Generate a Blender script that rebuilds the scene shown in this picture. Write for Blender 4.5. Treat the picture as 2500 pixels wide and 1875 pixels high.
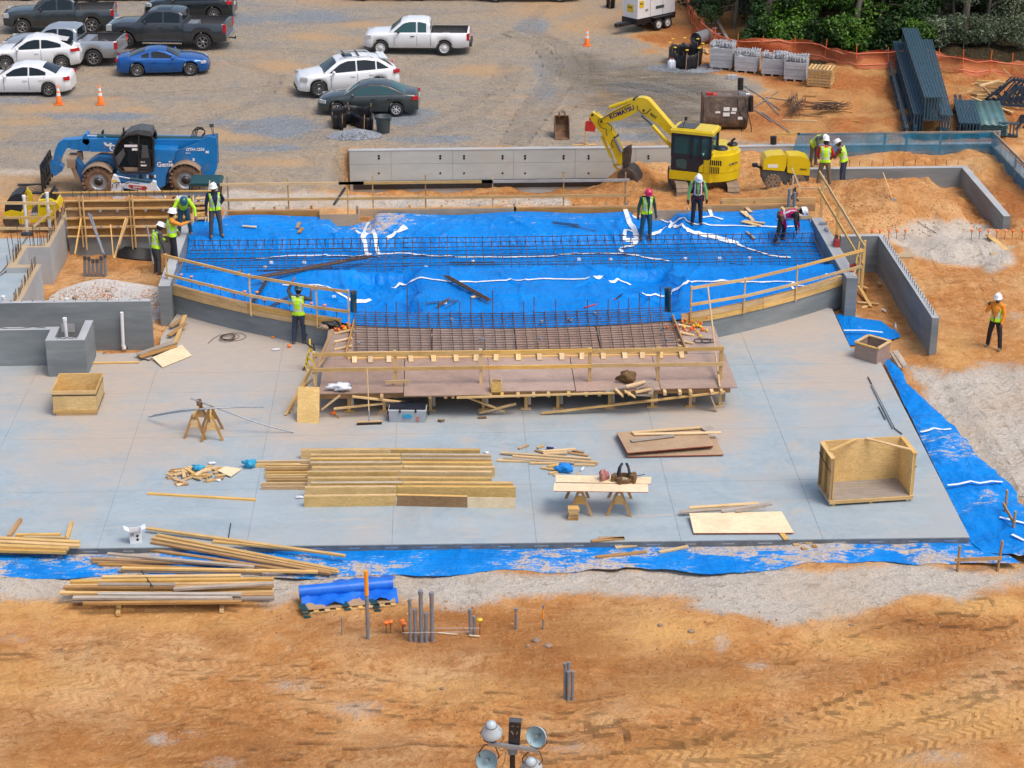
import bpy,bmesh,math,random
import numpy as np
from mathutils import Vector as V,Matrix as MX
for _o in list(bpy.data.objects):bpy.data.objects.remove(_o)
random.seed(11); RNG=np.random.default_rng(11)
SC=bpy.context.scene; COL=SC.collection
R=math.radians
# ---------------- camera
CAM_H,PITCH,FPX,YAW,CAM_X=22.9,R(23),4800.0,R(2.2),-2.5
_cd=bpy.data.cameras.new('camera'); CAM=bpy.data.objects.new('camera',_cd); COL.objects.link(CAM)
_cd.sensor_width=36; _cd.lens=36*FPX/2500; _cd.clip_start=.5; _cd.clip_end=6000
CAM.location=(CAM_X,0,CAM_H); CAM.rotation_euler=(R(90)-PITCH,0,-YAW); SC.camera=CAM
# ---------------- sky and sun
SUN_AZ,SUN_EL=R(128),R(62)
w=bpy.data.worlds.new('World'); SC.world=w; w.use_nodes=True
_nt=w.node_tree; _nt.nodes.clear()
_sky=_nt.nodes.new('ShaderNodeTexSky'); _sky.sky_type='NISHITA'; _sky.sun_disc=False
_sky.sun_elevation=SUN_EL; _sky.sun_rotation=SUN_AZ; _sky.air_density=1.0; _sky.dust_density=4.0; _sky.ozone_density=.4
_bg=_nt.nodes.new('ShaderNodeBackground'); _bg.inputs[1].default_value=.15
_wo=_nt.nodes.new('ShaderNodeOutputWorld')
_nt.links.new(_sky.outputs[0],_bg.inputs[0]); _nt.links.new(_bg.outputs[0],_wo.inputs[0])
_sl=bpy.data.lights.new('sun','SUN'); _sl.energy=1.25; _sl.angle=R(26); _sl.color=(1,.96,.9)
SUN=bpy.data.objects.new('sun',_sl); COL.objects.link(SUN); SUN.location=(30,40,60)
SUN.rotation_euler=V((math.sin(SUN_AZ)*math.cos(SUN_EL),math.cos(SUN_AZ)*math.cos(SUN_EL),math.sin(SUN_EL))).to_track_quat('Z','Y').to_euler()
SC.view_settings.view_transform='Standard'; SC.view_settings.look='None'
SC.view_settings.exposure=.36; SC.view_settings.gamma=1; SC.view_settings.use_curve_mapping=False
SC.cycles.use_denoising=True
SC.cycles.max_bounces=6; SC.cycles.transparent_max_bounces=24
# ---------------- survey helpers: photo pixel (2500 x 1875) -> place
_cp,_sp,_cy,_sy=math.cos(PITCH),math.sin(PITCH),math.cos(YAW),math.sin(YAW)
def ray(u,v):
 a,b=u-1250.0,937.5-v; y=FPX*_cp+b*_sp
 return V((a*_cy+y*_sy,-a*_sy+y*_cy,-FPX*_sp+b*_cp))
def P(u,v,z=0.0):
 d=ray(u,v); t=(z-CAM_H)/d.z
 return V((CAM_X+d.x*t,d.y*t,z))
def A(u,v,y):
 d=ray(u,v); t=y/d.y
 return V((CAM_X+d.x*t,y,CAM_H+d.z*t))
 # ---------------- mesh helpers
class MB:
 def __init__(s):s.v=[]; s.f=[]; s.m=[]; s.mi=0; s.sm=[]; s.smooth=False
 def add(s,vs,fs):
  n=len(s.v); s.v+=[tuple(p) for p in vs]
  for f in fs:s.f.append(tuple(i+n for i in f)); s.m.append(s.mi); s.sm.append(s.smooth)
  return s
 def box(s,c,d,rot=None,taper=1.0):
  c=V(c); x,y,z=d[0]/2,d[1]/2,d[2]/2
  ps=[V((i*x*(taper if k>0 else 1),j*y*(taper if k>0 else 1),k*z)) for k in (-1,1) for j in (-1,1) for i in (-1,1)]
  if rot is not None:ps=[rot@p for p in ps]
  return s.add([c+p for p in ps],[(0,2,3,1),(4,5,7,6),(0,1,5,4),(2,6,7,3),(0,4,6,2),(1,3,7,5)])
 def bar(s,p,q,wd,ht,up=(0,0,1)):
  p,q=V(p),V(q); m=frame(p,q,up).to_3x3()
  return s.box((p+q)/2,((q-p).length,wd,ht),m)
 def cyl(s,p,q,r,r2=None,n=12,cap=True):
  p,q=V(p),V(q); r2=r if r2 is None else r2
  m=frame(p,q).to_3x3(); a,b=m.col[1],m.col[2]
  vs=[]
  for c,rr in ((p,r),(q,r2)):
   for i in range(n):
    t=2*math.pi*i/n; vs.append(c+a*math.cos(t)*rr+b*math.sin(t)*rr)
  k=s.smooth; s.smooth=True
  s.add(vs,[(i,(i+1)%n,n+(i+1)%n,n+i) for i in range(n)]); s.smooth=k
  if cap:s.add(vs,[tuple(range(n-1,-1,-1)),tuple(range(n,2*n))])
  return s
 def tube(s,pts,r,n=6):
  pts=[V(p) for p in pts]; vs=[]; a=None
  for i,p in enumerate(pts):
   t=(pts[min(i+1,len(pts)-1)]-pts[max(i-1,0)]).normalized()
   if a is None:a=t.orthogonal().normalized()
   else:a=(a-t*a.dot(t)).normalized()
   b=t.cross(a); rr=r[i] if hasattr(r,'__len__') else r
   for k in range(n):
    q=2*math.pi*k/n; vs.append(p+a*math.cos(q)*rr+b*math.sin(q)*rr)
  m=len(pts); k0=s.smooth; s.smooth=True
  s.add(vs,[(i*n+k,i*n+(k+1)%n,(i+1)*n+(k+1)%n,(i+1)*n+k) for i in range(m-1) for k in range(n)]); s.smooth=k0
  s.add(vs,[tuple(range(n-1,-1,-1)),tuple(range((m-1)*n,m*n))])
  return s
 def lathe(s,prof,n=24,mt=None,arc=None):
  mt=mt or MX.Identity(4); vs=[]; m=len(prof); full=arc is None
  nn=n if full else n+1
  for i in range(nn):
   t=2*math.pi*i/n if full else arc[0]+(arc[1]-arc[0])*i/n
   for r_,z_ in prof:vs.append(mt@V((r_*math.cos(t),r_*math.sin(t),z_)))
  k0=s.smooth; s.smooth=True
  s.add(vs,[(i*m+j,((i+1)%nn)*m+j,((i+1)%nn)*m+j+1,i*m+j+1) for i in range(n) for j in range(m-1)]); s.smooth=k0
  return s
 def prism(s,poly,o,ax,ay,dep):
  o,ax,ay,dep=V(o),V(ax),V(ay),V(dep); n=len(poly)
  vs=[o+ax*a+ay*b for a,b in poly]; vs+=[p+dep for p in vs]
  s.add(vs,[tuple(range(n-1,-1,-1)),tuple(range(n,2*n))])
  return s.add(vs,[(i,(i+1)%n,n+(i+1)%n,n+i) for i in range(n)])
 def grid(s,nu,nv,fn,close_u=False):
  vs=[fn(i,j) for i in range(nu) for j in range(nv)]
  k0=s.smooth; s.smooth=True; q=nu if close_u else nu-1
  s.add(vs,[(i*nv+j,((i+1)%nu)*nv+j,((i+1)%nu)*nv+j+1,i*nv+j+1) for i in range(q) for j in range(nv-1)]); s.smooth=k0
  return s
 def mesh(s,name,mats):
  me=bpy.data.meshes.new(name); me.from_pydata(s.v,[],s.f)
  for x in (mats if isinstance(mats,(list,tuple)) else[mats]):me.materials.append(MT(x))
  me.polygons.foreach_set('material_index',s.m); me.polygons.foreach_set('use_smooth',s.sm)
  me.validate(); me.update(); return me
 def fix(s):
  bm=bmesh.new(); vs=[bm.verts.new(p) for p in s.v]; bm.verts.index_update()
  return bm
 def build(s,name,mats,parent=None,local=False,**kw):
  if parent is not None and not local:
   iv=WM[parent].inverted(); s.v=[tuple(iv@V(p)) for p in s.v]
  elif parent is None and not local:
   vs=np.array(s.v); c=V(((vs[:,0].min()+vs[:,0].max())/2,(vs[:,1].min()+vs[:,1].max())/2,vs[:,2].min()))
   s.v=[tuple(V(p)-c) for p in s.v]
   return mk(name,s.mesh(name,mats),None,MX.Translation(c),**kw)
  return mk(name,s.mesh(name,mats),parent,MX.Identity(4),local=True,**kw)
def frame(p,q,up=(0,0,1)):
 x=(V(q)-V(p)).normalized(); u=V(up)
 if abs(x.dot(u))>.999:u=V((0,1,0)) if abs(x.y)<.9 else V((1,0,0))
 y=u.cross(x).normalized(); z=x.cross(y)
 m=MX.Identity(4)
 for i in range(3):m[i][0],m[i][1],m[i][2],m[i][3]=x[i],y[i],z[i],(V(p)[i]+V(q)[i])/2
 return m
WM={}; CH={}
def mk(name,data,parent=None,wm=None,local=False,label=None,cat=None,group=None,kind=None):
 o=bpy.data.objects.new(name,data); COL.objects.link(o); wm=wm or MX.Identity(4)
 if parent is not None:
  o.parent=parent; CH.setdefault(parent,[]).append(o)
  if local:o.matrix_basis=wm; wm=WM[parent]@wm
  else:o.matrix_basis=WM[parent].inverted()@wm
 else:o.matrix_basis=wm
 WM[o]=wm
 if label:o['label']=label
 if cat:o['category']=cat
 if group:o['group']=group
 if kind:o['kind']=kind
 return o
def thing(name,label,cat,loc=(0,0,0),rz=0,group=None,rot=None):
 m=MX.Translation(V(loc))@(rot if rot is not None else MX.Rotation(rz,4,'Z'))
 return mk(name,None,None,m,label=label,cat=cat,group=group)
def dup(root,loc,rz=0,label=None,group=None,rot=None,cat=None):
 m=MX.Translation(V(loc))@(rot if rot is not None else MX.Rotation(rz,4,'Z'))
 r=root.copy(); COL.objects.link(r); r.matrix_basis=m; WM[r]=m
 if label:r['label']=label
 if group:r['group']=group
 if cat:r['category']=cat
 def rec(a,b):
  for ch in CH.get(a,[]):
   c=ch.copy(); COL.objects.link(c); c.parent=b; CH.setdefault(b,[]).append(c)
   WM[c]=WM[b]@c.matrix_basis; rec(ch,c)
 rec(root,r); return r
_bc={}
def board(p,q,wd,ht,name='board',mat='pine',parent=None,up=(0,0,1),**kw):
 p,q=V(p),V(q); L=round((q-p).length,2); key=(L,wd,ht,mat)
 if key not in _bc:
  b=MB(); b.box((0,0,0),(L,wd,ht)); _bc[key]=b.mesh(name,mat)
 return mk(name,_bc[key],parent,frame(p,q,up),**kw)
def stick(p,q,r,name,mat,parent=None,n=6,**kw):
 p,q=V(p),V(q); L=round((q-p).length,2); key=('c',L,r,mat,n)
 if key not in _bc:
  b=MB(); b.cyl((-L/2,0,0),(L/2,0,0),r,n=n); _bc[key]=b.mesh(name,mat)
 return mk(name,_bc[key],parent,frame(p,q),**kw)
def text(txt,size,mat,parent,o,ax,ay,name='lettering',ext=.004,bold=0.0,shear=0,**kw):
 c=bpy.data.curves.new('t','FONT'); c.body=txt; c.size=size; c.extrude=ext; c.offset=bold; c.shear=shear; c.resolution_u=2
 ob=bpy.data.objects.new('t',c); COL.objects.link(ob)
 me=bpy.data.meshes.new_from_object(ob.evaluated_get(bpy.context.evaluated_depsgraph_get()))
 bpy.data.objects.remove(ob); bpy.data.curves.remove(c)
 me.materials.clear(); me.materials.append(MT(mat)); me.name=name
 ax=V(ax).normalized(); ay=V(ay); ay=(ay-ax*ay.dot(ax)).normalized(); az=ax.cross(ay)
 m=MX.Identity(4); o=V(o)
 for i in range(3):m[i][0],m[i][1],m[i][2],m[i][3]=ax[i],ay[i],az[i],o[i]
 return mk(name,me,parent,m,**kw)
def sst(a,b,x):
 t=np.clip((x-a)/(b-a),0,1); return t*t*(3-2*t)
 # ---------------- materials
_mats={}
def MT(x):
 if not isinstance(x,str):return x
 return _mats[x]
def _new(name):
 m=bpy.data.materials.new(name); m.use_nodes=True; nt=m.node_tree
 _mats[name]=m; return m,nt,nt.nodes['Principled BSDF']
def N(nt,t,**kw):
 n=nt.nodes.new('ShaderNode'+t)
 for k,v_ in kw.items():
  if k in n.inputs.keys():n.inputs[k].default_value=v_
  else:setattr(n,k,v_)
 return n
def lk(nt,a,b):nt.links.new(a,b)
def mixc(nt,fac,a,b,mode='MIX'):
 n=nt.nodes.new('ShaderNodeMix'); n.data_type='RGBA'; n.blend_type=mode
 for i,x in ((0,fac),(6,a),(7,b)):
  if isinstance(x,(int,float)):n.inputs[i].default_value=x
  elif isinstance(x,tuple):n.inputs[i].default_value=(*x[:3],1)
  else:nt.links.new(x,n.inputs[i])
 return n.outputs[2]
def ramp(nt,src,a,b,c0=0.0,c1=1.0):
 n=nt.nodes.new('ShaderNodeMapRange'); n.inputs[1].default_value=a; n.inputs[2].default_value=b
 n.inputs[3].default_value=c0; n.inputs[4].default_value=c1; nt.links.new(src,n.inputs[0]); return n.outputs[0]
def math2(nt,op,a,b):
 n=nt.nodes.new('ShaderNodeMath'); n.operation=op
 for i,x in ((0,a),(1,b)):
  if isinstance(x,(int,float)):n.inputs[i].default_value=x
  else:nt.links.new(x,n.inputs[i])
 return n.outputs[0]
def coords(nt,kind='Object',sc=(1,1,1)):
 if kind=='World':src=N(nt,'NewGeometry').outputs['Position']
 else:src=N(nt,'TexCoord').outputs[kind]
 mp=N(nt,'Mapping'); mp.inputs['Scale'].default_value=sc; lk(nt,src,mp.inputs[0]); return mp.outputs[0]
def noise(nt,co,scale,detail=4,rough=.55,dist=0):
 n=N(nt,'TexNoise',Scale=scale,Detail=detail,Roughness=rough,Distortion=dist); lk(nt,co,n.inputs['Vector']); return n.outputs[0]
def bump(nt,h,bs,strength=.3,dist=.02):
 b=N(nt,'Bump',Strength=strength,Distance=dist); lk(nt,h,b.inputs['Height']); lk(nt,b.outputs[0],bs.inputs['Normal'])
def simple(name,c1,c2=None,scale=6,rough=.6,metal=0,bmp=0,bscale=60,stretch=(1,1,1),rnd=0,kind='Object',coat=0,dirt=None,dirtamt=.5,spec=.5):
 m,nt,bs=_new(name)
 bs.inputs['Roughness'].default_value=rough; bs.inputs['Metallic'].default_value=metal
 bs.inputs['Specular IOR Level'].default_value=spec
 if coat:bs.inputs['Coat Weight'].default_value=coat; bs.inputs['Coat Roughness'].default_value=.05
 if c2 is None and not dirt and not rnd and not bmp:
  bs.inputs['Base Color'].default_value=(*c1,1); return m
 co=coords(nt,kind,stretch); oi=N(nt,'ObjectInfo')
 add=nt.nodes.new('ShaderNodeVectorMath'); add.operation='ADD'; lk(nt,co,add.inputs[0])
 cx=N(nt,'CombineXYZ'); lk(nt,ramp(nt,oi.outputs['Random'],0,1,0,37),cx.inputs[0]); lk(nt,cx.outputs[0],add.inputs[1]); co=add.outputs[0]
 n1=noise(nt,co,scale,5,.6)
 c=mixc(nt,ramp(nt,n1,.35,.65),c1,c2 or c1)
 if rnd:
  hv=nt.nodes.new('ShaderNodeHueSaturation'); lk(nt,c,hv.inputs['Color'])
  lk(nt,ramp(nt,oi.outputs['Random'],0,1,1-rnd,1+rnd),hv.inputs['Value'])
  rr=math2(nt,'FRACT',math2(nt,'MULTIPLY',oi.outputs['Random'],7.31),0)
  lk(nt,ramp(nt,rr,0,1,1-rnd*.7,1+rnd*.5),hv.inputs['Saturation']); c=hv.outputs[0]
 if dirt:
  n2=noise(nt,co,scale*.6+1.3,6,.65)
  c=mixc(nt,ramp(nt,n2,.62-dirtamt*.3,.78-dirtamt*.2),c,dirt)
 lk(nt,c,bs.inputs['Base Color'])
 if bmp:bump(nt,noise(nt,co,bscale,4),bs,.5,bmp)
 return m
def wood(name,c1,c2,ply=False,rough=.75,rnd=.16,knots=True):
 m,nt,bs=_new(name); bs.inputs['Roughness'].default_value=rough; bs.inputs['Specular IOR Level'].default_value=.25
 tc=N(nt,'TexCoord'); oi=N(nt,'ObjectInfo')
 add=nt.nodes.new('ShaderNodeVectorMath'); add.operation='ADD'; lk(nt,tc.outputs['Object'],add.inputs[0])
 cx=N(nt,'CombineXYZ'); lk(nt,ramp(nt,oi.outputs['Random'],0,1,0,53),cx.inputs[0]); lk(nt,ramp(nt,oi.outputs['Random'],0,1,7,0),cx.inputs[1])
 lk(nt,cx.outputs[0],add.inputs[1])
 mp=N(nt,'Mapping'); mp.inputs['Scale'].default_value=(.8,5,5) if ply else (.55,11,11); lk(nt,add.outputs[0],mp.inputs[0])
 n1=noise(nt,mp.outputs[0],1.6 if ply else 1.4,3,.55,2.2 if ply else.6)
 band=math2(nt,'SINE',math2(nt,'MULTIPLY',n1,34.0 if ply else 26.0),0)
 f=ramp(nt,band,-1,1,0,1)
 n3=noise(nt,add.outputs[0],1.3,4,.6)
 c=mixc(nt,math2(nt,'MULTIPLY',f,.75 if ply else.6),c1,c2)
 c=mixc(nt,ramp(nt,n3,.45,.75,0,.45),c,tuple(x*.62 for x in c2))
 hv=nt.nodes.new('ShaderNodeHueSaturation'); lk(nt,c,hv.inputs['Color'])
 lk(nt,ramp(nt,oi.outputs['Random'],0,1,1-rnd,1+rnd),hv.inputs['Value'])
 rr=math2(nt,'FRACT',math2(nt,'MULTIPLY',oi.outputs['Random'],9.7),0)
 lk(nt,ramp(nt,rr,0,1,1-rnd*1.3,1+rnd*.4),hv.inputs['Saturation'])
 lk(nt,hv.outputs[0],bs.inputs['Base Color'])
 bump(nt,n1,bs,.25,.004); return m
wood('pine',(.68,.44,.165),(.50,.285,.08))
wood('pine_pale',(.74,.53,.28),(.58,.36,.14))
wood('pine_grey',(.44,.37,.30),(.29,.23,.175),rnd=.22)
wood('pine_dark',(.48,.27,.10),(.32,.165,.055))
wood('ply',(.70,.48,.18),(.52,.32,.09),ply=True)
wood('ply_pale',(.82,.68,.46),(.70,.52,.29),ply=True,rnd=.06)
wood('ply_old',(.38,.21,.075),(.25,.13,.04),ply=True)
wood('ply_red',(.40,.285,.225),(.30,.20,.155),ply=True,rough=.55)
wood('ply_tan',(.50,.34,.20),(.40,.26,.15),ply=True)
simple('edge_red',(.40,.09,.05),(.30,.07,.04),rough=.7)
simple('steel_dark',(.03,.03,.032),(.05,.048,.045),rough=.5,metal=.3)
simple('black',(.012,.012,.014),(.02,.02,.022),rough=.45)
simple('rubber',(.018,.017,.017),(.03,.028,.027),rough=.8)
simple('rubber_mud',(.022,.018,.015),(.055,.038,.026),scale=5,rough=.9,dirt=(.22,.13,.075),dirtamt=1.0,bmp=.01)
simple('chrome',(.7,.71,.73),rough=.15,metal=1.0)
simple('alloy',(.42,.43,.45),(.3,.3,.31),rough=.3,metal=.85)
simple('white_wheel',(.7,.7,.7),(.55,.55,.55),rough=.4)
simple('white',(.78,.78,.78),(.72,.72,.72),rough=.5)
simple('pvc_white',(.8,.8,.8),(.74,.74,.73),rough=.4)
simple('pvc_grey',(.22,.24,.27),(.17,.19,.22),rough=.5,dirt=(.34,.2,.1),dirtamt=.25)
simple('rebar',(.075,.05,.04),(.13,.075,.05),scale=9,rough=.85)
simple('rebar_dark',(.03,.035,.045),(.06,.05,.05),scale=9,rough=.7)
simple('orange',(.85,.16,.02),(.9,.22,.03),rough=.5)
simple('pinkcap',(.85,.25,.13),(.9,.3,.2),rough=.5)
simple('yellow_tag',(.8,.55,.03),rough=.5)
simple('tape',(.82,.84,.86),(.7,.74,.8),rough=.5)
simple('brown_cloth',(.2,.11,.045),(.12,.07,.03),rough=.9)
simple('red_paint',(.5,.03,.025),(.4,.03,.03),rough=.45)
simple('galv',(.42,.45,.48),(.33,.36,.39),rough=.4,metal=.6)
simple('rust',(.13,.075,.05),(.22,.12,.065),scale=4,rough=.85,dirt=(.4,.2,.06),dirtamt=.3)
simple('glass_dark',(.008,.013,.016),rough=.05,spec=.5)
simple('glass_teal',(.03,.085,.09),rough=.06,spec=.5)
simple('lamp_red',(.45,.012,.02),rough=.15)
simple('lamp_clear',(.55,.55,.52),(.4,.4,.4),scale=30,rough=.1)
# ================ GROUND
def vnoise(x,y,s,seed):
 rs=np.random.default_rng(seed); T=rs.random((256,256))
 X,Y=x/s,y/s; xi,yi=np.floor(X).astype(int),np.floor(Y).astype(int); fx,fy=X-xi,Y-yi
 fx=fx*fx*(3-2*fx); fy=fy*fy*(3-2*fy)
 a=T[xi%256,yi%256]; b=T[(xi+1)%256,yi%256]; c=T[xi%256,(yi+1)%256]; d=T[(xi+1)%256,(yi+1)%256]
 return (a*(1-fx)+b*fx)*(1-fy)+(c*(1-fx)+d*fx)*fy-.5
def fbm(x,y,s,seed,o=4):return sum(vnoise(x,y,s/2**i,seed+i)*.5**i for i in range(o))
def gau(x,y,cx,cy,sx,sy,a=1.0):return a*np.exp(-((x-cx)/sx)**2-((y-cy)/sy)**2)
ZY=.5
def hz(x,y):
 x=np.asarray(x,float); y=np.asarray(y,float)
 z=-.2+0*x
 yard=ZY+.004*np.clip(y-78,0,400)
 zl=.3+(ZY-.3)*sst(68,76,y)
 pit=np.where(x<-15.95,sst(65.9,65.4,y),sst(67.6,66.8,y))
 zl=zl*(1-pit)+(-.28)*pit
 tr=-1.22+1.62*sst(76.6,70.6,y)+gau(x,y,5.0,74.6,1.2,1.5,.95)+sst(3.4,6.4,x)*.95*sst(72,76,y)
 zc=np.where(y>77.15,yard,tr)
 wl=sst(-7.0,-6.1,x)
 back=zl*(1-wl)+zc*wl
 back=np.where((y>77.3),yard,back)
 zr=-.2+.4*sst(57,69,y)
 zr=zr+gau(x,y,14.2,69.6,2.4,1.8,1.0)+gau(x,y,10.9,70.6,2.3,1.4,.45)+gau(x,y,15.2,65.2,1.6,1.2,.38)
 pitr=sst(10.9,11.2,x)*sst(12.8,12.6,x)*sst(64.3,64.0,y)
 zr=zr*(1-pitr)+(-.32)*pitr
 ditch=sst(16.6,17.2,x)*sst(18.5,18.2,x)*sst(66.8,68,y)*sst(74.2,73.9,y); zr=zr-.5*ditch
 out=np.clip(sst(77.05,77.25,y)+sst(20.2,20.45,x),0,1)*sst(67.5,72,y)
 zr=zr*(1-out)+yard*out
 rr=sst(8.2,10.4,x)
 back=back*(1-rr)+zr*rr
 f=sst(60,67.8,y); f=np.where(x>10.6,1,f); f=np.where(x<-11,sst(56.5,58,y),f)
 z=z*(1-f)+back*f
 z=z+gau(x,y,-2.6,40.4,4.5,1.4,.10)+gau(x,y,-12,35,4,2.5,.10)-gau(x,y,7,36,6,1.2,.06)
 z=z+gau(x,y,-14.0,62.4,1.3,1.1,.55)+gau(x,y,-12.4,61.6,.8,1.1,.5)+gau(x,y,-12.8,60.2,1.0,.7,.12)
 z=z+sst(92,103,y)*sst(10,17,x)*.5
 return z
FXL,FXR,FY0,FY1,FD=-30.0,33.0,32.5,117.0,.16
gx=np.concatenate([[-3500,-1500,-600,-250,-120,-70,-50,-40,-33],np.arange(FXL,FXR+.01,FD),[35,40,50,70,120,250,600,1500,3500]])
gy=np.concatenate([[-1500,-500,-150,-40,0,15,25,30],np.arange(FY0,FY1+.01,FD),[119,123,130,142,160,200,280,500,1200,4000]])
GX,GY=np.meshgrid(gx,gy,indexing='ij'); GZ=hz(GX,GY)
rough=fbm(GX,GY,1.6,3,5)
rough_w=np.where(GY>78,.05,.16); rough_w=np.where((GX>10.2)&(GY>63.5)&(GY<76.8),.36,rough_w)
rough_w=np.where((GX>-6.0)&(GX<11)&(GY>69)&(GY<77),.34,rough_w)
rough_w=np.where((GX>14)&(GY>78),.4,rough_w)
GZ=GZ+rough*rough_w*(np.abs(GX)<31)*(GY>32)*(GY<116.5)
GZ+=fbm(GX,GY,.5,17,3)*np.where(rough_w>.2,.16,.035)*(np.abs(GX)<31)*(GY>32)*(GY<116.5)
_rx=(GX-CAM_X)*_cy-GY*_sy; _ry=(GX-CAM_X)*_sy+GY*_cy
_dy=_ry*_cp-(GZ-CAM_H)*_sp; _dz=_ry*_sp+(GZ-CAM_H)*_cp; _dy=np.maximum(_dy,.1)
GU=1250+_rx/_dy*FPX; GVv=937.5-_dz/_dy*FPX
def sdist(poly):
 x,y=GU,GVv; ins=np.zeros(x.shape,bool); d=np.full(x.shape,1e9); n=len(poly)
 for i in range(n):
  (x0,y0),(x1,y1)=poly[i],poly[(i+1)%n]
  c=((y0>y)!=(y1>y)); xin=(x1-x0)*(y-y0)/((y1-y0) if y1!=y0 else 1e-9)+x0; ins^=c&(x<xin)
  ex,ey=x1-x0,y1-y0; t=np.clip(((x-x0)*ex+(y-y0)*ey)/(ex*ex+ey*ey+1e-9),0,1)
  d=np.minimum(d,np.hypot(x-x0-t*ex,(y-y0-t*ey)))
 return np.where(ins,d,-d)
wob=fbm(GX,GY,2.2,40,4)
def zone(poly,soft=14,wobble=30):return np.clip(.5+(sdist(poly)+wob*wobble)/(2*soft),0,1)
def blob(u,v_,ru,rv,wobble=.7):return np.clip(1.35-np.hypot((GU-u)/ru,(GVv-v_)/rv)*1.0+wob*wobble,0,1)
AT={k:np.zeros(GX.shape) for k in ('pale','yard','clay','dark','gold','track','tu','tv','wood','blue')}
AT['yard']=np.where(GY>77.3,1.0,0)*1.0
AT['yard']=np.maximum(AT['yard'],sst(-5.6,-7,GX)*sst(70,74,GY))
cz=zone([(1500,-40),(1560,60),(1500,95),(1590,140),(1720,150),(1790,190),(1850,205),(1800,260),(1700,310),(1660,340),(1750,345),(1900,350),(2600,360),(2600,-60)],22,60)
AT['yard']*=(1-cz); AT['clay']=cz.copy()
for u_,v_,a_,b_ in ((1465,60,150,34),(1330,20,120,40),(1485,225,40,15),(1560,250,60,14),(1180,170,120,20),(700,160,90,18),(560,330,110,20),(150,265,130,14),(700,398,120,14),(980,118,60,12),(880,60,70,10),(330,270,40,8),(60,300,90,9),(250,240,60,7),(760,90,80,12),(1560,350,130,18),(1500,365,60,16)):
 AT['clay']=np.maximum(AT['clay'],blob(u_,v_,a_,b_)*.7)
AT['clay']=np.maximum(AT['clay'],zone([(2195,600),(2560,610),(2560,870),(2420,860),(2240,900),(2230,700)],30,60)*.45)
AT['clay']=np.maximum(AT['clay'],zone([(2410,380),(2600,380),(2600,560),(2450,540)],14,30)*.9)
AT['clay']=np.maximum(AT['clay'],sst(-6.2,-5,GX)*(GY>69)*(GY<77.2)*.35)
AT['clay']=np.maximum(AT['clay'],blob(160,455,260,40)*.8); AT['clay']=np.maximum(AT['clay'],blob(200,760,130,50)*.7)
AT['dark']=np.maximum(AT['dark'],zone([(1340,160),(1700,150),(1830,260),(1700,300),(1560,300),(1400,230)],30,70)*.85)
for u_,v_,a_,b_,s_ in ((1060,1545,340,62,.75),(1400,1590,210,120,.7),(1690,1640,260,70,.55),(280,1800,420,70,.5),(520,1850,300,60,.8),(1000,1850,420,40,.5),(2230,1530,200,36,.8),(2060,1640,240,40,.5),(560,1560,60,30,.5),(500,1525,30,20,.4),(2350,1600,220,46,.5),(1680,1800,420,26,.5),(2300,800,140,90,.2),(2400,900,120,30,.3),(2110,720,40,60,.9),(1760,480,150,30,.5),(1300,470,300,16,.55),(2180,480,170,40,.25),(2250,300,60,40,.7),(2480,470,80,60,.5)):
 AT['dark']=np.maximum(AT['dark'],blob(u_,v_,a_,b_)*s_)
for u_,v_,a_,b_,s_ in ((1600,1540,200,60,.9),(1740,1680,160,34,.9),(2080,1570,160,50,.9),(2400,1480,180,26,.9),(200,1490,260,40,.6),(430,1510,240,40,.6),(900,1480,150,20,.5),(100,1650,260,60,.5),(2320,1750,360,60,.8),(1900,1830,400,50,.6),(1150,1690,200,30,.5),(2330,850,60,70,.8),(2100,170,90,30,.6),(2130,285,70,40,.7),(1420,30,60,22,.9)):
 AT['gold']=np.maximum(AT['gold'],blob(u_,v_,a_,b_)*s_)
pl=zone([(-80,1400),(600,1400),(900,1395),(2600,1380),(2600,1432),(2490,1438),(2340,1455),(2230,1442),(2150,1490),(2060,1520),(1990,1535),(1900,1545),(1850,1520),(1780,1500),(1660,1482),(1720,1460),(1560,1452),(1420,1452),(1330,1466),(1150,1462),(960,1468),(860,1440),(660,1470),(600,1440),(130,1448),(-80,1452)],17,46)
for pz,s_,wb in (([(2180,880),(2300,905),(2420,890),(2600,900),(2600,1300),(2470,1230),(2380,1120),(2300,1010)],24,60),([(2120,548),(2230,535),(2330,545),(2400,560),(2470,640),(2420,665),(2320,668),(2230,640),(2180,610)],12,40),
([(560,470),(760,468),(870,478),(1100,482),(1380,480),(1400,505),(500,510)],6,16),([(2035,757),(2100,770),(2110,800),(2050,790)],8,12)):
 pl=np.maximum(pl,zone(pz,s_,wb))
for u_,v_,a_,b_,s_ in ((690,1675,90,26,.55),(870,1725,70,30,.5),(390,1800,50,22,.75),(470,1790,40,14,.4),(1760,1565,26,34,.5),(1420,1825,110,22,.4),(2300,1850,90,25,.4),(540,1860,60,20,.35),(40,1560,60,14,.35),(1800,640,1,1,0),(90,420,120,10,.8),(1690,1570,30,10,.5),(1850,1625,50,18,.5),(2480,770,40,14,.5)):
 pl=np.maximum(pl,blob(u_,v_,a_,b_)*s_)
AT['pale']=pl
for u_,v_,a_,b_,s_ in ((665,312,130,24,.9),(640,362,150,10,.7),(560,300,90,16,.6),(230,285,160,14,.7),(1570,215,150,18,.8),(1690,170,60,20,.8),(1330,200,50,70,.6),(1500,335,150,14,.7),(1560,305,120,10,.7),(700,45,200,22,.7),(960,280,110,26,.8),(1080,340,150,14,.6),(1300,60,60,30,.6),(420,345,130,8,.6),(60,245,90,12,.6),(1640,120,90,14,.5),(580,210,60,16,.4)):AT['blue']=np.maximum(AT['blue'],blob(u_,v_,a_,b_)*s_)
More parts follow.
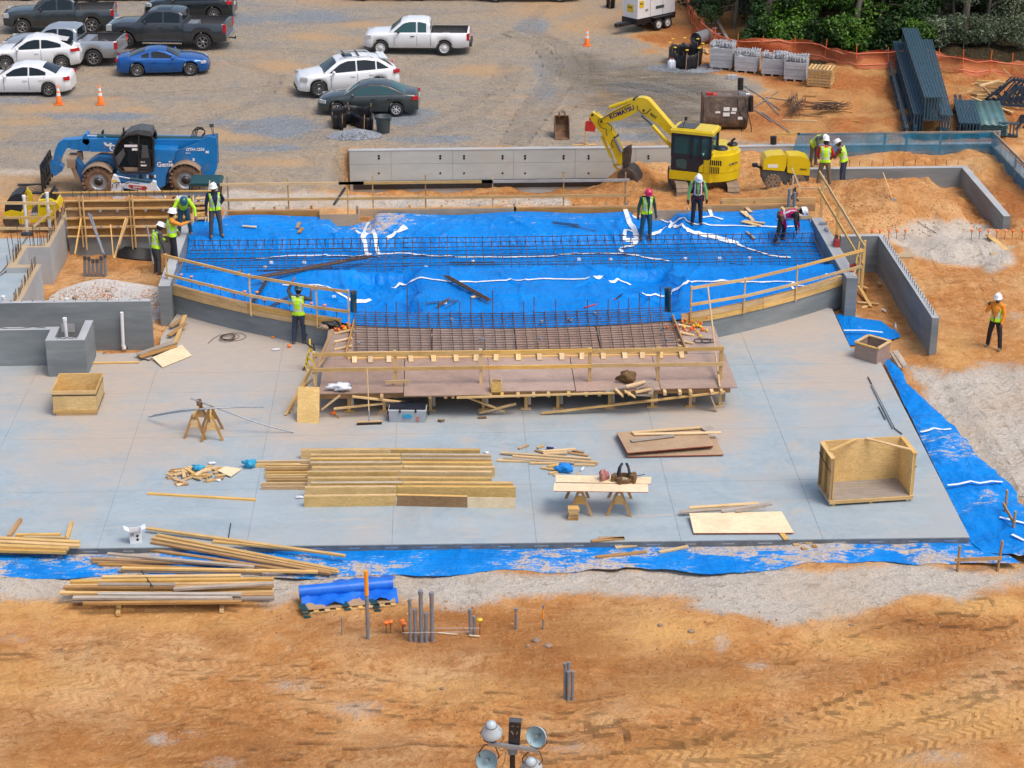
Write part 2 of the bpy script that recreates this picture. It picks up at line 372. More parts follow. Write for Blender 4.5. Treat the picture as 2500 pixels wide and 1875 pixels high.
AT['wood']=(GX>9)*sst(89.8,91.2,GY)*sst(11.5,14,GX-(100-GY)*.05)
def track(pts,wid,st=1.0):
 W_=[P(u,v_,ZY if v_<360 else-.2) for u,v_ in pts]; acc=0
 for a,b in zip(W_,W_[1:]):
  ex,ey=b.x-a.x,b.y-a.y; L=math.hypot(ex,ey); t=np.clip(((GX-a.x)*ex+(GY-a.y)*ey)/(L*L),0,1)
  s_=((GX-a.x-t*ex)*ey-(GY-a.y-t*ey)*ex)/L; d=np.hypot(GX-a.x-t*ex,GY-a.y-t*ey)
  k=st*np.clip((wid/2-d)/.14+.5,0,1); sel=k>AT['track']
  AT['track']=np.where(sel,k,AT['track']); AT['tu']=np.where(sel,acc+t*L,AT['tu']); AT['tv']=np.where(sel,s_,AT['tv']); acc+=L
for pts,wd,st in (([(2140,1478),(2260,1500),(2380,1515),(2450,1512)],.62,.9),([(1700,1875),(1900,1850),(2130,1800),(2300,1755),(2520,1690)],.62,.9),([(1840,1885),(2100,1840),(2300,1800),(2520,1740)],.6,.9),
([(1560,1800),(1800,1760),(2030,1690),(2200,1620),(2400,1560),(2520,1500)],.6,.8),([(1450,1760),(1750,1725),(2000,1660),(2300,1560)],.55,.5),([(120,1700),(300,1730),(450,1755),(640,1810)],.6,.7),([(-20,1640),(200,1660),(400,1690),(600,1720),(800,1770)],.6,.55),
([(240,1545),(300,1575),(380,1560)],.5,.5),([(0,1760),(250,1785),(430,1830),(560,1880)],.6,.6),([(1240,1820),(1500,1790),(1800,1790)],.55,.5),([(1620,1650),(1700,1690),(1780,1650),(1880,1620)],.5,.7),
([(2330,930),(2420,1010),(2480,1120),(2510,1200)],.55,.8),([(2440,920),(2500,1010)],.5,.7),([(2300,560),(2360,620),(2400,680),(2430,760)],.5,.5),([(2230,560),(2280,640),(2320,700)],.5,.4)):
 track(pts,wd,st)
for dv in (0,46):
 for pts,wd,st in (([(-20,1585),(300,1600),(700,1640),(1100,1700),(1500,1730)],.5,.5),([(-20,1720),(400,1800),(900,1840),(1400,1820),(1900,1740),(2520,1600)],.5,.55),([(1300,1880),(1700,1830),(2100,1740),(2520,1640)],.55,.7),([(1500,1640),(1800,1600),(2100,1560),(2400,1470)],.5,.6),([(600,1500),(400,1560),(150,1590),(-20,1600)],.5,.45)):track([(u_,v_+dv) for u_,v_ in pts],wd,st)
for pts,wd,st in (([(1240,84),(1310,110),(1345,150),(1335,205),(1290,260),(1245,345)],.7,.8),([(1290,78),(1370,115),(1395,160),(1380,210),(1330,270),(1270,350)],.7,.8),([(1330,90),(1420,140),(1430,190),(1400,250),(1350,330)],.6,.6),([(1235,150),(1215,200),(1160,250),(1000,310),(700,345),(400,350)],.6,.6),([(1260,170),(1240,220),(1180,275),(1050,330),(760,365)],.6,.6),([(1810,285),(1700,235),(1600,205),(1480,190),(1380,185)],.7,.8),([(1830,305),(1700,258),(1600,230),(1500,215),(1390,215)],.7,.7),([(1720,320),(1560,270),(1420,260),(1300,300)],.6,.6),([(540,118),(760,128),(900,150),(1000,190),(1120,230),(1230,240)],.6,.5),([(560,150),(680,190),(640,250),(480,300),(250,330),(40,345)],.6,.5),([(100,240),(400,230),(650,215)],.6,.45),([(60,325),(300,305),(620,310)],.6,.5),([(1200,30),(900,50),(640,70),(560,60)],.6,.5),([(1000,160),(1160,120),(1280,70),(1330,20)],.6,.5)):
 track(pts,wd,st)
GZ-=AT['track']*.03
_in=((GX>-26)&(GX<10.4)&(GY>44.1)&(GY<58))|((GX>-11.4)&(GX<10.9)&(GY>56)&(GY<67.4))
GZ=np.where(_in,np.minimum(GZ,-.22),GZ)
GZ=np.where((GX<-15.9)&(GY>57.5)&(GY<65.3),-.3,GZ)
nx_,ny_=GX.shape
_vs=np.stack([GX,GY,GZ],-1).reshape(-1,3)
_i=np.arange(nx_*ny_).reshape(nx_,ny_)
_fs=np.stack([_i[:-1,:-1],_i[1:,:-1],_i[1:,1:],_i[:-1,1:]],-1).reshape(-1,4)
me=bpy.data.meshes.new('ground'); me.vertices.add(len(_vs)); me.vertices.foreach_set('co',_vs.ravel())
me.loops.add(_fs.size); me.loops.foreach_set('vertex_index',_fs.ravel()); me.polygons.add(len(_fs))
me.polygons.foreach_set('loop_start',np.arange(0,_fs.size,4)); me.polygons.foreach_set('use_smooth',np.ones(len(_fs),bool)); me.update()
for k,a in AT.items():
 at=me.attributes.new(k,'FLOAT','POINT'); at.data.foreach_set('value',a.ravel().astype(np.float32))
def gz(x,y):
 i=int(np.clip(np.searchsorted(gx,x)-1,0,nx_-2)); j=int(np.clip(np.searchsorted(gy,y)-1,0,ny_-2))
 a,b=(x-gx[i])/(gx[i+1]-gx[i]),(y-gy[j])/(gy[j+1]-gy[j])
 return float((GZ[i,j]*(1-a)+GZ[i+1,j]*a)*(1-b)+(GZ[i,j+1]*(1-a)+GZ[i+1,j+1]*a)*b)
def PG(u,v_,z0=0.0):
 z=z0
 for _ in range(12):p=P(u,v_,z); z=.5*z+.5*gz(p.x,p.y)
 return P(u,v_,z)
def ground_mat():
 m,nt,bs=_new('ground'); bs.inputs['Roughness'].default_value=.95; bs.inputs['Specular IOR Level'].default_value=.15
 co=coords(nt,'World'); a={k:N(nt,'Attribute',attribute_name=k).outputs['Fac'] for k in AT}
 big=noise(nt,co,.35,5,.6); mid=noise(nt,co,1.7,6,.62,.4); fine=noise(nt,co,9,5,.6); grit=noise(nt,co,26,3,.7); spk=noise(nt,co,13,4,.75)
 stx=noise(nt,coords(nt,'World',(.35,1.6,1)),1.5,6,.65,.5)
 vor=N(nt,'TexVoronoi',Scale=24.0); lk(nt,co,vor.inputs['Vector']); vs_=vor.outputs['Distance']
 vcol=N(nt,'TexVoronoi',Scale=11.0); lk(nt,co,vcol.inputs['Vector'])
 c=mixc(nt,ramp(nt,mid,.34,.68),(.58,.25,.074),(.72,.37,.14))
 c=mixc(nt,ramp(nt,big,.46,.66,0,.75),c,(.80,.50,.245))
 c=mixc(nt,ramp(nt,stx,.52,.72,0,.6),c,(.44,.165,.044))
 crumb=noise(nt,co,3.2,9,.74,.3); cm=noise(nt,coords(nt,'World',(.6,1.4,1)),.42,5,.6,.6)
 c=mixc(nt,math2(nt,'MULTIPLY',ramp(nt,crumb,.50,.60),ramp(nt,cm,.42,.60,.08,.75)),c,(.40,.145,.038))
 c=mixc(nt,math2(nt,'MULTIPLY',ramp(nt,crumb,.46,.38),ramp(nt,cm,.4,.6,.6,.15)),c,(.80,.49,.24))
 gd=math2(nt,'MULTIPLY',a['gold'],ramp(nt,mid,.25,.5)); c=mixc(nt,gd,c,(.80,.45,.16))
 cl=ramp(nt,math2(nt,'ADD',a['clay'],math2(nt,'MULTIPLY',math2(nt,'SUBTRACT',crumb,.5),1.6)),.3,.75); cl=math2(nt,'MULTIPLY',cl,ramp(nt,a['clay'],.02,.15))
 ccl=mixc(nt,ramp(nt,fine,.35,.65),(.40,.13,.038),(.54,.225,.075))
 ccl=mixc(nt,ramp(nt,big,.42,.62),ccl,(.60,.32,.12))
 ystr=noise(nt,coords(nt,'World',(.3,.9,1)),.33,8,.66,1.1)
 yc=mixc(nt,ramp(nt,ystr,.30,.52),(.275,.272,.262),(.43,.335,.225))
 yc=mixc(nt,ramp(nt,math2(nt,'ADD',ystr,math2(nt,'MULTIPLY',math2(nt,'SUBTRACT',crumb,.5),.35)),.57,.64,0,.8),yc,(.54,.335,.165))
 yc=mixc(nt,ramp(nt,fine,.3,.75,0,.5),yc,(.36,.34,.315)); yc=mixc(nt,ramp(nt,crumb,.52,.60,0,.55),yc,(.205,.22,.23)); yc=mixc(nt,ramp(nt,crumb,.44,.36,0,.5),yc,(.46,.41,.35))
 ysp=ramp(nt,big,.38,.6,.15,1); yc=mixc(nt,math2(nt,'MULTIPLY',ysp,ramp(nt,spk,.5,.64,0,.38)),yc,(.12,.115,.11)); yc=mixc(nt,math2(nt,'MULTIPLY',ysp,ramp(nt,spk,.48,.36,0,.3)),yc,(.47,.44,.41))
 yc=mixc(nt,ramp(nt,math2(nt,'ADD',a['clay'],math2(nt,'MULTIPLY',math2(nt,'SUBTRACT',crumb,.5),1.1)),.08,.75),yc,(.52,.345,.195)); yc=mixc(nt,ramp(nt,math2(nt,'ADD',a['blue'],math2(nt,'MULTIPLY',math2(nt,'SUBTRACT',crumb,.5),1.3)),.3,.65),yc,mixc(nt,ramp(nt,spk,.4,.6),(.30,.33,.355),(.20,.225,.25)))
 yf=ramp(nt,math2(nt,'ADD',a['yard'],math2(nt,'MULTIPLY',math2(nt,'SUBTRACT',crumb,.5),1.2)),.3,.7); yf=math2(nt,'MULTIPLY',yf,ramp(nt,a['yard'],.02,.12))
 c=mixc(nt,math2(nt,'MULTIPLY',cl,math2(nt,'SUBTRACT',1,yf)),c,ccl); c=mixc(nt,yf,c,yc)
 dk=math2(nt,'MULTIPLY',a['dark'],ramp(nt,stx,.22,.5)); dcol=mixc(nt,yf,(.32,.115,.03),(.125,.105,.075)); c=mixc(nt,math2(nt,'MULTIPLY',dk,.85),c,dcol)
 tw=math2(nt,'SINE',math2(nt,'MULTIPLY',math2(nt,'ADD',a['tu'],math2(nt,'MULTIPLY',math2(nt,'ABSOLUTE',a['tv'],0),.8)),26),0)
 tw=ramp(nt,math2(nt,'ADD',tw,math2(nt,'MULTIPLY',math2(nt,'SUBTRACT',fine,.5),2.5)),-.4,.8)
 tk=math2(nt,'MULTIPLY',math2(nt,'MULTIPLY',a['track'],tw),ramp(nt,mid,.38,.6))
 c=mixc(nt,math2(nt,'MULTIPLY',tk,.6),c,mixc(nt,yf,(.30,.105,.024),(.20,.18,.15)))
 c=mixc(nt,math2(nt,'MULTIPLY',math2(nt,'MULTIPLY',a['track'],yf),ramp(nt,mid,.3,.6,.2,.75)),c,mixc(nt,ramp(nt,fine,.4,.6),(.33,.27,.20),(.24,.225,.205)))
 pf=ramp(nt,math2(nt,'ADD',a['pale'],math2(nt,'MULTIPLY',math2(nt,'SUBTRACT',crumb,.5),2.0)),.22,.85); pf=math2(nt,'MULTIPLY',pf,ramp(nt,a['pale'],.02,.15))
 pc=mixc(nt,ramp(nt,grit,.3,.7),(.76,.69,.60),(.52,.46,.39)); pc=mixc(nt,ramp(nt,crumb,.53,.62,0,.6),pc,(.34,.26,.18)); pc=mixc(nt,ramp(nt,vs_,.0,.35,.7,0),pc,(.30,.27,.24))
 pc=mixc(nt,ramp(nt,big,.45,.68,0,.55),pc,(.60,.44,.29)); c=mixc(nt,pf,c,pc)
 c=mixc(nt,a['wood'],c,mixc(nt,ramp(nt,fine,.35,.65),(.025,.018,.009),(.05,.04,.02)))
 pb=ramp(nt,vcol.outputs['Distance'],.05,.13,1,0); pr=ramp(nt,vcol.outputs['Color'],.72,.8)
 c=mixc(nt,math2(nt,'MULTIPLY',math2(nt,'MULTIPLY',pb,pr),.5),c,(.62,.48,.34))
 c=mixc(nt,ramp(nt,spk,.54,.64,0,.38),c,mixc(nt,.5,c,(.10,.045,.015))); c=mixc(nt,ramp(nt,spk,.44,.36,0,.22),c,(.78,.52,.26))
 lk(nt,c,bs.inputs['Base Color'])
 h=math2(nt,'ADD',math2(nt,'MULTIPLY',fine,1.0),math2(nt,'MULTIPLY',grit,.35)); h=math2(nt,'ADD',h,math2(nt,'MULTIPLY',mid,1.6))
 h=math2(nt,'SUBTRACT',h,math2(nt,'MULTIPLY',tk,.5)); h=math2(nt,'ADD',h,math2(nt,'MULTIPLY',crumb,2.0)); bump(nt,h,bs,.9,.09)
 return m
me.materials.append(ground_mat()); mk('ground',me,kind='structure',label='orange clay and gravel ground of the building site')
# ================ CONCRETE, STAGE, DECK
def conc(name,c1,c2,stain,samt,str_=(1,1,1),rough=.85,bmp=.004,zones=()):
 m,nt,bs=_new(name); bs.inputs['Roughness'].default_value=rough; bs.inputs['Specular IOR Level'].default_value=.3
 co=coords(nt,'World',str_); cw=coords(nt,'World')
 n1=noise(nt,co,.8,6,.62); n2=noise(nt,co,4.5,5,.6); n3=noise(nt,cw,30,3,.7)
 c=mixc(nt,ramp(nt,n1,.35,.65),c1,c2)
 c=mixc(nt,ramp(nt,n2,.3,.8,0,.45),c,tuple(x*.8 for x in c1))
 c=mixc(nt,ramp(nt,noise(nt,cw,.55,7,.68,.6),.66-samt*.2,.80-samt*.12,0,min(.9,samt*1.1)),c,stain)
 if zones:
  sw=noise(nt,cw,1.1,5,.6,4.0); c=mixc(nt,ramp(nt,sw,.35,.7,0,.35),c,(.44,.51,.54)); st=noise(nt,coords(nt,'World',(.22,3.5,1)),1.3,6,.7,.4); c=mixc(nt,ramp(nt,st,.60,.70,0,.5),c,(.60,.45,.31)); wt=noise(nt,cw,.45,4,.55,1.0); c=mixc(nt,ramp(nt,wt,.56,.7,0,.45),c,(.24,.315,.355)); wg=noise(nt,cw,.28,5,.6,.5); c=mixc(nt,ramp(nt,wg,.5,.66,0,.7),c,(.40,.395,.38))
 for zx,zy,zr in zones:
  vd=nt.nodes.new('ShaderNodeVectorMath'); vd.operation='DISTANCE'; lk(nt,cw,vd.inputs[0]); vd.inputs[1].default_value=(zx,zy,0)
  dd=math2(nt,'ADD',vd.outputs['Value'],math2(nt,'MULTIPLY',math2(nt,'SUBTRACT',n1,.5),5.0)); c=mixc(nt,ramp(nt,dd,zr*1.2,zr*.35,0,.8),c,mixc(nt,ramp(nt,n2,.35,.65),(.52,.40,.29),(.44,.37,.31)))
 c=mixc(nt,ramp(nt,n3,.35,.8,0,.22),c,tuple(x*.55 for x in c2))
 lk(nt,c,bs.inputs['Base Color']); bump(nt,n3,bs,.3,bmp); return m
conc('conc_slab',(.365,.428,.46),(.285,.35,.385),(.50,.40,.30),.7,(.6,1.6,1),.6,zones=[(-8.5,57.6,5.5),(-1,56,5),(8.6,58.5,3.4),(-13,54.5,3.4),(-11.5,50.5,2.6),(-6,51.5,2.6),(4.5,51,2.2),(9.5,54,2.2)])
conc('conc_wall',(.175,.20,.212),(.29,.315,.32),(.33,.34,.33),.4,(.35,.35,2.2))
conc('conc_ret',(.50,.525,.51),(.40,.425,.415),(.48,.38,.25),.4,(.5,.5,1.4))
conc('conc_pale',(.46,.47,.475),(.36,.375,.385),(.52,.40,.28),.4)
conc('conc_tan',(.50,.38,.24),(.42,.31,.19),(.46,.28,.14),.5)
conc('sandpile',(.70,.66,.62),(.55,.5,.45),(.6,.42,.26),.3,bmp=.03)
def tarp_mat():
 m,nt,bs=_new('tarp'); bs.inputs['Specular IOR Level'].default_value=.16
 co=coords(nt,'World'); d=N(nt,'Attribute',attribute_name='dirt').outputs['Fac']
 n1=noise(nt,co,.7,5,.6); n2=noise(nt,coords(nt,'World',(1,2.4,1)),2.1,6,.62,1.0); n3=noise(nt,co,14,3,.6)
 c=mixc(nt,ramp(nt,n1,.3,.7),(.0,.155,.53),(.0,.225,.70))
 c=mixc(nt,ramp(nt,n3,.5,.8,0,.25),c,(.0,.32,.85))
 dn=math2(nt,'ADD',math2(nt,'MULTIPLY',n2,.75),math2(nt,'MULTIPLY',n3,.25))
 f=ramp(nt,math2(nt,'ADD',math2(nt,'MULTIPLY',d,.34),dn),.78,.86)
 dc=mixc(nt,ramp(nt,n3,.35,.65),(.37,.32,.28),(.50,.43,.37))
 hz_=ramp(nt,math2(nt,'ADD',math2(nt,'MULTIPLY',d,.34),dn),.64,.84,0,.35)
 c=mixc(nt,hz_,c,(.08,.34,.70)); c=mixc(nt,f,c,dc); lk(nt,c,bs.inputs['Base Color'])
 lk(nt,ramp(nt,f,0,1,.4,.95),bs.inputs['Roughness'])
 w1=noise(nt,coords(nt,'World',(1.2,.5,1)),1.5,3,.5,1.8); w2=noise(nt,coords(nt,'World',(.45,1.5,1)),2.4,3,.5,1.5)
 h=math2(nt,'ADD',w1,math2(nt,'MULTIPLY',w2,.6)); bump(nt,h,bs,.5,.2); return m
tarp_mat()
def np_grid(name,X,Y,Z,mat,attrs=None,**kw):
 n,m_=X.shape; vs=np.stack([X,Y,Z],-1).reshape(-1,3); i=np.arange(n*m_).reshape(n,m_)
 c=V((float(X.mean()),float(Y.mean()),float(Z.min()))); vs=vs-np.array(c)
 f=np.stack([i[:-1,:-1],i[1:,:-1],i[1:,1:],i[:-1,1:]],-1).reshape(-1,4)
 me=bpy.data.meshes.new(name); me.from_pydata(vs.tolist(),[],f.tolist()); me.polygons.foreach_set('use_smooth',np.ones(len(f),bool))
 for k,a in (attrs or{}).items():me.attributes.new(k,'FLOAT','POINT').data.foreach_set('value',np.asarray(a,np.float32).ravel())
 me.materials.append(MT(mat)); me.update(); return mk(name,me,None,MX.Translation(c),**kw)
 # ---- slab: panels between the saw cuts
def clip(poly,xa,xb,ya,yb):
 for ax,s_,lim in ((0,1,xa),(0,-1,xb),(1,1,ya),(1,-1,yb)):
  out=[]
  for i in range(len(poly)):
   p,q=poly[i],poly[(i+1)%len(poly)]; a,b=(p[ax]-lim)*s_,(q[ax]-lim)*s_
   if a>=0:out.append(p)
   if (a>=0)!=(b>=0):t=a/(a-b); out.append((p[0]+(q[0]-p[0])*t,p[1]+(q[1]-p[1])*t))
  poly=out
  if not poly:return[]
 return poly
def yf(x):return 55.85+(x+.3)**2/27.0
slab=[(-24,44.0),(10.71,43.6),(10.93,55.82),(10.22,56.43),(10.29,59.8)]
slab+=[(x,yf(x)+.15) for x in np.linspace(10.1,-11.0,22)]
slab+=[(-11.1,60.2),(-11.35,58.2),(-11.3,56.9),(-13.0,56.75),(-13.0,56.9),(-24,56.9)]
simple('plastic_slate',(.10,.115,.125),(.16,.175,.185),scale=4,rough=.6)
SL=mk('slab',None,kind='structure',label='pale blue grey concrete slab with saw cut joints')
WM[SL]=MX.Identity(4)
XJ=[-24,-17.2,P(-110,1325).x,P(242,1325).x,P(603,1325).x,P(957,1325).x,P(1310,1325).x,P(1664,1325).x,P(2013,1325).x,14]
YJ=[43,P(1250,1183).y,P(1250,1055).y,P(1250,946).y,P(1900,889).y,62]
g_=.004
b=MB(); b.prism(slab,(0,.004,-.185),(1,0,0),(0,1,0),(0,0,.175)); b.build('slab_core','conc_wall',SL)
for xa,xb in zip(XJ,XJ[1:]):
 for ya,yb in zip(YJ,YJ[1:]):
  q=clip(slab,xa+g_,xb-g_,ya+g_,yb-g_)
  if len(q)<3:continue
  b=MB(); b.prism(q,(0,0,-.19),(1,0,0),(0,1,0),(0,0,.19)); b.build('concrete_panel','conc_slab',SL)
b=MB(); b.bar((-24,43.985,-.10),(10.7,43.585,-.10),.018,.17); b.build('edge_form','plastic_slate',SL)
for k in range(26):
 x=-13.2+k*.66*1.42;
 if x>10.4:break
 y=44.0-(x+24)*.4/34.7-.026; c=MB(); c.box((x,y,-.085),(.26+.05*(k%3),.004,.035)); c.build('edge_label','galv',SL)
 # ---- concrete walls
def wall(name,label,pts,z0,z1,th,mat='conc_wall',cat='wall',top='conc_pale',group=None):
 n=len(pts); pts=[V((p[0],p[1])) for p in pts]; off=[]
 for i in range(n):
  d=[]
  if i>0:d.append((pts[i]-pts[i-1]).normalized())
  if i<n-1:d.append((pts[i+1]-pts[i]).normalized())
  nn=sum([V((-q.y,q.x)) for q in d],V((0,0))); nn.normalize(); k=nn.dot(V((-d[0].y,d[0].x))); off.append(pts[i]+nn*th/max(k,.3))
 b=MB()
 for i in range(n-1):
  q=[pts[i],pts[i+1],off[i+1],off[i]]
  vs=[(p.x,p.y,z) for z in (z0,z1) for p in q]
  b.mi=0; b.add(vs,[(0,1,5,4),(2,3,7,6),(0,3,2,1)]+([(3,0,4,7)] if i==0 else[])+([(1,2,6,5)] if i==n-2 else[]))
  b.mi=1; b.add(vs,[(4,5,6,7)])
 return b.build(name,[mat,top],label=label,cat=cat,group=group)
def ties(root,pts,r=.045):
 for p in pts:
  b=MB(); b.mi=0; p=V(p); b.cyl(p+V((0,.05,0)),p+V((0,-.004,0)),r,n=9); b.build('tie_hole','black',root)
def rebars(root,p,q,n,h0,h1,r=.012,mat='rebar_dark',jit=.03):
 p,q=V(p),V(q)
 for i in range(n):
  c=p.lerp(q,(i+.5)/n); h=random.uniform(h0,h1); j=V((random.uniform(-jit,jit),random.uniform(-jit,jit),0))
  stick(c+j*.3,c+V((0,0,h))+j*h*1.5,r,'rebar',mat,root,n=5)
YR=77.05
rw=thing('retaining_wall','long pale concrete retaining wall with paired black tie holes behind the excavator','wall',(6,YR,-1.3))
b=MB(); b.box((7.0,YR+.14,-.45),(26.3,.22,1.9)); b.build('core','conc_ret',rw)
b=MB(); b.box((7.0,YR+.12,.515),(26.32,.30,.03)); b.build('wall_cap','conc_pale',rw)
xs=[-6.13]+[A(u,400,YR).x for u in (955,1105,1254,1404,1551,1700,1850,2000,2150,2300)]+[20.1]
zr_=[-1.35,-.75,-.05,.50]
for xa,xb in zip(xs,xs[1:]):
 for za,zb in zip(zr_,zr_[1:]):
  c=MB(); c.box(((xa+xb)/2,YR,(za+zb)/2),(xb-xa-.010,.03+random.uniform(0,.006),zb-za-.009)); c.build('panel','conc_ret',rw)
for u in (925,1075,1133,1227,1282,1376,1437,1583,1700,1820,1885):
 for v_ in (381,387):ties(rw,[A(u,v_,YR-.02)],.05)
 ties(rw,[A(u,423,YR-.02)],.045)
b=MB(); b.bar((-6.0,YR-.06,-.93),(6.2,YR-.06,-.9),.02,.34); b.build('drain_mat','black',rw)
for k in range(22):c=MB(); c.cyl((-5.8+k*.55,YR-.08,-.79),(-5.8+k*.55,YR-.055,-.79),.025,n=6); c.build('mat_fastener','white',rw)
wall('corner_wall','concrete wall running towards the camera at the far right edge behind blue netting',[(20.12,77.0),(20.12,70)],-.6,.5,.35,'conc_pale')
lw_=wall('footing_wall','grey L shaped concrete wall around the dirt pit at the right rear',[(18.32,67.7),(18.32,74.1),(12.05,74.1)],-.6,.5,.26,'conc_wall')
rebars(lw_,(12.6,74.2,.5),(18.2,74.2,.5),13,.18,.3,.012,'rebar',.1)
pw_=wall('pit_wall','tall grey concrete pit wall topped with rebar hooks right of the stage',[(11.35,64.1),(12.66,64.1),(12.66,56.2)],-.3,1.03,.22)
for k in range(26):
 y=56.5+k*.29; b=MB(); b.tube([(12.77,y,1.0),(12.77,y,1.10),(12.80,y+.12,1.13),(12.80,y+.2,1.07)],.011,5); b.build('rebar','rebar_dark',pw_)
wall('stage_pier','square concrete pier at the right front corner of the stage',[(10.65,59.55),(11.02,59.55)],-.3,1.15,.55,cat='pier')
wall('stage_pier','long concrete pier at the left front corner of the stage',[(-11.56,59.6),(-11.19,59.6)],-.3,1.17,1.9,cat='pier')
wall('stage_side_wall','pale topped side wall along the right edge of the blue tarp',[(10.72,60.15),(11.12,60.15)],-.3,.98,6.2,'conc_wall')
wall('stage_side_wall','concrete side wall along the left edge of the blue tarp',[(-11.62,61.52),(-11.3,61.52)],-.3,.98,5.2,'conc_wall')
f6=wall('front_wall','dark grey concrete wall with a white pipe at the left edge of the slab',[(-24,57.62),(-11.54,57.62)],-.3,1.4,.2)
rebars(f6,(-17,57.72,1.38),(-11.7,57.72,1.38),16,.04,.1,.01)
b=MB(); b.box((-14.15,57.615,.55),(.42,.012,.28)); b.build('patch','conc_pale',f6)
f7=wall('planter_wall','low notched concrete planter wall standing on the slab at far left',[(-24,55.9),(-14.33,55.9),(-14.33,55.0),(-13.16,55.0),(-13.16,56.65)],.003,1.17,.24)
for seg in (((-17.5,56.03),(-14.5,56.03)),((-14.0,55.13),(-13.4,55.13))):
 b=MB(); b.tube([(seg[0][0]+(seg[1][0]-seg[0][0])*k/8,seg[0][1],1.19+.03*math.sin(k*2)) for k in range(9)],.01,5); b.build('rebar','rebar_dark',f7)
s8=wall('stepped_wall','stepped pale concrete wall bristling with rebar between the upper slab and the pit',[(-15.76,58.0),(-15.76,62.2),(-16.55,62.2),(-16.55,63.95),(-15.78,63.95),(-15.78,68.45)],-.3,1.05,.3,'conc_pale',top='conc_tan')
for p,q,n,h in (((-15.92,58.3,1.03),(-15.92,62.1,1.03),20,.32),((-16.7,62.4,1.03),(-16.7,63.8,1.03),12,.42),((-16.5,64.1,1.03),(-15.95,64.1,1.03),7,.6),((-15.93,64.3,1.03),(-15.93,68.3,1.03),26,.34),((-16.9,62.0,.9),(-17.1,66.0,.9),5,.7)):rebars(s8,p,q,n,h*.6,h*1.3,.012,'rebar',.06)
b=MB(); b.prism([(-26,57.82),(-16.06,57.82),(-16.06,62.2),(-16.85,62.2),(-16.85,64.25),(-16.08,64.25),(-16.08,65.5),(-26,65.5)],(0,0,.3),(1,0,0),(0,1,0),(0,0,.56)); b.build('upper_slab','conc_slab',kind='structure',label='upper concrete slab at the far left behind the stepped wall')
YF=66.9
fw=thing('formwork_wall','plywood formwork wall with horizontal walers and vertical strongbacks behind the pit','formwork',(-13.5,YF,-.3))
b=MB(); b.box((-13.55,YF+.16,.1),(4.3,.28,.85)); b.build('lower_wall','conc_wall',fw)
zs=[.46,.78,1.12,1.46,1.76]
for za,zb in zip(zs,zs[1:]):
 for xa,xb in ((-15.7,-13.45),(-13.42,-11.4)):board((xa,YF,(za+zb)/2+.02),(xb,YF,(za+zb)/2+.02),.03,zb-za-.05,'form_panel','ply_old',fw)
for z in zs:board((-15.72,YF-.07,z),(-11.35,YF-.07,z),.09,.045,'waler','pine',fw)
board((-15.9,YF+.45,1.84),(-10.6,YF+.45,1.84),.05,.14,'form_panel','pine_grey',fw); board((-16.2,YF+.4,1.93),(-10.5,YF+.4,1.93),.09,.04,'waler','pine',fw)
for u in (197,205,318,326):
 x=A(u,520,YF-.15).x; board((x,YF-.16,-.05+random.uniform(0,.15)),(x+random.uniform(-.02,.02),YF-.16,1.98),.04,.09,'strongback','pine',fw,up=(0,1,0))
for u,v_ in ((245,514),(287,514),(356,513),(399,512),(247,554),(289,553)):
 b=MB(); p=A(u,v_,YF-.12); b.cyl(p,p+V((0,-.08,0)),.05,n=8); b.cyl(p+V((0,-.08,0)),p+V((0,-.13,0)),.022,n=6); b.build('tie_washer','galv',fw)
rebars(fw,(-15.6,YF+.25,1.8),(-11.6,YF+.25,1.8),14,.2,.42,.012,'rebar',.04)
for p,q in (((183,622),(198,535)),((278,638),(270,550)),((279,632),(308,532)),((290,600),(312,536))):
 a_,c_=A(p[0],p[1],64.9),A(q[0],q[1],YF-.25); a_.z=max(a_.z,gz(a_.x,a_.y)-.05)
 board(a_,c_,.04,.09,'form_brace','pine',fw)
 # ---- the tarp over the stage fill
X0,X1,YB=-11.28,10.7,67.55
_fr=random.Random(5); FOLDS=[]
for _k in range(90):
 _c=_fr.choice([(-4.35,60.2,1.6,2.0),(4.1,60.2,1.6,2.0),(-.2,66.3,10,.7),(-.2,62.2,10,.5),(-.2,59.5,9,2.2),(-5.2,66,1.5,1),(5,66,1.5,1)]); FOLDS.append((_c[0]+_fr.gauss(0,_c[2]*.6),_c[1]+_fr.gauss(0,_c[3]*.6),_fr.uniform(0,3.14) if _fr.random()<.5 else _fr.gauss(1.57,.5),_fr.uniform(.4,1.6),_fr.uniform(.05,.12),_fr.uniform(.03,.085)))
def folds(x,y):
 z=0
 for fx,fy,fa,fl,fw,fh in FOLDS:
  dx,dy=x-fx,y-fy; u_=dx*math.cos(fa)+dy*math.sin(fa); w_=-dx*math.sin(fa)+dy*math.cos(fa)+.12*u_*u_/fl; z=z+fh*np.exp(-(w_/fw)**2-(u_/fl)**4)
 return z*sst(67.45,67.0,y)
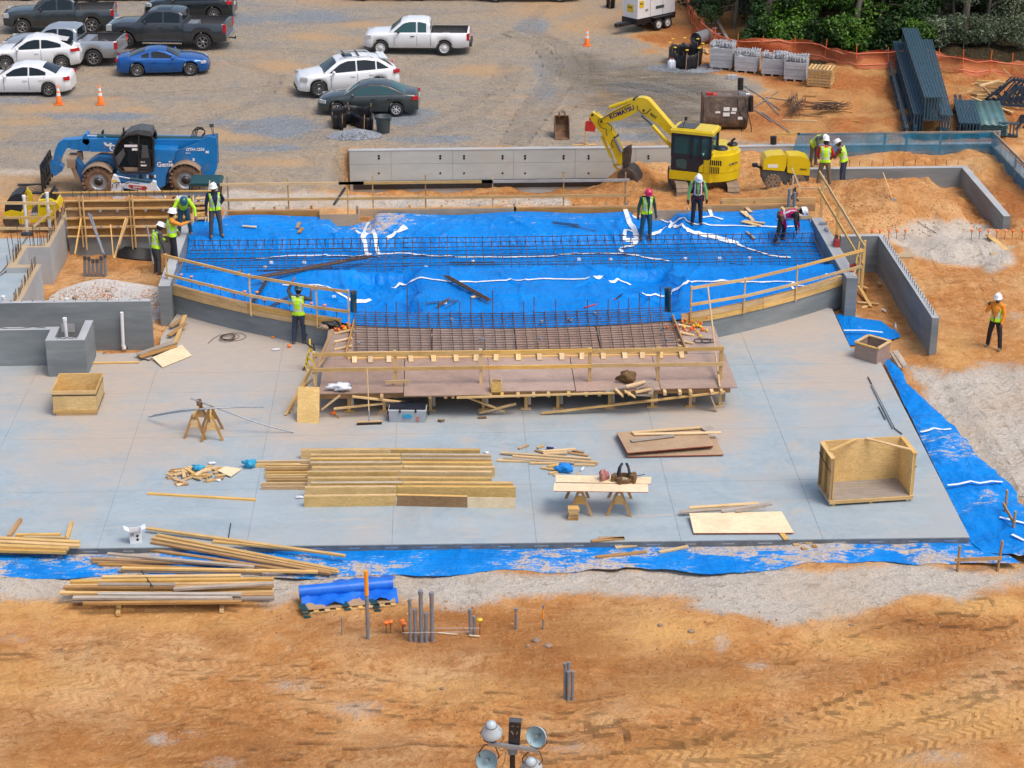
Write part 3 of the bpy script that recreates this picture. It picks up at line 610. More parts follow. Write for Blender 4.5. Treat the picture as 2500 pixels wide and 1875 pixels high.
def tarpz(x,y):
 x=np.asarray(x,float); y=np.asarray(y,float)
 z=.80+0*x
 z=z-.40*sst(61.9,62.5,y)*sst(65.6,65.0,y)+.10*sst(65.9,66.9,y)
 z=z-.46*sst(57.6,58.4,y)*sst(62.3,61.6,y)*(np.exp(-((x+4.35+.12*np.sin(y*3))/1.05)**6)+np.exp(-((x-4.1+.12*np.sin(y*2.6))/1.0)**6))
 z=z-.30*sst(65.6,66.4,y)*(np.exp(-((x+5.6)/.75)**8)+np.exp(-((x-5.2)/.75)**8))
 z=z+.08*np.cos((x+.3)*.34)*sst(62.8,61.0,y)*sst(56,58,y)
 z=z+.05*np.sin(x*1.3+1)*sst(65.6,66.6,y)-.1*sst(66.9,67.5,y)*0
 z=z+(fbm(x,y,1.1,70,3)*.07+np.abs(fbm(x+.3*y,y*.5,.55,80,2))*.06)*sst(67.5,66.6,y)
 return z+folds(x,y)
nu,nv_=420,300
TX=np.linspace(X0,X1,nu)[:,None]+np.zeros((1,nv_)); y0_=np.where(np.abs(TX+.3)<4.9,56.6+(TX+.3)**2/60,yf(TX)+.22)
TT=np.linspace(0,1,nv_)[None,:]; TY=y0_+(YB-y0_)*TT; TZ=tarpz(TX,TY)
edge_=sst(0,.03,TT); TZ=np.where((np.abs(TX+.3)<4.95),TZ*edge_+.74*(1-edge_),TZ)
_d=np.clip(.12+.42*sst(65.2,66.8,TY)+.5*np.exp(-((TX+4.6)/1.2)**2)*sst(62.5,65,TY)+.35*np.exp(-((TY-63.5)/1.2)**2)*(TX>-1)*(TX<3),0,1)
np_grid('stage_tarp',TX,TY,TZ,'tarp',{'dirt':_d},label='bright blue plastic sheet draped over the stage fill between the railings',cat='tarp')
def on_tarp(u,v_):
 z=.75
 for _ in range(14):p=P(u,v_,z); z=.6*z+.4*float(tarpz(p.x,p.y))
 return P(u,v_,z)
def tape(pts,wd=.10,label='',pr=on_tarp,lift=.03):
 q=[pr(*p) for p in pts]; o=[]
 for i in range(len(q)-1):
  n=max(2,int((q[i+1]-q[i]).length/.06))
  for k in range(n):o.append(q[i].lerp(q[i+1],k/n))
 o.append(q[-1]); vs=[]; b=MB()
 for i,p in enumerate(o):
  t=o[min(i+1,len(o)-1)]-o[max(i-1,0)]; s_=V((-t.y,t.x,0)).normalized()*wd*.42*(1+random.uniform(-.08,.08))
  for k in (-1,1):
   e=p+s_*k; e.z=(float(tarpz(e.x,e.y)) if pr is on_tarp else e.z)+lift; vs.append(e)
 b.smooth=True; b.add(vs,[(2*i,2*i+1,2*i+3,2*i+2) for i in range(len(o)-1)])
 return b.build('tape_strip','tape',label=label,cat='tape',group='white tape strips on the blue sheet')
for lab,wd,pts in (
('long white tape line crossing the sheet under the rear rebar mat',.13,[(620,634),(700,626),(770,625),(900,623),(1000,620),(1060,627),(1240,630),(1340,627),(1400,620),(1480,619),(1550,624),(1600,634),(1634,639)]),
('white tape line across the middle mound of the sheet hooked at both ends',.11,[(958,704),(975,692),(1000,690),(1100,689),(1240,685),(1340,682),(1460,682),(1510,683),(1530,692),(1540,698)]),
('white tape curve dropping into the left channel by the green pipes',.12,[(690,697),(775,697),(810,706),(835,722),(855,734),(905,733)]),
('white tape curve climbing out of the right channel to the railing',.12,[(1640,712),(1665,698),(1700,688),(1760,686),(1880,690)]),
('short white tape line at the bottom of the right channel',.10,[(1568,717),(1600,720),(1640,719)]),
('white tape strip running diagonally to the right edge of the rear mat',.14,[(1640,553),(1680,563),(1740,578),(1800,595),(1880,625),(1930,630)]),
('white tape line along the rear right sheet behind the standing worker',.12,[(1595,530),(1640,547),(1700,549),(1780,552),(1880,555),(1950,555)]),
('wide white tape strip at the feet of the worker in the red hard hat',.2,[(1526,512),(1535,540),(1545,555),(1552,575),(1560,580)]),
('white tape loop left of the worker in the red hard hat',.14,[(1555,568),(1527,562),(1524,585),(1560,584),(1540,602),(1512,609),(1520,617)]),
('white tape strip running right from the wide strip at the worker',.12,[(1545,530),(1560,529),(1590,531)]),
('white tape strip crossing behind the legs of the red hat worker',.12,[(1585,575),(1610,568),(1640,550)]),
('vertical white tape strip at the rear right board',.16,[(1732,512),(1738,530)]),('white tape cross strip at the rear right board',.1,[(1708,532),(1740,530),(1765,537)]),
('crumpled white tape leg of the left knot',.16,[(900,545),(890,565),(885,580),(892,595),(897,625)]),('crumpled white tape peak of the left knot',.16,[(872,565),(890,578),(910,565),(918,590),(925,622)]),
('white tape strip leading right from the left knot to a pointed fold',.16,[(945,583),(965,568),(985,553),(992,560),(970,568)]),('thin white tape line along the front right of the sheet',.1,[(1860,690),(1938,690),(1932,698),(1940,712)]),('short white tape strip near the right railing',.1,[(1925,698),(1975,700)])):
 tape(pts,wd,lab)
 # ---- back edge of the stage
sb=thing('stage_back_form','row of form boards along the rear edge of the blue tarp','formwork',(0,67.7,.6))
for u0,u1,m_ in ((556,780,'pine_dark'),(875,920,'ply_tan'),(920,1260,'pine_grey'),(1255,1590,'pine_dark'),(1685,1990,'pine_dark')):
 x0,x1=A(u0,510,67.7).x,A(u1,510,67.7).x; board((x0,67.72,.90),(x1,67.72,.90),.04,.24,'form_board',m_,sb)
 board((x0,67.78,1.03),(x1,67.78,1.03),.10,.03,'form_board','pine_dark',sb)
for u in (620,670,700,760,872,1000,1078,1170,1255,1400,1480,1530,1575,1700,1760,1800,1840):
 p=A(u,505,67.9); board((p.x,67.85,.7),(p.x,67.85,1.12+random.uniform(0,.06)),.09,.04,'form_stake',random.choice(['pine_dark','pine_grey','pine']),sb,up=(0,1,0))
for u0,u1,v0 in ((780,875,503),(1590,1682,490)):
 a_,c_=A(u0,v0,67.3),A(u1,v0,67.3); board((a_.x,67.25,.72),(c_.x,67.25,.72),.03,.62,'blockout_panel','ply_tan',sb)
 for x in (a_.x,c_.x):board((x,67.25,.72),(x,67.7,.72),.03,.6,'blockout_side','ply_tan',sb)
board((A(1760,498,68.6).x,68.5,.95),(A(1990,498,68.6).x,68.5,.95),.04,.2,'form_board','pine',sb)
board(A(468,556,66.9),A(536,556,66.9),.04,.2,'form_board','pine_grey',sb); board(A(536,556,66.9),A(555,515,67.7),.04,.2,'form_board','pine_grey',sb)
# ---- curved front wall with its form boards
def arc(x0,x1,n,off=0.0):
 r=[]
 for i in range(n+1):
  x=x0+(x1-x0)*i/n; t=2*(x+.3)/27; nn=V((t,-1,0)).normalized(); r.append(V((x,yf(x),0))+nn*off)
 return r
def curved(name,x0,x1,z0,z1,o0,o1,mat,parent,n=12):
 a_,c_=arc(x0,x1,n,o1),arc(x0,x1,n,o0); fr=frame(a_[0],a_[-1]); fr=MX.Translation((a_[0]+a_[-1])/2)@fr.to_3x3().to_4x4(); iv=fr.inverted()
 vs=[]
 for p,q in zip(a_,c_):vs+=[iv@V((*p[:2],z0)),iv@V((*p[:2],z1)),iv@V((*q[:2],z1)),iv@V((*q[:2],z0))]
 b=MB(); b.add(vs,[(4*i+k,4*i+(k+1)%4,4*i+4+(k+1)%4,4*i+4+k) for i in range(n) for k in range(4)]+[(0,1,2,3),(4*n+3,4*n+2,4*n+1,4*n)])
 return mk(name,b.mesh(name,mat),parent,fr)
cw=thing('stage_front_wall','curved grey concrete stage wall with a timber form band along its top','wall',(-.3,56,0))
curved('curved_wall',-11.25,10.8,-.15,.70,-.30,0,'conc_wall',cw,48)
for x0,x1 in ((-11.15,-8.6),(-8.58,-5.6),(4.95,7.7),(7.72,10.62)):
 curved('form_board',x0,x1,.655,.82,0,.04,'pine',cw); curved('form_board',x0,x1,.83,.995,.005,.035,'pine',cw); curved('form_cap',x0,x1,.98,1.0,-.08,0,'pine_dark',cw)
for k in range(15):
 x=-11.0+k*.37+random.uniform(-.06,.06); p=V((x,yf(x)+.35+random.uniform(0,.5),.7))
 if x>-5.2:break
 c=thing('capped_dowel','short rebar dowel with an orange safety cap behind the left railing','rebar',p,group='capped dowels behind the left railing')
 h=random.uniform(.28,.42); stick(p,p+V((0,0,h)),.01,'rebar','rebar',c,n=5)
 b=MB(); b.lathe([(0,.07),(.06,.06),(.065,.03),(.03,.02),(.025,-.05),(0,-.05)],8,MX.Translation(p+V((0,0,h)))); b.build('safety_cap','pinkcap',c)
 # ---- rebar mats
rm=thing('rear_rebar_mat','wide grid of tied reinforcing bars spanning the trench in the blue sheet','rebar mat',(0,63.6,.8))
for y,z in ((62.55,.80),(62.95,.82),(63.35,.80),(63.75,.82),(64.15,.80),(64.5,.86),(64.8,.93),(62.9,.58),(63.9,.56),(64.7,.62)):
 for xa,xb in ((-11.1,-3.6),(-3.8,3.9),(3.7,10.6)):b=MB(); b.tube([(xa+(xb-xa)*k/6,y+random.uniform(-.02,.02),z+random.uniform(-.015,.015)) for k in range(7)],.0125,5); b.build('long_bar','rebar_dark',rm)
for k in range(72):
 x=-11.0+k*.302+random.uniform(-.03,.03); b=MB(); b.tube([(x,62.45,.55),(x,62.48,.82),(x,63.6,.83),(x,64.8,.92),(x+.01,64.86,.96),(x,64.9,.6)],.0115,5); b.build('cross_bar','rebar' if k%3 else 'rebar_dark',rm)
fm=thing('front_rebar_mat','curved grid of reinforcing bars over the plywood apron in front of the tarp','rebar mat',(-.3,55.6,.8))
for k in range(17):
 t=k/16; y0=54.6+2.9*t
 b=MB(); b.tube([(x,y0+.022*(1-t*.4)*(x+.3)**2*(.25+.75*t)+random.uniform(-.01,.01),.84+.05*t+random.uniform(-.01,.01)) for x in np.linspace(-5.15-.0*t,4.6,14)],.0115,5); b.build('long_bar','rebar',fm)
for k in range(31):
 x=-5.05+k*.32+random.uniform(-.02,.02); a_=(x+.3)*.035
 y1=57.55+.3*((x+.3)/5)**2
 pts=[(x-a_*.0,54.5,.86),(x+a_*.4,56.0,.885),(x+a_,y1,.93)]
 if random.random()<.7:pts.append((x+a_,y1+.04,1.25+random.uniform(-.1,.5)*(k%2)))
 b=MB(); b.tube(pts,.016,5); b.build('cross_bar','rebar',fm)
for k in range(16):
 u,v_=random.choice([(868,810),(1025,818),(875,838),(1015,848),(1100,780),(1220,780),(1320,785),(1393,780),(1455,765),(1580,765),(1618,805),(1470,820),(1175,828),(1182,856),(1630,830),(1320,827)]); p=P(u+random.uniform(-4,4),v_,.9)
 b=MB(); b.box(p,(.09,.09,.07),MX.Rotation(random.random(),3,'Z')); b.build('bar_chair','galv',fm)
 # ---- timber deck in front of the stage
dk=thing('timber_deck','raised plywood deck on timber shores with a guard rail in front of the stage','deck',(0,53.2,0))
rows=[((-6.02,-3.62),(51.72,54.3)),((-3.6,-1.15),(51.45,54.3)),((-1.13,1.30),(51.70,54.3)),((1.32,3.75),(51.62,54.3)),((3.77,5.97),(51.72,54.3))]
for i,((xa,xb),(ya,yb)) in enumerate(rows):
 board((xa,(ya+yb)/2,.71+.008*(i%2)),(xb,(ya+yb)/2,.71+.008*(i%2)),yb-ya,.025,'deck_sheet','ply_red',dk)
board((-6.0,55.6,.712),(-5.35,55.6,.712),2.55,.025,'deck_sheet','ply_red',dk); board((4.85,55.45,.712),(5.95,55.45,.712),2.25,.025,'deck_sheet','ply_red',dk)
for k in range(4):xa=-5.32+k*2.54; board((xa,55.85,.705),(xa+2.5,55.85,.705),3.05,.022,'soffit_sheet','ply_red',dk)
board((-5.33,54.42,.80),(4.75,54.34,.80),.04,.2,'edge_board','pine',dk); board((-5.3,54.30,.735),(4.7,54.24,.735),.09,.04,'edge_board','pine',dk)
board((-5.36,54.4,.80),(-5.2,57.2,.80),.04,.2,'edge_board','pine_dark',dk); board((4.8,54.35,.80),(4.72,57.2,.80),.04,.2,'edge_board','pine_dark',dk)
for u in (865,905,950,1002,1057,1113,1163,1212,1265,1316,1371,1421,1472,1524,1568,1613,1662):
 t=A(u,876+abs(u-1250)*-.008,54.27); t.z=.9; q=V((t.x+random.uniform(-.03,.03),53.95,.74)); board(q,V((t.x,54.33,.88)),.14,.03,'cleat','pine_pale',dk)
for v0 in (813,833,852):
 p=P(850,v0,.74); board((p.x-.42,p.y-.05,.745),(p.x+.12,p.y+.12,.8),.09,.04,'cleat','pine_pale',dk)
for v0 in (800,818,838,852):
 p=P(1665,v0,.74); board((p.x-.1,p.y+.12,.8),(p.x+.36,p.y-.06,.745),.09,.04,'cleat','pine_pale',dk)
for u in (932,1050,1088,1106,1124,1175,1197,1226,1265,1303,1339,1389,1431,1463,1536,1623,1660,1686,1738,1762):
 p=A(u,968,51.55); b=board((p.x,51.5,.645),(p.x,54.2,.645),.09,.09,'deck_joist','pine',dk)
for u in (852,938,1051,1180,1284,1362,1488,1592,1685,1757):
 p=A(u,990,52.05); board((p.x,52.05,.004),(p.x,52.05,.6),.09,.09,'shore_post','pine',dk); board((p.x+.1,52.05,.15),(p.x+.1,52.05,.6),.09,.09,'shore_post','pine_grey',dk)
 board((p.x-.15,52.05,.02),(p.x+.15,52.05,.02),.14,.036,'sole_plate','pine',dk)
for xa,xb in ((-6.0,-2.2),(-2.1,1.8),(1.9,5.8)):
 board((xa,51.9,.56),(xb,51.9,.56),.04,.14,'stringer','pine_dark',dk); board((xa,53.7,.56),(xb,53.7,.56),.04,.14,'stringer','pine_dark',dk)
for p,q in (((815,998),(935,985)),((1130,966),(1232,1004)),((1170,1008),(1260,986)),((1322,1009),(1770,957)),((860,968),(1010,985)),((785,1000),(830,965)),((1735,965),(1756,1020))):
 board(A(*p,51.62),A(*q,51.66),.04,.09,'diagonal_brace','pine',dk,up=(0,1,0))
board(A(1115,971,51.40),A(1500,959,51.46),.05,.05,'edge_strip','pine_pale',dk)
gr=thing('deck_guard_rail','yellow pine guard rail with six posts along the front of the timber deck','railing',(0,52.2,.72))
RY=52.25; rx=[A(u,900,RY).x for u in (768,965,1174,1440,1607,1760)]
for i,x in enumerate(rx):board((x,RY+.05,.3 if i in (1,5) else.73),(x,RY+.05,1.78),.09,.09,'post','pine',gr,up=(0,1,0));
for z,m_ in ((1.72,'pine'),(1.24,'pine')):
 for xa,xb in ((rx[0]-.05,rx[2]+.05),(rx[2]+.06,rx[3]+.05),(rx[3]+.06,rx[5]+.06)):board((xa,RY-.02,z+random.uniform(-.015,.015)),(xb,RY-.02,z+random.uniform(-.015,.015)),.04,.11,'rail',m_,gr)
board((rx[1]-.3,RY-.09,.86),(rx[1]+.4,RY-.09,.88),.04,.09,'toe_block','pine',gr)
# ---- railings round the stage
def railing(label,pts,zb,zt,n_mid=1,mat='pine',wd=.09,post_mat='pine_dark',low=.5,ends=True):
 r=thing('guard_rail',label,'railing',(*pts[0],zb[0] if hasattr(zb,'__len__') else zb))
 for i,p in enumerate(pts):
  z=zb[i] if hasattr(zb,'__len__') else zb; board((p[0],p[1],z),(p[0],p[1],z+zt),.045,.09,'post',post_mat,r,up=(0,1,0))
 for p,q,za,zc_ in zip(pts,pts[1:],(zb if hasattr(zb,'__len__') else[zb]*9),(zb[1:] if hasattr(zb,'__len__') else[zb]*9)):
  d=(V(q)-V(p)).normalized(); o=V((d.y,-d.x))*.05; e=d*.05
  for h in (zt-.05,zt*low):board((p[0]+o.x-e.x,p[1]+o.y-e.y,za+h),(q[0]+o.x+e.x,q[1]+o.y+e.y,zc_+h),.04,wd,'rail',mat,r)
 return r
lx=[-11.35,-8.5,-6.35,-5.35]
railing('pine guard rail curving along the left front edge of the blue tarp',[(x,yf(x)-.06) for x in lx],.62,1.40,post_mat='pine')
rx_=[5.25,7.05,8.9,11.05]
railing('pine guard rail curving along the right front edge of the blue tarp',[(x,yf(x)-.06 if x<11 else 59.6) for x in rx_],[.72,.66,.64,.95],1.2,post_mat='pine')
bx=[A(u,470,68.3).x for u in (556,703,848,910,1039,1203,1376,1527)]
br=thing('rear_guard_rail','long pine guard rail along the trench behind the blue tarp','railing',(bx[0],68.3,.5))
for x in bx:board((x,68.35,.45),(x,68.35,1.98+random.uniform(0,.2)),.045,.09,'post',random.choice(['pine','pine_dark','pine_grey']),br,up=(0,1,0))
for xa,xb,m_ in ((A(536,440,68.3).x,bx[2]+.6,'pine'),(bx[2]-.3,bx[5],'pine'),(bx[5]-.4,A(1537,438,68.3).x,'pine_grey')):board((xa,68.28,1.86),(xb,68.28,1.86),.04,.10,'rail',m_,br)
for xa,xb,m_ in ((A(520,478,68.3).x,bx[3],'pine'),(bx[3],A(1540,475,68.3).x,'pine')):board((xa,68.28,1.28),(xb,68.28,1.28),.04,.10,'rail',m_,br)
rr_=thing('guard_rail','pine guard rail running back along the right edge of the blue tarp','railing',(11.3,63,1))
a0,a1=(11.25,60.0),(11.25,67.6)
for y,h in ((67.4,1.2),(64.5,1.15),(60.1,1.25)):board((11.28,y,.6),(11.28,y,1.0+h),.09,.045,'post','pine',rr_,up=(0,1,0))
board((11.22,59.8,2.12),(11.22,67.9,2.2),.04,.1,'rail','pine',rr_,up=(0,0,1)); board((11.22,59.8,1.5),(11.22,67.9,1.6),.04,.1,'rail','pine',rr_)
for p,q in (((11.0,59.9,1.5),(11.3,60.9,2.1)),((10.9,59.8,1.0),(11.25,60.6,1.45))):board(p,q,.04,.09,'brace','pine',rr_)
sh=thing('form_box','low pine form box with two grey pipes at the right rear corner of the tarp','formwork',(10.3,66.8,.9))
board((9.5,66.4,.98),(10.75,66.4,.98),.04,.14,'form_board','pine',sh); board((9.7,67.1,1.05),(10.75,67.1,1.05),.04,.14,'form_board','pine',sh); board((9.9,66.3,1.05),(9.8,67.2,1.12),.09,.04,'form_board','pine_pale',sh); board((10.35,66.3,1.05),(10.3,67.2,1.12),.09,.04,'form_board','pine_pale',sh)
for x,h in ((10.1,.75),(10.3,.62)):b=MB(); b.cyl((x,67.5,.6),(x,67.5,.95+h),.06,n=10); b.build('conduit','pvc_grey',sh)
# ---- tarp strips round the slab edge
def strip(name,label,inner,outer,z,n,m_,amp=.05,dirt=1.0,seed=5):
 def res(pl):
  w_=[P(u,v_,z) for u,v_ in pl]; L=[0]
  for a_,c_ in zip(w_,w_[1:]):L.append(L[-1]+(c_-a_).length)
  t=np.linspace(0,L[-1],n); return np.interp(t,L,[p.x for p in w_]),np.interp(t,L,[p.y for p in w_])
 (ix,iy),(ox,oy)=res(inner),res(outer); t=np.linspace(0,1,m_)[None,:]
 jag=fbm(ox,oy,1.3,seed,4)*.35; dx,dy=ox-ix,oy-iy; L=np.hypot(dx,dy)+1e-6; ox=ox+dx/L*jag; oy=oy+dy/L*jag
 X=ix[:,None]*(1-t)+ox[:,None]*t; Y=iy[:,None]*(1-t)+oy[:,None]*t
 Z=z+.012+amp*(0.5+fbm(X,Y,1.0,seed+3,4))*np.sin(np.clip(t,.03,.97)*math.pi)**.5+amp*.5*np.abs(fbm(X*2,Y,.7,seed+9,3))
 D=dirt*np.clip(.45+(.14 if dirt>.9 else 0)+1.5*fbm(X,Y,1.7,seed+20,4)+.1,0,1.15)
 gzv=np.vectorize(gz)(X,Y); Z=np.maximum(Z,gzv+.012)
 return np_grid(name,X,Y,Z,'tarp',{'dirt':D},label=label,cat='tarp')
strip('edge_tarp','dirty blue plastic strip along the front edge of the slab',[(-40,1346),(2400,1318)],[(-40,1420),(180,1418),(330,1408),(700,1410),(960,1402),(1250,1404),(1560,1392),(1850,1395),(1960,1380),(2040,1378),(2200,1374),(2330,1372),(2480,1370)],-.19,330,22,.05,.95,5)
strip('edge_tarp','creased blue plastic sheet down the right side of the slab',[(2150,872),(2200,975),(2260,1100),(2320,1220),(2372,1330),(2400,1352)],[(2204,915),(2214,943),(2253,975),(2311,1030),(2375,1108),(2410,1134),(2453,1192),(2490,1230),(2540,1270),(2560,1372)],-.19,170,40,.16,.72,25)
strip('edge_tarp','small blue sheet with a white tape line beside the plywood box at right',[(2040,770),(2050,790),(2062,815),(2074,845)],[(2092,776),(2150,785),(2190,822),(2150,842)],-.2,40,24,.05,.45,45)
for pts,lab in (([(2060,811),(2110,811),(2155,816)],'white tape line on the small blue sheet by the plywood box'),([(2247,1060),(2265,1056),(2280,1050),(2300,1054),(2322,1052)],'upper white tape strip across the right edge sheet'),([(2313,1190),(2340,1187),(2370,1180),(2392,1185),(2420,1180),(2447,1182)],'lower white tape strip across the right edge sheet'),([(2440,1268),(2470,1275),(2510,1285)],'white tape strip at the stakes near the right edge'),([(2470,1310),(2500,1325)],'short white tape strip at the lower right corner')):
 tape(pts,.1,lab,pr=lambda u,v_:P(u,v_,-.1),lift=.07)
 # ================ PARKED CARS
def paint(name,c,metal=.0,rough=.28):simple(name,c,tuple(x*.93 for x in c),scale=1.2,rough=rough,metal=metal,coat=.6)
paint('paint_white',(.78,.79,.80)); paint('paint_silver',(.42,.45,.48),.55,.32); paint('paint_grey',(.045,.058,.066),.35,.3); paint('paint_slate',(.05,.06,.07),.35,.3); paint('paint_blue',(.002,.095,.36),.35,.25); paint('paint_camry',(.06,.073,.075),.4,.3); paint('paint_dark',(.02,.025,.03),.3,.3)
simple('trim_black',(.02,.02,.022),(.03,.03,.032),rough=.6)
_wheels={}
def wheel_meshes(r,wdt,rim,style,tyre='rubber'):
 key=(round(r,3),round(wdt,3),style,tyre)
 if key in _wheels:return _wheels[key]
 t=MB(); rr=r*rim; h=wdt/2
 t.lathe([(rr,-h*.9),(rr*1.04,-h),(r*.93,-h),(r*.985,-h*.78),(r,-h*.4),(r,h*.4),(r*.985,h*.78),(r*.93,h),(rr*1.04,h),(rr,h*.9)],28)
 s=MB(); s.mi=0
 s.lathe([(rr,-h*.9),(rr*.97,h*.92),(rr*.9,h*.95),(rr*.86,h*.7)],24)
 s.mi=1; s.lathe([(rr*.9,h*.45),(.001,h*.45)],24); s.mi=0
 if style=='steel':
  s.lathe([(rr*.86,h*.7),(rr*.62,h*.62),(rr*.55,h*.8),(rr*.3,h*.85),(rr*.22,h*.98),(.001,h*1.0)],20)
  s.mi=1
  for k in range(8):a=k*math.pi/4; s.cyl((rr*.74*math.cos(a),rr*.74*math.sin(a),h*.6),(rr*.74*math.cos(a),rr*.74*math.sin(a),h*.68),rr*.09,n=6)
 else:
  n={'5':5,'6':6,'7':7,'10':10}[style]
  for k in range(n):
   a=2*math.pi*k/n; ca,sa=math.cos(a),math.sin(a); wd_=rr*(.17 if n>6 else.2)
   for o in ((0,) if n>5 else (-.11,.11)):
    p=V((ca*rr*.1-sa*o*rr*.6,sa*rr*.1+ca*o*rr*.6,h*.8)); q=V((ca*rr*.92-sa*o*rr*2.2,sa*rr*.92+ca*o*rr*2.2,h*.82)); s.bar(p,q,wd_*(1 if n>5 else.62),h*.25)
  s.lathe([(rr*.24,h*.7),(rr*.22,h*1.0),(.001,h*1.02)],14)
 _wheels[key]=(t,s); return t,s
def add_wheel(root,c,r,wdt,side,style,rimmat,tyre='rubber',rim=.68,cache={}):
 key=(round(r,3),round(wdt,3),style,rimmat,tyre)
 if key not in cache:
  t,s=wheel_meshes(r,wdt,rim,style,tyre); cache[key]=(t.mesh('wheel',tyre),s.mesh('rim',[rimmat,'black']))
 m=MX.Translation(V(c))@MX.Rotation(-side*math.pi/2,4,'X')
 w_=mk('wheel',cache[key][0],root,m,local=True); mk('rim',cache[key][1],w_,MX.Identity(4),local=True); return w_
def car(name,label,near_f,near_r,S,group='vehicles parked on the gravel yard'):
 pf,pr=PG(*near_f,ZY),PG(*near_r,ZY); d=pf-pr; d.z=0
 k=d.length/S['wb']; hd=math.atan2(d.y,d.x); x=d.normalized(); left=V((-x.y,x.x,0))
 near=1 if left.y<0 else-1
 mid=(pf+pr)/2-left*near*S['W']*k*.44
 mid.z=gz(mid.x,mid.y)+.005; root=thing(name,label,'car' if not S.get('bed') else 'pickup truck',mid,hd,group)
 I=lambda tab,q:float(np.interp(q,[t[0] for t in tab],[t[1] for t in tab]))
 wb,L0,L1,W,rw_=S['wb'],S['front'],S['rear'],S['W']/2,S['rw']
 ax=(wb/2,-wb/2); Ra=rw_*1.16; base=S.get('base',.23); n=110
 xs=sorted(set([round(L1+(L0-L1)*i/n,3) for i in range(n+1)]+[round(a+sg*Ra,3) for a in ax for sg in (-1,1)]))
 def zb(q):
  z=base+.06*max(0,(q-L0+.5)/.5)**2+.08*max(0,(L1+.4-q)/.4)
  for a in ax:
   if abs(q-a)<Ra:z=max(z,rw_+math.sqrt(max(0,Ra*Ra-(q-a)**2))*.98)
  return z
 bed=S.get('bed'); flo=S.get('floor',.75); secs=[]; kinds=[]
 for q in xs:
  z0,zt,w_=zb(q),I(S['top'],q),W*I(S['plan'],q); z0=min(z0,zt-.1); cr=S.get('crown',.05)
  if bed and bed[0]<q<bed[1]:
   pts=[(0,z0),(w_*.9,z0),(w_,z0+.05),(w_,(z0+zt)/2),(w_,zt-.01),(w_-.07,zt),(w_-.08,flo),(0,flo)]; kinds.append(1)
  else:
   fl=S.get('flare',.02); pts=[(0,z0),(w_*.9,z0),(w_*.985,z0+.06),(w_,z0*.45+zt*.55),(w_*(1-fl),zt-.09),(w_*(.965-fl),zt-.015),(w_*.72,zt+cr*.6),(0,zt+cr)]; kinds.append(0)
  secs.append(pts)
 b=MB(); vs=[]; m8=8
 for q,pts in zip(xs,secs):
  ring=[(q,-y,z) for y,z in pts]+[(q,y,z) for y,z in reversed(pts[1:-1])]; vs+=[(a*k,c*k,e*k) for a,c,e in ring]
 m_=14; fa={0:[],1:[],2:[]}
 for i in range(len(xs)-1):
  for j in range(m_):
   f=(i*m_+j,(i+1)*m_+j,(i+1)*m_+(j+1)%m_,i*m_+(j+1)%m_)
   inbed=kinds[i] or kinds[i+1]; mat_i=0
   if inbed and j in (5,6,7,8):mat_i=1
   if j in (0,13):mat_i=1
   fa[mat_i].append(f)
 for mi in (0,1):b.mi=mi; b.smooth=True; b.add(vs,fa[mi])
 b.mi=0; b.smooth=False; b.add(vs,[tuple(range(m_)),tuple(range((len(xs)-1)*m_+m_-1,(len(xs)-1)*m_-1,-1))])
 body=b.build('body',[S['paint'],'trim_black'],root,local=True)
 rf=S['roof']; c0,c1=rf[0][0],rf[-1][0]; zmax=max(z for _,z in rf); gx_=np.linspace(c1,c0,80) if c1<c0 else np.linspace(c0,c1,80)
 belt=lambda q:I(S['top'],q)-.03; wbelt=lambda q:W*I(S['plan'],q)*(.955-S.get('flare',.02)); wr=S.get('wr',.72)*W
 rfs=sorted(rf); zr=lambda q:max(I(rfs,q),belt(q)+.001); rows=9
 def gp(q,t,zz=None):
  z_b,z_r=belt(q),zr(q); wB=wbelt(q); fr=lambda z:(z-z_b)/max(zmax-z_b,.05)
  wt=wB+(wr-wB)*min(1,fr(z_r))**.9
  if t<=1:z=z_b+(z_r-z_b)*t; w_=wB+(wr-wB)*max(0,min(1,fr(z)))**.9; return w_-.05*max(0,t-.85)/.15*min(1,fr(z_r)),z-.012*max(0,t-.85)/.15
  s_=t-1; return (wt-.05*min(1,fr(z_r)))*(1-s_),z_r-.012+S.get('rcrown',.045)*math.sin(s_*math.pi/2)*min(1,fr(z_r)*2)
 ts=[i/rows for i in range(rows+1)]+[1.07,1.2,1.5,2.0]; nt_=len(ts); g=MB(); vs=[]
 for q in gx_:
  h=[gp(q,t) for t in ts]; ring=[(q,-y,z) for y,z in h]+[(q,y,z) for y,z in reversed(h[:-1])]; vs+=[(a*k,c*k,e*k) for a,c,e in ring]
 M_=2*nt_-1; g.smooth=True; g.add(vs,[(i*M_+j,(i+1)*M_+j,(i+1)*M_+j+1,i*M_+j+1) for i in range(len(gx_)-1) for j in range(M_-1)])
 g.smooth=False; g.add(vs,[tuple(range(M_)),tuple(range((len(gx_)-1)*M_+M_-1,(len(gx_)-1)*M_-1,-1))])
 g.build('cab',[S.get('cabpaint',S['paint'])],root,local=True)
 xr0,xr1=S['screen']; xb0,xb1=S['back']
 def patch(nm,qs,tt,side,mat,off=.008):
  p=MB()
  def fn(i,j):
   q=qs[i]; t=tt[j] if not callable(tt[j]) else tt[j](q); y,z=gp(q,t); e=off; return ((q)*k,side*(y+(e if t<=1 else 0))*k,(z+(e if t>1 else 0))*k)
  p.grid(len(qs),len(tt),fn); return p.build(nm,mat,root,local=True)
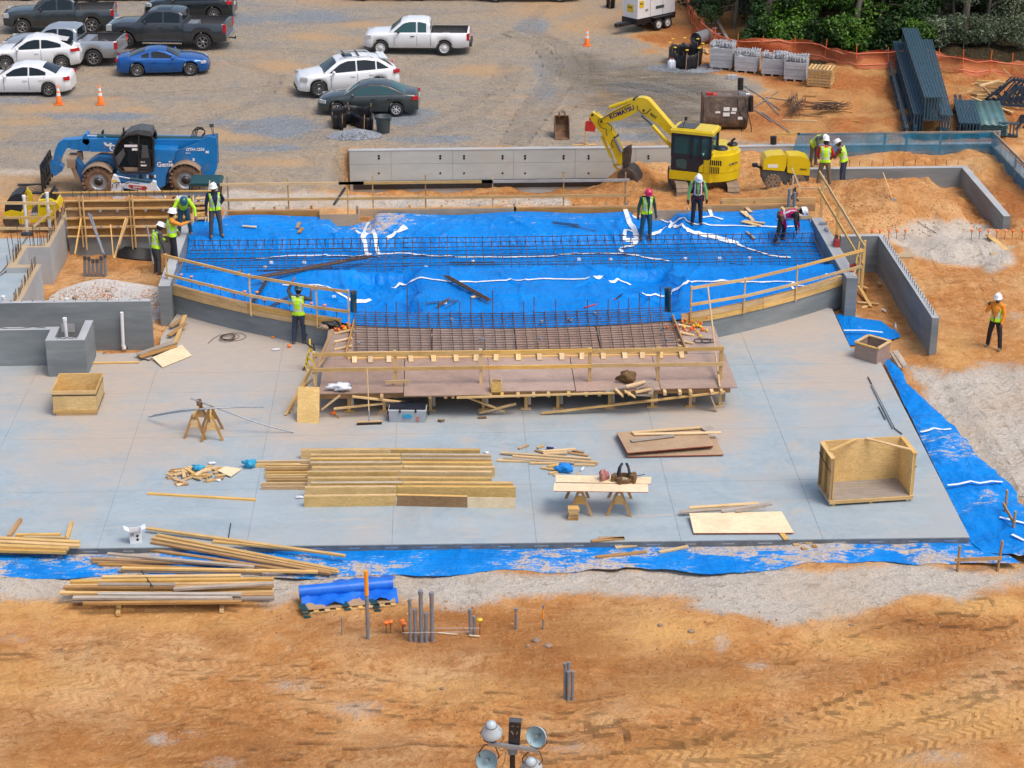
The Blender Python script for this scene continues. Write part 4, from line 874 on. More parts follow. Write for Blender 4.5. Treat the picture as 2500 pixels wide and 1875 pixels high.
 for (qa,qb,ta,tb) in S['win']:
  for side in (-1,1):
   p=MB(); qs=np.linspace(qa,qb,16); vs=[]
   for q in qs:
    zlo=belt(q)+S.get('wlo',.05); zhi=min(zr(q-.11),zr(q+.11),zmax-.0)-S.get('whi',.085)
    zlo2=zlo
    for s_ in range(5):
     z=zlo2+(max(zhi,zlo2+.004)-zlo2)*s_/4; t=(z-belt(q))/max(zr(q)-belt(q),.02); y,_=gp(q,min(t,1)); sl=(z-belt(q))
     vs.append(((q+ta*sl*(q-qs[0])/(qb-qa)+tb*sl*(1-(q-qs[0])/(qb-qa)))*k,side*(y+.008)*k,z*k))
   p.smooth=True; p.add(vs,[(i*5+j,(i+1)*5+j,(i+1)*5+j+1,i*5+j+1) for i in range(15) for j in range(4)]); p.build('side_window',S.get('glass','glass_dark'),root,local=True)
 for nm,(qa,qb) in (('windshield',(xr0,xr1)),('rear_window',(xb0,xb1))):
  p=MB(); qs=np.linspace(qa,qb,12); vs=[]; ys=np.linspace(-1,1,9)
  if abs(qa-qb)<.2 and nm=='rear_window':
   q=min(qa,qb)-.0; z0_,z1_=belt(c1+.02)+.1,zmax-.1; wv=wr*.86
   p.add([((c1-.008)*k,-wv*k,z0_*k),((c1-.008)*k,wv*k,z0_*k),((c1-.008)*k,wv*.95*k,z1_*k),((c1-.008)*k,-wv*.95*k,z1_*k)],[(0,1,2,3)])
  else:
   for q in qs:
    y1,z1_=gp(q,1.09)
    for yy in ys:
     s_=1-abs(yy)*.985; y_,z_=gp(q,1.09+.91*(1-abs(yy))); vs.append((q*k,math.copysign(y_,yy)*k if yy else 0,(z_+.012)*k))
   p.smooth=True; p.add(vs,[(i*9+j,(i+1)*9+j,(i+1)*9+j+1,i*9+j+1) for i in range(11) for j in range(8)])
  p.build(nm,S.get('glass','glass_dark'),root,local=True)
 if S.get('sunroof'):
  qa,qb=S['sunroof']; p=MB(); vs=[(q*k,yy*wr*.62*k,(gp(q,2-abs(yy)*.6)[1]+.012)*k) for q in (qa,(qa+qb)/2,qb) for yy in (-1,0,1)]
  p.add(vs,[(i*3+j,(i+1)*3+j,(i+1)*3+j+1,i*3+j+1) for i in range(2) for j in range(2)]); p.build('sunroof','glass_dark',root,local=True)
 sw=lambda q:W*I(S['plan'],q)
 for side in (-1,1):
  for q in S['seams']:
   s_=MB(); zt=I(S['top'],q); z0=base+.12; s_.bar((q*k,side*(sw(q)*.995+.002)*k,z0*k),(q*k,side*(sw(q)*1.0+.004)*k,(z0*.45+zt*.55)*k),.012,.012,(1,0,0)); s_.bar((q*k,side*(sw(q)+.004)*k,(z0*.45+zt*.55)*k),(q*k,side*(sw(q)*(.97-S.get('flare',.02))+.01)*k,(zt-.03)*k),.012,.012,(1,0,0)); s_.build('door_seam','trim_black',root,local=True)
  for q in S['handles']:
   s_=MB(); z=I(S['top'],q)-S.get('hz',.17); s_.bar(((q-.1)*k,side*(sw(q)*.995+.012)*k,z*k),((q+.1)*k,side*(sw(q)*.995+.012)*k,z*k),.03,.035); s_.build('door_handle',S.get('hmat',S['paint']),root,local=True)
  q=S['mirror']; s_=MB(); z=I(S['top'],q)+.08; y=sw(q)*.97+.14
  s_.smooth=True; s_.grid(7,10,lambda i,j:((q+.08*math.sin(i*math.pi/6)*math.cos(j*.628*10/9))*k,side*(y+.13*math.cos(i*math.pi/6))*k,(z+.085*math.sin(i*math.pi/6)*math.sin(j*.628*10/9))*k)); s_.smooth=False
  s_.bar((q*k,side*(sw(q)*.93)*k,(z-.06)*k),(q*k,side*y*k,(z-.03)*k),.07*k,.04*k); s_.build('mirror',S.get('mmat',S['paint']),root,local=True)
  hx,hz_,hl,hh=S['head']; s_=MB(); yy=sw(hx-hl/2); s_.box(((hx-hl/2)*k,side*(yy-.10)*k,hz_*k),(hl*k,.24*k,hh*k),MX.Rotation(-side*S.get('hang',.12),3,'Z')); s_.build('headlight','lamp_clear',root,local=True)
  tx,tz,tl,th=S['tail']; s_=MB(); yy=sw(tx+tl/2); s_.box(((tx+tl/2)*k,side*(yy-.08)*k,tz*k),(tl*k,.20*k,th*k),MX.Rotation(side*S.get('tang',.12),3,'Z')); s_.build('taillight','lamp_red',root,local=True)
 for nm,q,dz,hh,mat in S['bumpers']:
  s_=MB(); wv=sw(q)*1.7; s_.box((q*k,0,dz*k),(.14*k,wv*k,hh*k)); s_.build(nm,mat,root,local=True)
 for q in (L1-.005,):s_=MB(); s_.box((q*k,0,S.get('plate',.8)*k),(.02*k,.32*k,.16*k)); s_.build('number_plate','white',root,local=True)
 for e in S.get('extra',[]):e(root,k,S)
 for a in ax:
  for side in (-1,1):add_wheel(root,(a*k,side*(W-.115)*k,rw_*k),rw_*k,.24*k,side,S['style'],S['rimmat'],'rubber',S.get('rimr',.68))
 return root
def toolbox(root,k,S):
 q=S['bed'][1]-.28; b=MB(); b.box((q*k,0,(S['top'][1][1] if False else 1.02)*k+.0,),(.5*k,S['W']*.86*k,.36*k)); b.build('tool_box','galv',root,local=True)
def hitch(root,k,S):
 b=MB(); b.bar(((S['rear']-.05)*k,0,.5*k),((S['rear']-.32)*k,0,.45*k),.07*k,.07*k); b.cyl(((S['rear']-.3)*k,0,.48*k),((S['rear']-.3)*k,0,.58*k),.035*k,n=8); b.build('tow_hitch','steel_dark',root,local=True)
def steps(root,k,S):
 for side in (-1,1):b=MB(); b.bar((1.1*k,side*S['W']*.5*k,.38*k),(-.95*k,side*S['W']*.5*k,.38*k),.14*k,.07*k); b.build('side_step','chrome',root,local=True)
def rails(root,k,S):
 for side in (-1,1):b=MB(); b.tube([(.35*k,side*.58*k,1.61*k),(.2*k,side*.58*k,1.68*k),(-1.0*k,side*.58*k,1.68*k),(-1.2*k,side*.58*k,1.58*k)],.02*k,6); b.build('roof_rail','galv',root,local=True)
 for q in (.05,-.55):b=MB(); b.bar((q*k,-.58*k,1.70*k),(q*k,.58*k,1.70*k),.06*k,.025*k); b.build('cross_bar','black',root,local=True)
def spoiler(x,z,w,l):
 def f(root,k,S):b=MB(); b.box((x*k,0,z*k),(l*k,w*k,.035*k),MX.Rotation(-.12,3,'Y')); b.build('spoiler',S['paint'],root,local=True)
 return f
def truck(**kw):
 S=dict(wb=3.7,front=2.85,rear=-3.05,W=2.02,rw=.40,base=.42,paint='paint_grey',style='6',rimmat='alloy',crown=.05,wr=.74,
 top=[(-3.05,1.28),(.0,1.28),(1.0,1.27),(1.3,1.24),(2.2,1.20),(2.6,1.13),(2.8,1.0),(2.85,.85)],plan=[(-3.05,.97),(-2.9,1),(2.0,1),(2.5,.97),(2.75,.9),(2.85,.82)],
 bed=(-2.95,-1.05),floor=.85,roof=[(1.35,1.22),(.62,1.80),(.3,1.88),(-.5,1.89),(-.85,1.84),(-1.0,1.70)],screen=(1.22,.68),back=(-.98,-1.0),win=[(-.86,-.1,0,0),(-.02,.98,0,0)],
 seams=[-1.02,-.06,1.0],handles=[-.7,.12],mirror=.78,head=(2.80,1.02,.30,.22),tail=(-3.07,1.08,.16,.34),bumpers=[('front_bumper',2.80,.62,.26,'chrome'),('rear_bumper',-3.1,.62,.2,'chrome'),('grille',2.80,.92,.26,'trim_black')],hmat='chrome',mmat='trim_black',whi=.075,flare=.01,plate=.62)
 S.update(kw); return S
C={}
C['f150']=car('pickup_truck','dark grey crew cab pickup with red tail lamps at the top left corner',(57,85),(226,80),truck(paint='paint_grey',rw=.41))
C['f350']=car('pickup_truck','large dark slate crew cab pickup with tool box and tow hitch above the blue coupe',(308,120),(497,123),truck(paint='paint_slate',wb=4.05,front=3.0,rear=-3.25,rw=.44,top=[(-3.25,1.40),(.0,1.40),(1.2,1.38),(1.6,1.34),(2.4,1.32),(2.8,1.22),(2.95,1.05),(3.0,.9)],plan=[(-3.25,.97),(-3.1,1),(2.3,1),(2.7,.97),(2.95,.9),(3.0,.84)],bed=(-3.13,-1.05),floor=.95,roof=[(1.5,1.36),(.78,1.92),(.45,2.0),(-.5,2.0),(-.85,1.95),(-1.0,1.82)],screen=(1.38,.82),win=[(-.86,-.05,0,0),(.03,1.12,0,0)],seams=[-1.02,0,1.15],mirror=.9,head=(2.95,1.1,.28,.3),tail=(-3.27,1.15,.16,.42),bumpers=[('front_bumper',2.95,.66,.28,'chrome'),('rear_bumper',-3.3,.68,.22,'chrome'),('grille',2.97,1.0,.34,'chrome')],sunroof=(.35,-.35),extra=[toolbox,hitch,steps]))
C['silver']=car('pickup_truck','silver crew cab pickup with tool box parked behind the white cars',(57,158),(231,161),truck(paint='paint_silver',rw=.42,wb=3.65,style='7',extra=[toolbox],hmat='trim_black'))
C['white_truck']=car('pickup_truck','white extended cab pickup with dark bed parked alone near the yard centre',(929.5,133),(1085,136),truck(paint='paint_white',wb=3.26,front=2.5,rear=-2.9,W=1.88,rw=.37,style='steel',rimmat='white_wheel',top=[(-2.9,1.15),(-.2,1.15),(.9,1.14),(1.2,1.12),(2.0,1.08),(2.3,1.0),(2.45,.86),(2.5,.74)],plan=[(-2.9,.97),(-2.75,1),(1.8,1),(2.2,.96),(2.42,.86),(2.5,.76)],bed=(-2.8,-.98),floor=.72,roof=[(1.25,1.10),(.55,1.66),(.25,1.74),(-.5,1.74),(-.8,1.68),(-.92,1.55)],screen=(1.12,.60),back=(-.9,-.92),win=[(-.72,-.28,0,0),(-.2,.92,0,0)],seams=[-.94,-.24,.92],handles=[-.02],hmat='trim_black',mirror=.68,head=(2.42,.92,.34,.18),tail=(-2.92,.95,.15,.36),bumpers=[('front_bumper',2.4,.45,.24,'trim_black'),('rear_bumper',-2.95,.52,.2,'trim_black')],glass='glass_teal',base=.36))
sedan=dict(wb=2.75,front=2.32,rear=-2.4,W=1.82,rw=.325,base=.2,paint='paint_white',style='7',rimmat='alloy',crown=.05,wr=.66,flare=.03,
top=[(-2.4,.78),(-2.3,.98),(-1.9,1.02),(-1.0,.99),(.4,.95),(1.0,.92),(1.7,.84),(2.1,.73),(2.28,.6),(2.32,.48)],plan=[(-2.4,.78),(-2.2,.92),(-1.7,.99),(0,1),(1.3,.99),(1.9,.93),(2.2,.8),(2.32,.62)],
roof=[(1.12,.90),(.35,1.36),(-.1,1.46),(-.7,1.45),(-1.05,1.38),(-1.85,1.03)],screen=(1.05,.38),back=(-1.12,-1.76),win=[(-1.28,-.5,0,0),(-.43,.78,0,0)],seams=[-1.2,-.47,.72],handles=[-1.05,-.3],mirror=.62,head=(2.18,.66,.34,.15),tail=(-2.38,.86,.3,.17),bumpers=[('front_bumper',2.24,.34,.16,'trim_black')],hang=.55,tang=.5)
def sd(**kw):s=dict(sedan); s.update(kw); return s
C['accord']=car('sedan','white four door sedan cut by the left edge beside the orange cone',(-20,234),(121,236),sd(paint='paint_white',rearw=1))
C['camry']=car('sedan','dark grey four door sedan parked behind the black silt fence and trash can',(824,283),(968,284),sd(paint='paint_camry',rw=.315,style='7',rimmat='white_wheel',glass='glass_teal',hmat='trim_black',wr=.68))
C['mustang']=car('coupe','bright blue two door sports coupe facing right',(466,185),(336,187),sd(paint='paint_blue',wb=2.72,front=2.3,rear=-2.4,W=1.9,rw=.345,style='5',top=[(-2.4,.72),(-2.34,.92),(-1.9,1.0),(-1.2,.98),(.2,.93),(.8,.94),(1.5,.88),(2.0,.78),(2.22,.66),(2.3,.5)],roof=[(.92,.92),(.15,1.28),(-.25,1.36),(-.75,1.33),(-1.3,1.17),(-1.9,1.0)],screen=(.86,.16),back=(-.95,-1.75),win=[(-1.1,-.72,0,0),(-.6,.6,0,0)],seams=[-.68,.62],handles=[-.45],mirror=.5,glass='glass_dark',whi=.07,head=(2.15,.7,.3,.12),tail=(-2.42,.86,.1,.14)))
suv=dict(sedan); suv.update(wb=2.74,front=2.3,rear=-2.35,W=1.88,rw=.36,base=.25,paint='paint_white',style='10',crown=.06,wr=.70,
top=[(-2.35,.75),(-2.28,1.0),(-2.0,1.12),(-1.0,1.08),(.5,1.03),(1.1,1.02),(1.75,.94),(2.1,.82),(2.26,.66),(2.3,.52)],roof=[(1.2,.98),(.45,1.50),(.1,1.61),(-.9,1.62),(-1.5,1.52),(-2.15,1.12)],screen=(1.12,.5),back=(-1.6,-2.08),win=[(-1.85,-1.32,0,0),(-1.25,-.42,0,0),(-.35,.85,0,0)],seams=[-1.25,-.4,.8],handles=[-1.05,-.2],mirror=.68,head=(2.16,.82,.36,.15),tail=(-2.33,.98,.3,.16))
def sv(**kw):s=dict(suv); s.update(kw); return s
C['rx']=car('crossover','white crossover with roof rails and sunroof behind the dark grey sedan',(779,239.5),(925,228),sv(extra=[rails,spoiler(-1.68,1.54,1.2,.36)],sunroof=(.15,-.3)))
C['chr']=car('hatchback','white coupe style hatchback with a rear spoiler between sedan and silver pickup',(16,174),(152,172),sv(wb=2.64,front=2.15,rear=-2.2,roof=[(1.1,.98),(.35,1.46),(0,1.55),(-.8,1.53),(-1.3,1.40),(-2.0,1.1)],top=[(-2.2,.78),(-2.12,1.05),(-1.8,1.14),(-.8,1.06),(.5,1.0),(1.1,1.0),(1.6,.94),(1.95,.82),(2.1,.66),(2.15,.52)],back=(-1.35,-1.85),win=[(-1.35,-.42,0,0),(-.35,.8,0,0)],seams=[-.4,.75],handles=[-.2],tail=(-2.2,1.0,.42,.14),head=(2.0,.82,.36,.15),extra=[spoiler(-1.45,1.40,1.15,.36),spoiler(-2.05,1.13,1.3,.22)]))
C['suv']=car('crossover','dark crossover with roof rails mostly hidden behind the slate pickup',(395,52),(523,53),sv(paint='paint_dark',extra=[rails]))
for src,u,v_,rz,lab,cat in (('suv',290,3,.05,'dark vehicle cut off by the top edge left of the slate pickup','car'),('camry',425,3,.05,'dark vehicle cut off by the top edge above the slate pickup','car'),('suv',945,2,3.2,'dark vehicle cut off by the top edge above the white pickup','car'),('f150',1102,3,3.14,'black vehicle cut off by the top edge right of the white pickup','pickup truck'),('f150',1290,6,3.1,'black vehicle cut off by the top edge near the generator','pickup truck'),('camry',8,4,0,'dark vehicle at the very top left corner of the yard','car')):
 p=P(u,v_,ZY+.1); dup(C[src],(p.x,p.y+.85,gz(p.x,p.y+.85)),rz,lab,cat=cat)
 # ================ SITE MACHINES
simple('genie_blue',(.006,.155,.42),(.008,.19,.50),scale=1.5,rough=.35,coat=.3,dirt=(.16,.2,.25),dirtamt=.15)
simple('genie_dark',(.006,.08,.22),(.01,.1,.26),rough=.45)
simple('dusty',(.24,.165,.11),(.31,.22,.15),scale=3,rough=.9)
simple('komatsu',(.72,.53,.005),(.66,.47,.005),scale=1.5,rough=.35,coat=.3,dirt=(.45,.3,.08),dirtamt=.15)
simple('cab_navy',(.012,.017,.028),(.018,.022,.034),rough=.4)
simple('track_mud',(.22,.16,.11),(.31,.215,.14),scale=4,rough=.95,bmp=.01)
simple('bucket_steel',(.055,.045,.04),(.12,.085,.06),scale=4,rough=.6,metal=.2)
simple('bobcat_white',(.72,.74,.76),(.66,.68,.70),rough=.4)
simple('plastic_grey',(.06,.065,.07),(.08,.085,.09),rough=.6)
simple('canopy',(.01,.05,.055),(.014,.065,.07),rough=.5)
simple('navy_ink',(.02,.012,.12),rough=.5)
simple('hazard',(.03,.03,.03),rough=.6)
def plane(u,v_,o,n):
 d=ray(u,v_); c=V((CAM_X,0,CAM_H)); t=(V(o)-c).dot(V(n))/d.dot(V(n)); return c+d*t
def poly(b,pts,dep):
 n=len(pts); dep=V(dep); vs=list(pts)+[p+dep for p in pts]
 b.add(vs,[tuple(range(n)),tuple(range(2*n-1,n-1,-1))]); b.add(vs,[((i+1)%n,i,n+i,n+(i+1)%n) for i in range(n)]); return b
def lug_wheel(root,c,r,wd,mat='rubber_mud',rim='galv',side=-1,lugs=22):
 c=V(c); mt=MX.Translation(c)@MX.Rotation(R(90),4,'X'); h=wd/2; b=MB()
 b.lathe([(r*.56,-h*.85),(r*.62,-h),(r*.88,-h),(r*.94,-h*.8),(r*.945,0),(r*.94,h*.8),(r*.88,h),(r*.62,h),(r*.56,h*.85)],36,mt)
 for k in range(lugs):
  for s_ in (-1,1):
   a=2*math.pi*(k+.25*(s_>0))/lugs; p=V((math.cos(a)*r*.95,math.sin(a)*r*.95,s_*h*.98)); a2=a+.22; q=V((math.cos(a2)*r*.97,math.sin(a2)*r*.97,s_*h*.02)); b.bar(mt@p,mt@q,.085*r/.6,.09*r/.6,up=(mt.to_3x3()@V((math.cos(a),math.sin(a),0))))
 w_=b.build('wheel',mat,root); b=MB(); b.lathe([(r*.57,h*.8),(r*.55,h*.86),(r*.52,h*.5),(r*.3,h*.42),(r*.29,h*.62),(r*.2,h*.7),(r*.19,h*.85),(.001,h*.88)],26,mt)
 b.build('rim',rim,w_); b=MB(); b.lathe([(r*.28,h*.63),(r*.2,h*.72),(r*.19,h*.87),(.001,h*.9)],16,mt); b.build('hub','steel_dark',w_); return w_
 # ---- telehandler
def zg(x,y):return (80+x*.217,290+y*.217)
def zy(pts,y):return[A(*zg(*p),y) for p in pts]
YN=71.75
T=thing('telehandler','large blue telescopic handler with muddy tyres parked behind the formwork wall','telehandler',(A(*zg(1230,850),72.8).x,72.8,.45))
for x,r_ in ((735,172),(1720,178)):
 cn=A(*zg(x,697),YN); rr=r_*.217/64.0; lug_wheel(T,(cn.x,YN+.22,.36+rr),rr,.44); lug_wheel(T,(cn.x,YN+1.85,.36+rr),rr,.44)
 b=MB(); mt=MX.Translation((cn.x,YN+.2,.36+rr))@MX.Rotation(R(90),4,'X'); b.lathe([(rr*1.1,-.26),(rr*1.16,-.26),(rr*1.16,.26),(rr*1.1,.26)],12,mt,arc=(R(35),R(150))); b.build('fender','dusty',T)
b=MB(); poly(b,zy([(1355,345),(1620,360),(1560,490),(1500,640),(1490,750),(1440,775),(1000,790),(965,700),(940,600),(1355,600)],YN+.1),(0,.75,0)); b.build('engine_cover','genie_blue',T)
b=MB(); poly(b,zy([(1362,366),(1608,372),(1562,484),(1362,480)],YN+.085),(0,.03,0)); b.build('cover_lid','genie_blue',T)
b=MB(); b.box((A(*zg(1230,600),YN+1.1).x,YN+1.15,1.0),(3.6,1.1,.5)); b.build('chassis','genie_dark',T)
for y0 in (YN+.42,YN+1.35):b=MB(); poly(b,zy([(1620,358),(1870,265),(1890,232),(1985,200),(2060,215),(2078,300),(2072,560),(2030,655),(1905,655),(1880,560),(1800,505),(1640,505),(1565,600),(1515,740),(1500,700),(1560,500)],y0),(0,.08,0)); b.build('boom_tower','genie_blue',T)
b=MB(); poly(b,zy([(1905,250),(2060,230),(2070,555),(2000,650),(1920,640)],YN+.5),(0,.85,0)); b.build('counterweight','genie_dark',T)
for nm,pts,d0 in (('boom',[(640,228),(1900,240),(1900,330),(1360,352),(900,372),(640,372)],.32),('boom_section',[(525,226),(650,230),(632,366),(520,362)],.27),('boom_section',[(430,235),(545,232),(530,352),(425,345)],.22),('boom_head',[(450,240),(350,233),(290,268),(250,350),(230,450),(222,560),(245,645),(320,588),(335,545),(302,520),(330,430),(385,332),(450,330)],.16)):
 b=MB(); poly(b,zy(pts,YN+1.05-d0),(0,2*d0,0)); b.build(nm,'genie_blue',T)
b=MB(); b.cyl(A(*zg(725,196),YN+1.0),A(*zg(1945,226),YN+1.0),.085,n=12); b.build('hydraulic_cylinder','canopy',T)
b=MB(); b.cyl(A(*zg(610,190),YN+1.0),A(*zg(725,196),YN+1.0),.045,n=10); b.build('cylinder_rod','chrome',T)
for pts in ([(560,215),(580,172),(610,172),(640,265),(610,300),(560,270)],[(780,228),(800,202),(830,228),(820,248),(790,248)]):b=MB(); poly(b,zy(pts,YN+.78),(0,.5,0)); b.build('lug','genie_blue',T)
b=MB(); poly(b,zy([(190,500),(225,480),(345,545),(330,590),(245,648),(200,600)],YN+.85),(0,.4,0)); b.build('tilt_link','genie_blue',T)
p0,p1,p2=A(*zg(135,340),YN+.6),A(*zg(72,455),YN+.4),A(*zg(135,640),YN+.5)
b=MB(); cx_=A(*zg(150,480),YN+1.0).x; b.box((cx_,YN+1.0,1.35),(.10,2.0,.12)); b.box((cx_,YN+1.0,.85),(.10,2.0,.12)); b.box((cx_-.03,YN+1.0,1.15),(.03,2.0,1.0))
for dy in (-1,-.5,0,.5,1):b.box((cx_-.02,YN+1.0+dy,1.1),(.06,.06,1.1))
b.build('fork_carriage','black',T)
for dy in (-.55,.55):b=MB(); b.box((cx_-.08,YN+.85+dy,.75),(.06,.13,.7)); b.box((cx_-.65,YN+.85+dy,.45),(1.2,.13,.05)); b.build('fork','steel_dark',T)
b=MB(); poly(b,zy([(378,455),(480,458),(475,560),(385,555)],YN+.35),(0,.9,0)); poly(b,zy([(430,560),(475,558),(545,715),(480,690)],YN+.4),(0,.6,0)); b.build('stabiliser','dusty',T)
b=MB(); poly(b,zy([(478,470),(500,470),(560,560),(640,480),(740,425),(905,440),(930,600),(905,560),(840,480),(720,470),(620,540),(560,640),(550,720),(510,640)],YN+.45),(0,.5,0)); b.build('front_frame','genie_dark',T)
b=MB(); poly(b,zy([(490,380),(550,375),(560,470),(505,480)],YN+.9),(0,.25,0)); b.build('boom_lift_link','dusty',T)
co_=[(908,395),(940,300),(1000,225),(1070,185),(1190,172),(1335,195),(1355,240),(1360,540),(1335,585),(1280,600),(1000,600),(945,545)]
near,far=zy(co_,YN+.0),[p+V((0,.85,0)) for p in zy(co_,YN+.0)]
b=MB()
for ring in (near,far):
 for i in range(len(ring)):b.cyl(ring[i],ring[(i+1)%len(ring)],.045,n=6)
for i in (1,3,5,7,9):b.cyl(near[i],far[i],.04,n=6)
q0,q1=zy([(1190,175),(1195,600)],YN); b.cyl(q0,q1,.04,n=6); b.build('cab_frame','black',T)
b=MB(); n_=len(near); cen=V((0,0,0));
for p in near:cen+=p/n_
sh_=[cen+(p-cen)*.97+V((0,.03,0)) for p in near]; b.add(sh_,[tuple(range(n_))]); b.add(sh_+[p+V((0,.8,0)) for p in sh_],[(i,i+1,n_+i+1,n_+i) for i in (0,1,2)]+[(6,7,n_+7,n_+6)]); b.add([p+V((0,.8,0)) for p in sh_],[tuple(range(n_-1,-1,-1))]); b.build('cab_glass','glass_dark',T)
b=MB(); rt=zy([(1030,190),(1080,150),(1190,120),(1330,140),(1345,200),(1200,178)],YN+.0); poly(b,rt,(0,.85,0)); b.build('cab_roof','plastic_grey',T)
for pts,m_ in (([(1200,445),(1330,445),(1330,560),(1290,590),(1205,590)],'black'),([(1020,545),(1185,550),(1185,590),(1040,590)],'dusty'),([(1230,300),(1290,300),(1310,440),(1220,440)],'plastic_grey'),([(930,430),(1020,330),(1040,400),(960,540)],'plastic_grey')):b=MB(); poly(b,zy(pts,YN+.015),(0,.012,0)); b.build('cab_panel',m_,T)
for pts in ([(1030,292),(1180,292),(1180,318),(1030,318)],[(1115,332),(1185,332),(1185,358),(1115,358)],[(1215,518),(1280,518),(1280,534),(1215,534)]):b=MB(); poly(b,zy(pts,YN+.005),(0,.006,0)); b.build('cab_label','white',T)
ax_=V((1,0,0)); up_=V((0,0,1))
text('Genie',.26,'white',T,A(*zg(1395,540),YN+.09),ax_,up_,bold=.006); text('GTH-1256',.16,'white',T,A(*zg(1720,362),YN+.40),ax_,up_,bold=.005,shear=.2); text('G',.36,'white',T,A(*zg(860,366),YN+.71),ax_,up_,bold=.012)
text('B&G',.09,'white',T,A(*zg(1212,496),YN+.008),ax_,up_); text('B&G',.09,'tape',T,A(*zg(1722,395),YN+.40),ax_,up_)
b=MB(); mt=MX.Translation(A(*zg(845,265),YN+.71))@MX.Rotation(R(90),4,'X'); b.lathe([(.07,0),(.16,0)],10,mt,arc=(R(180),R(350))); b.build('boom_emblem','white',T)
for pts in ([(1945,362),(1980,362),(1980,388),(1945,388)],[(1798,445),(1820,445),(1820,475),(1798,475)],[(1280,628),(1302,628),(1302,668),(1280,668)],[(1365,632),(1385,632),(1385,662),(1365,662)],[(1530,478),(1565,478),(1565,488),(1530,488)]):b=MB(); poly(b,zy(pts,YN+(.405 if pts[0][0]>1700 else.07)),(0,.01,0)); b.build('sticker','white',T)
b=MB(); poly(b,zy([(1050,635),(1165,635),(1165,695),(1060,695)],YN+.09),(0,.01,0)); b.build('vent','genie_dark',T)
for k in range(4):b=MB(); b.tube(zy([(1785+k*18,200),(1800+k*18,140-k*6),(1850+k*14,92+k*8),(1910+k*9,100+k*12),(1938,150+k*5),(1900+k*4,195)],YN+.9+k*.07),.018,6); b.build('hose','rubber',T)
b=MB(); b.tube(zy([(2030,190),(2005,95),(2012,70)],YN+.5),.014,5); b.tube(zy([(2040,190),(2025,95),(2015,70)],YN+.6),.014,5); b.box(A(*zg(2012,75),YN+.55),(.16,.06,.12)); b.build('rear_mirror','plastic_grey',T)
b=MB(); b.tube(zy([(1005,195),(1000,165),(1022,150),(1022,112)],YN),.018,6); b.box(A(*zg(1022,125),YN-.02),(.05,.14,.17)); b.build('mirror','black',T)
b=MB(); poly(b,zy([(768,150),(800,115),(800,170),(775,180)],YN+1.4),(0,.04,0)); b.build('beacon_plate','steel_dark',T)
for x in (1215,1335):b=MB(); p=A(*zg(x,650),YN+.09); b.lathe([(.075,0),(.075,.03),(.03,.05),(.001,.05)],12,MX.Translation(p)@MX.Rotation(R(90),4,'X')); b.build('lamp','black',T)
# ---- excavator
def ze(x,y):return (1420+x*.1989,220+y*.1989)
fm_=(PG(*ze(1200,1270),.2)+PG(*ze(1830,1290),.2))/2
EC=V((fm_.x+.1,fm_.y+1.35,.12)); HD=R(157); Fv=V((math.cos(HD),math.sin(HD),0)); Lv=V((-Fv.y,Fv.x,0))
E=thing('excavator','yellow tracked excavator with folded boom digging in front of the retaining wall','excavator',EC)
def el(x,y,z):return EC+Fv*x+Lv*y+V((0,0,z))
def ep(pts,off):return[plane(*ze(*p),EC+Lv*off,Lv) for p in pts]
for tx in (-.97,.97):
 r_=.34; L=1.2; prof=[]
 for k in range(9):a=R(90)-k*R(180)/8; prof.append((L+math.cos(a)*r_,r_+math.sin(a)*r_))
 for k in range(9):a=R(270)-k*R(180)/8; prof.append((-L+math.cos(a)*r_,r_+math.sin(a)*r_))
 o=EC+V((tx,0,-.02)); b=MB(); b.prism([(p[0],p[1]) for p in prof],o+V((-.17,0,0)),(0,1,0),(0,0,1),(.34,0,0)); fr_=b.build('track_frame','steel_dark',E)
 pts=[V((0,a,c)) for a,c in prof]; Ls=[0]
 for i in range(len(pts)):Ls.append(Ls[-1]+(pts[(i+1)%len(pts)]-pts[i]).length)
 n=38
 for k in range(n):
  s_=Ls[-1]*k/n; i=max(j for j in range(len(pts)) if Ls[j]<=s_); p,q=pts[i],pts[(i+1)%len(pts)]; t=(s_-Ls[i])/max(Ls[i+1]-Ls[i],1e-6); c=p.lerp(q,t); d=(q-p).normalized(); nrm=V((1,0,0)).cross(d)*-1
  b=MB(); c=c+o; b.box(c+nrm*.02,(.46,Ls[-1]/n*.86,.05),frame(V((0,0,0)),V((1,0,0)),nrm).to_3x3()); b.box(c+nrm*.05,(.46,.03,.03),frame(V((0,0,0)),V((1,0,0)),nrm).to_3x3()); b.build('track_shoe','track_mud',fr_)
b=MB(); b.box(EC+V((0,0,.42)),(1.7,1.3,.3)); b.cyl(EC+V((0,0,.5)),EC+V((0,0,.75)),.5,n=20); b.build('undercarriage','dusty',E)
tail=[(-1.42*math.cos(a)*.98-.0,1.12*math.sin(a)) for a in np.linspace(R(62),R(-62),15)]
pl_=[(1.05,1.1),(-.55,1.12)]+tail+[(-.55,-1.12),(1.05,-1.1)]
def slabp(b,pl,z0,z1,sc=1.0,sm=False):
 n=len(pl); vs=[el(x*sc if x<0 else x,y,z0) for x,y in pl]+[el(x*sc if x<0 else x,y*(1 if z1<1.7 else.97),z1) for x,y in pl]
 b.add(vs,[tuple(range(n-1,-1,-1)),tuple(range(n,2*n))]); b.smooth=sm; b.add(vs,[(i,(i+1)%n,n+(i+1)%n,n+i) for i in range(n)]); b.smooth=False
b=MB(); slabp(b,pl_,.72,1.06); b.build('skirt','komatsu',E)
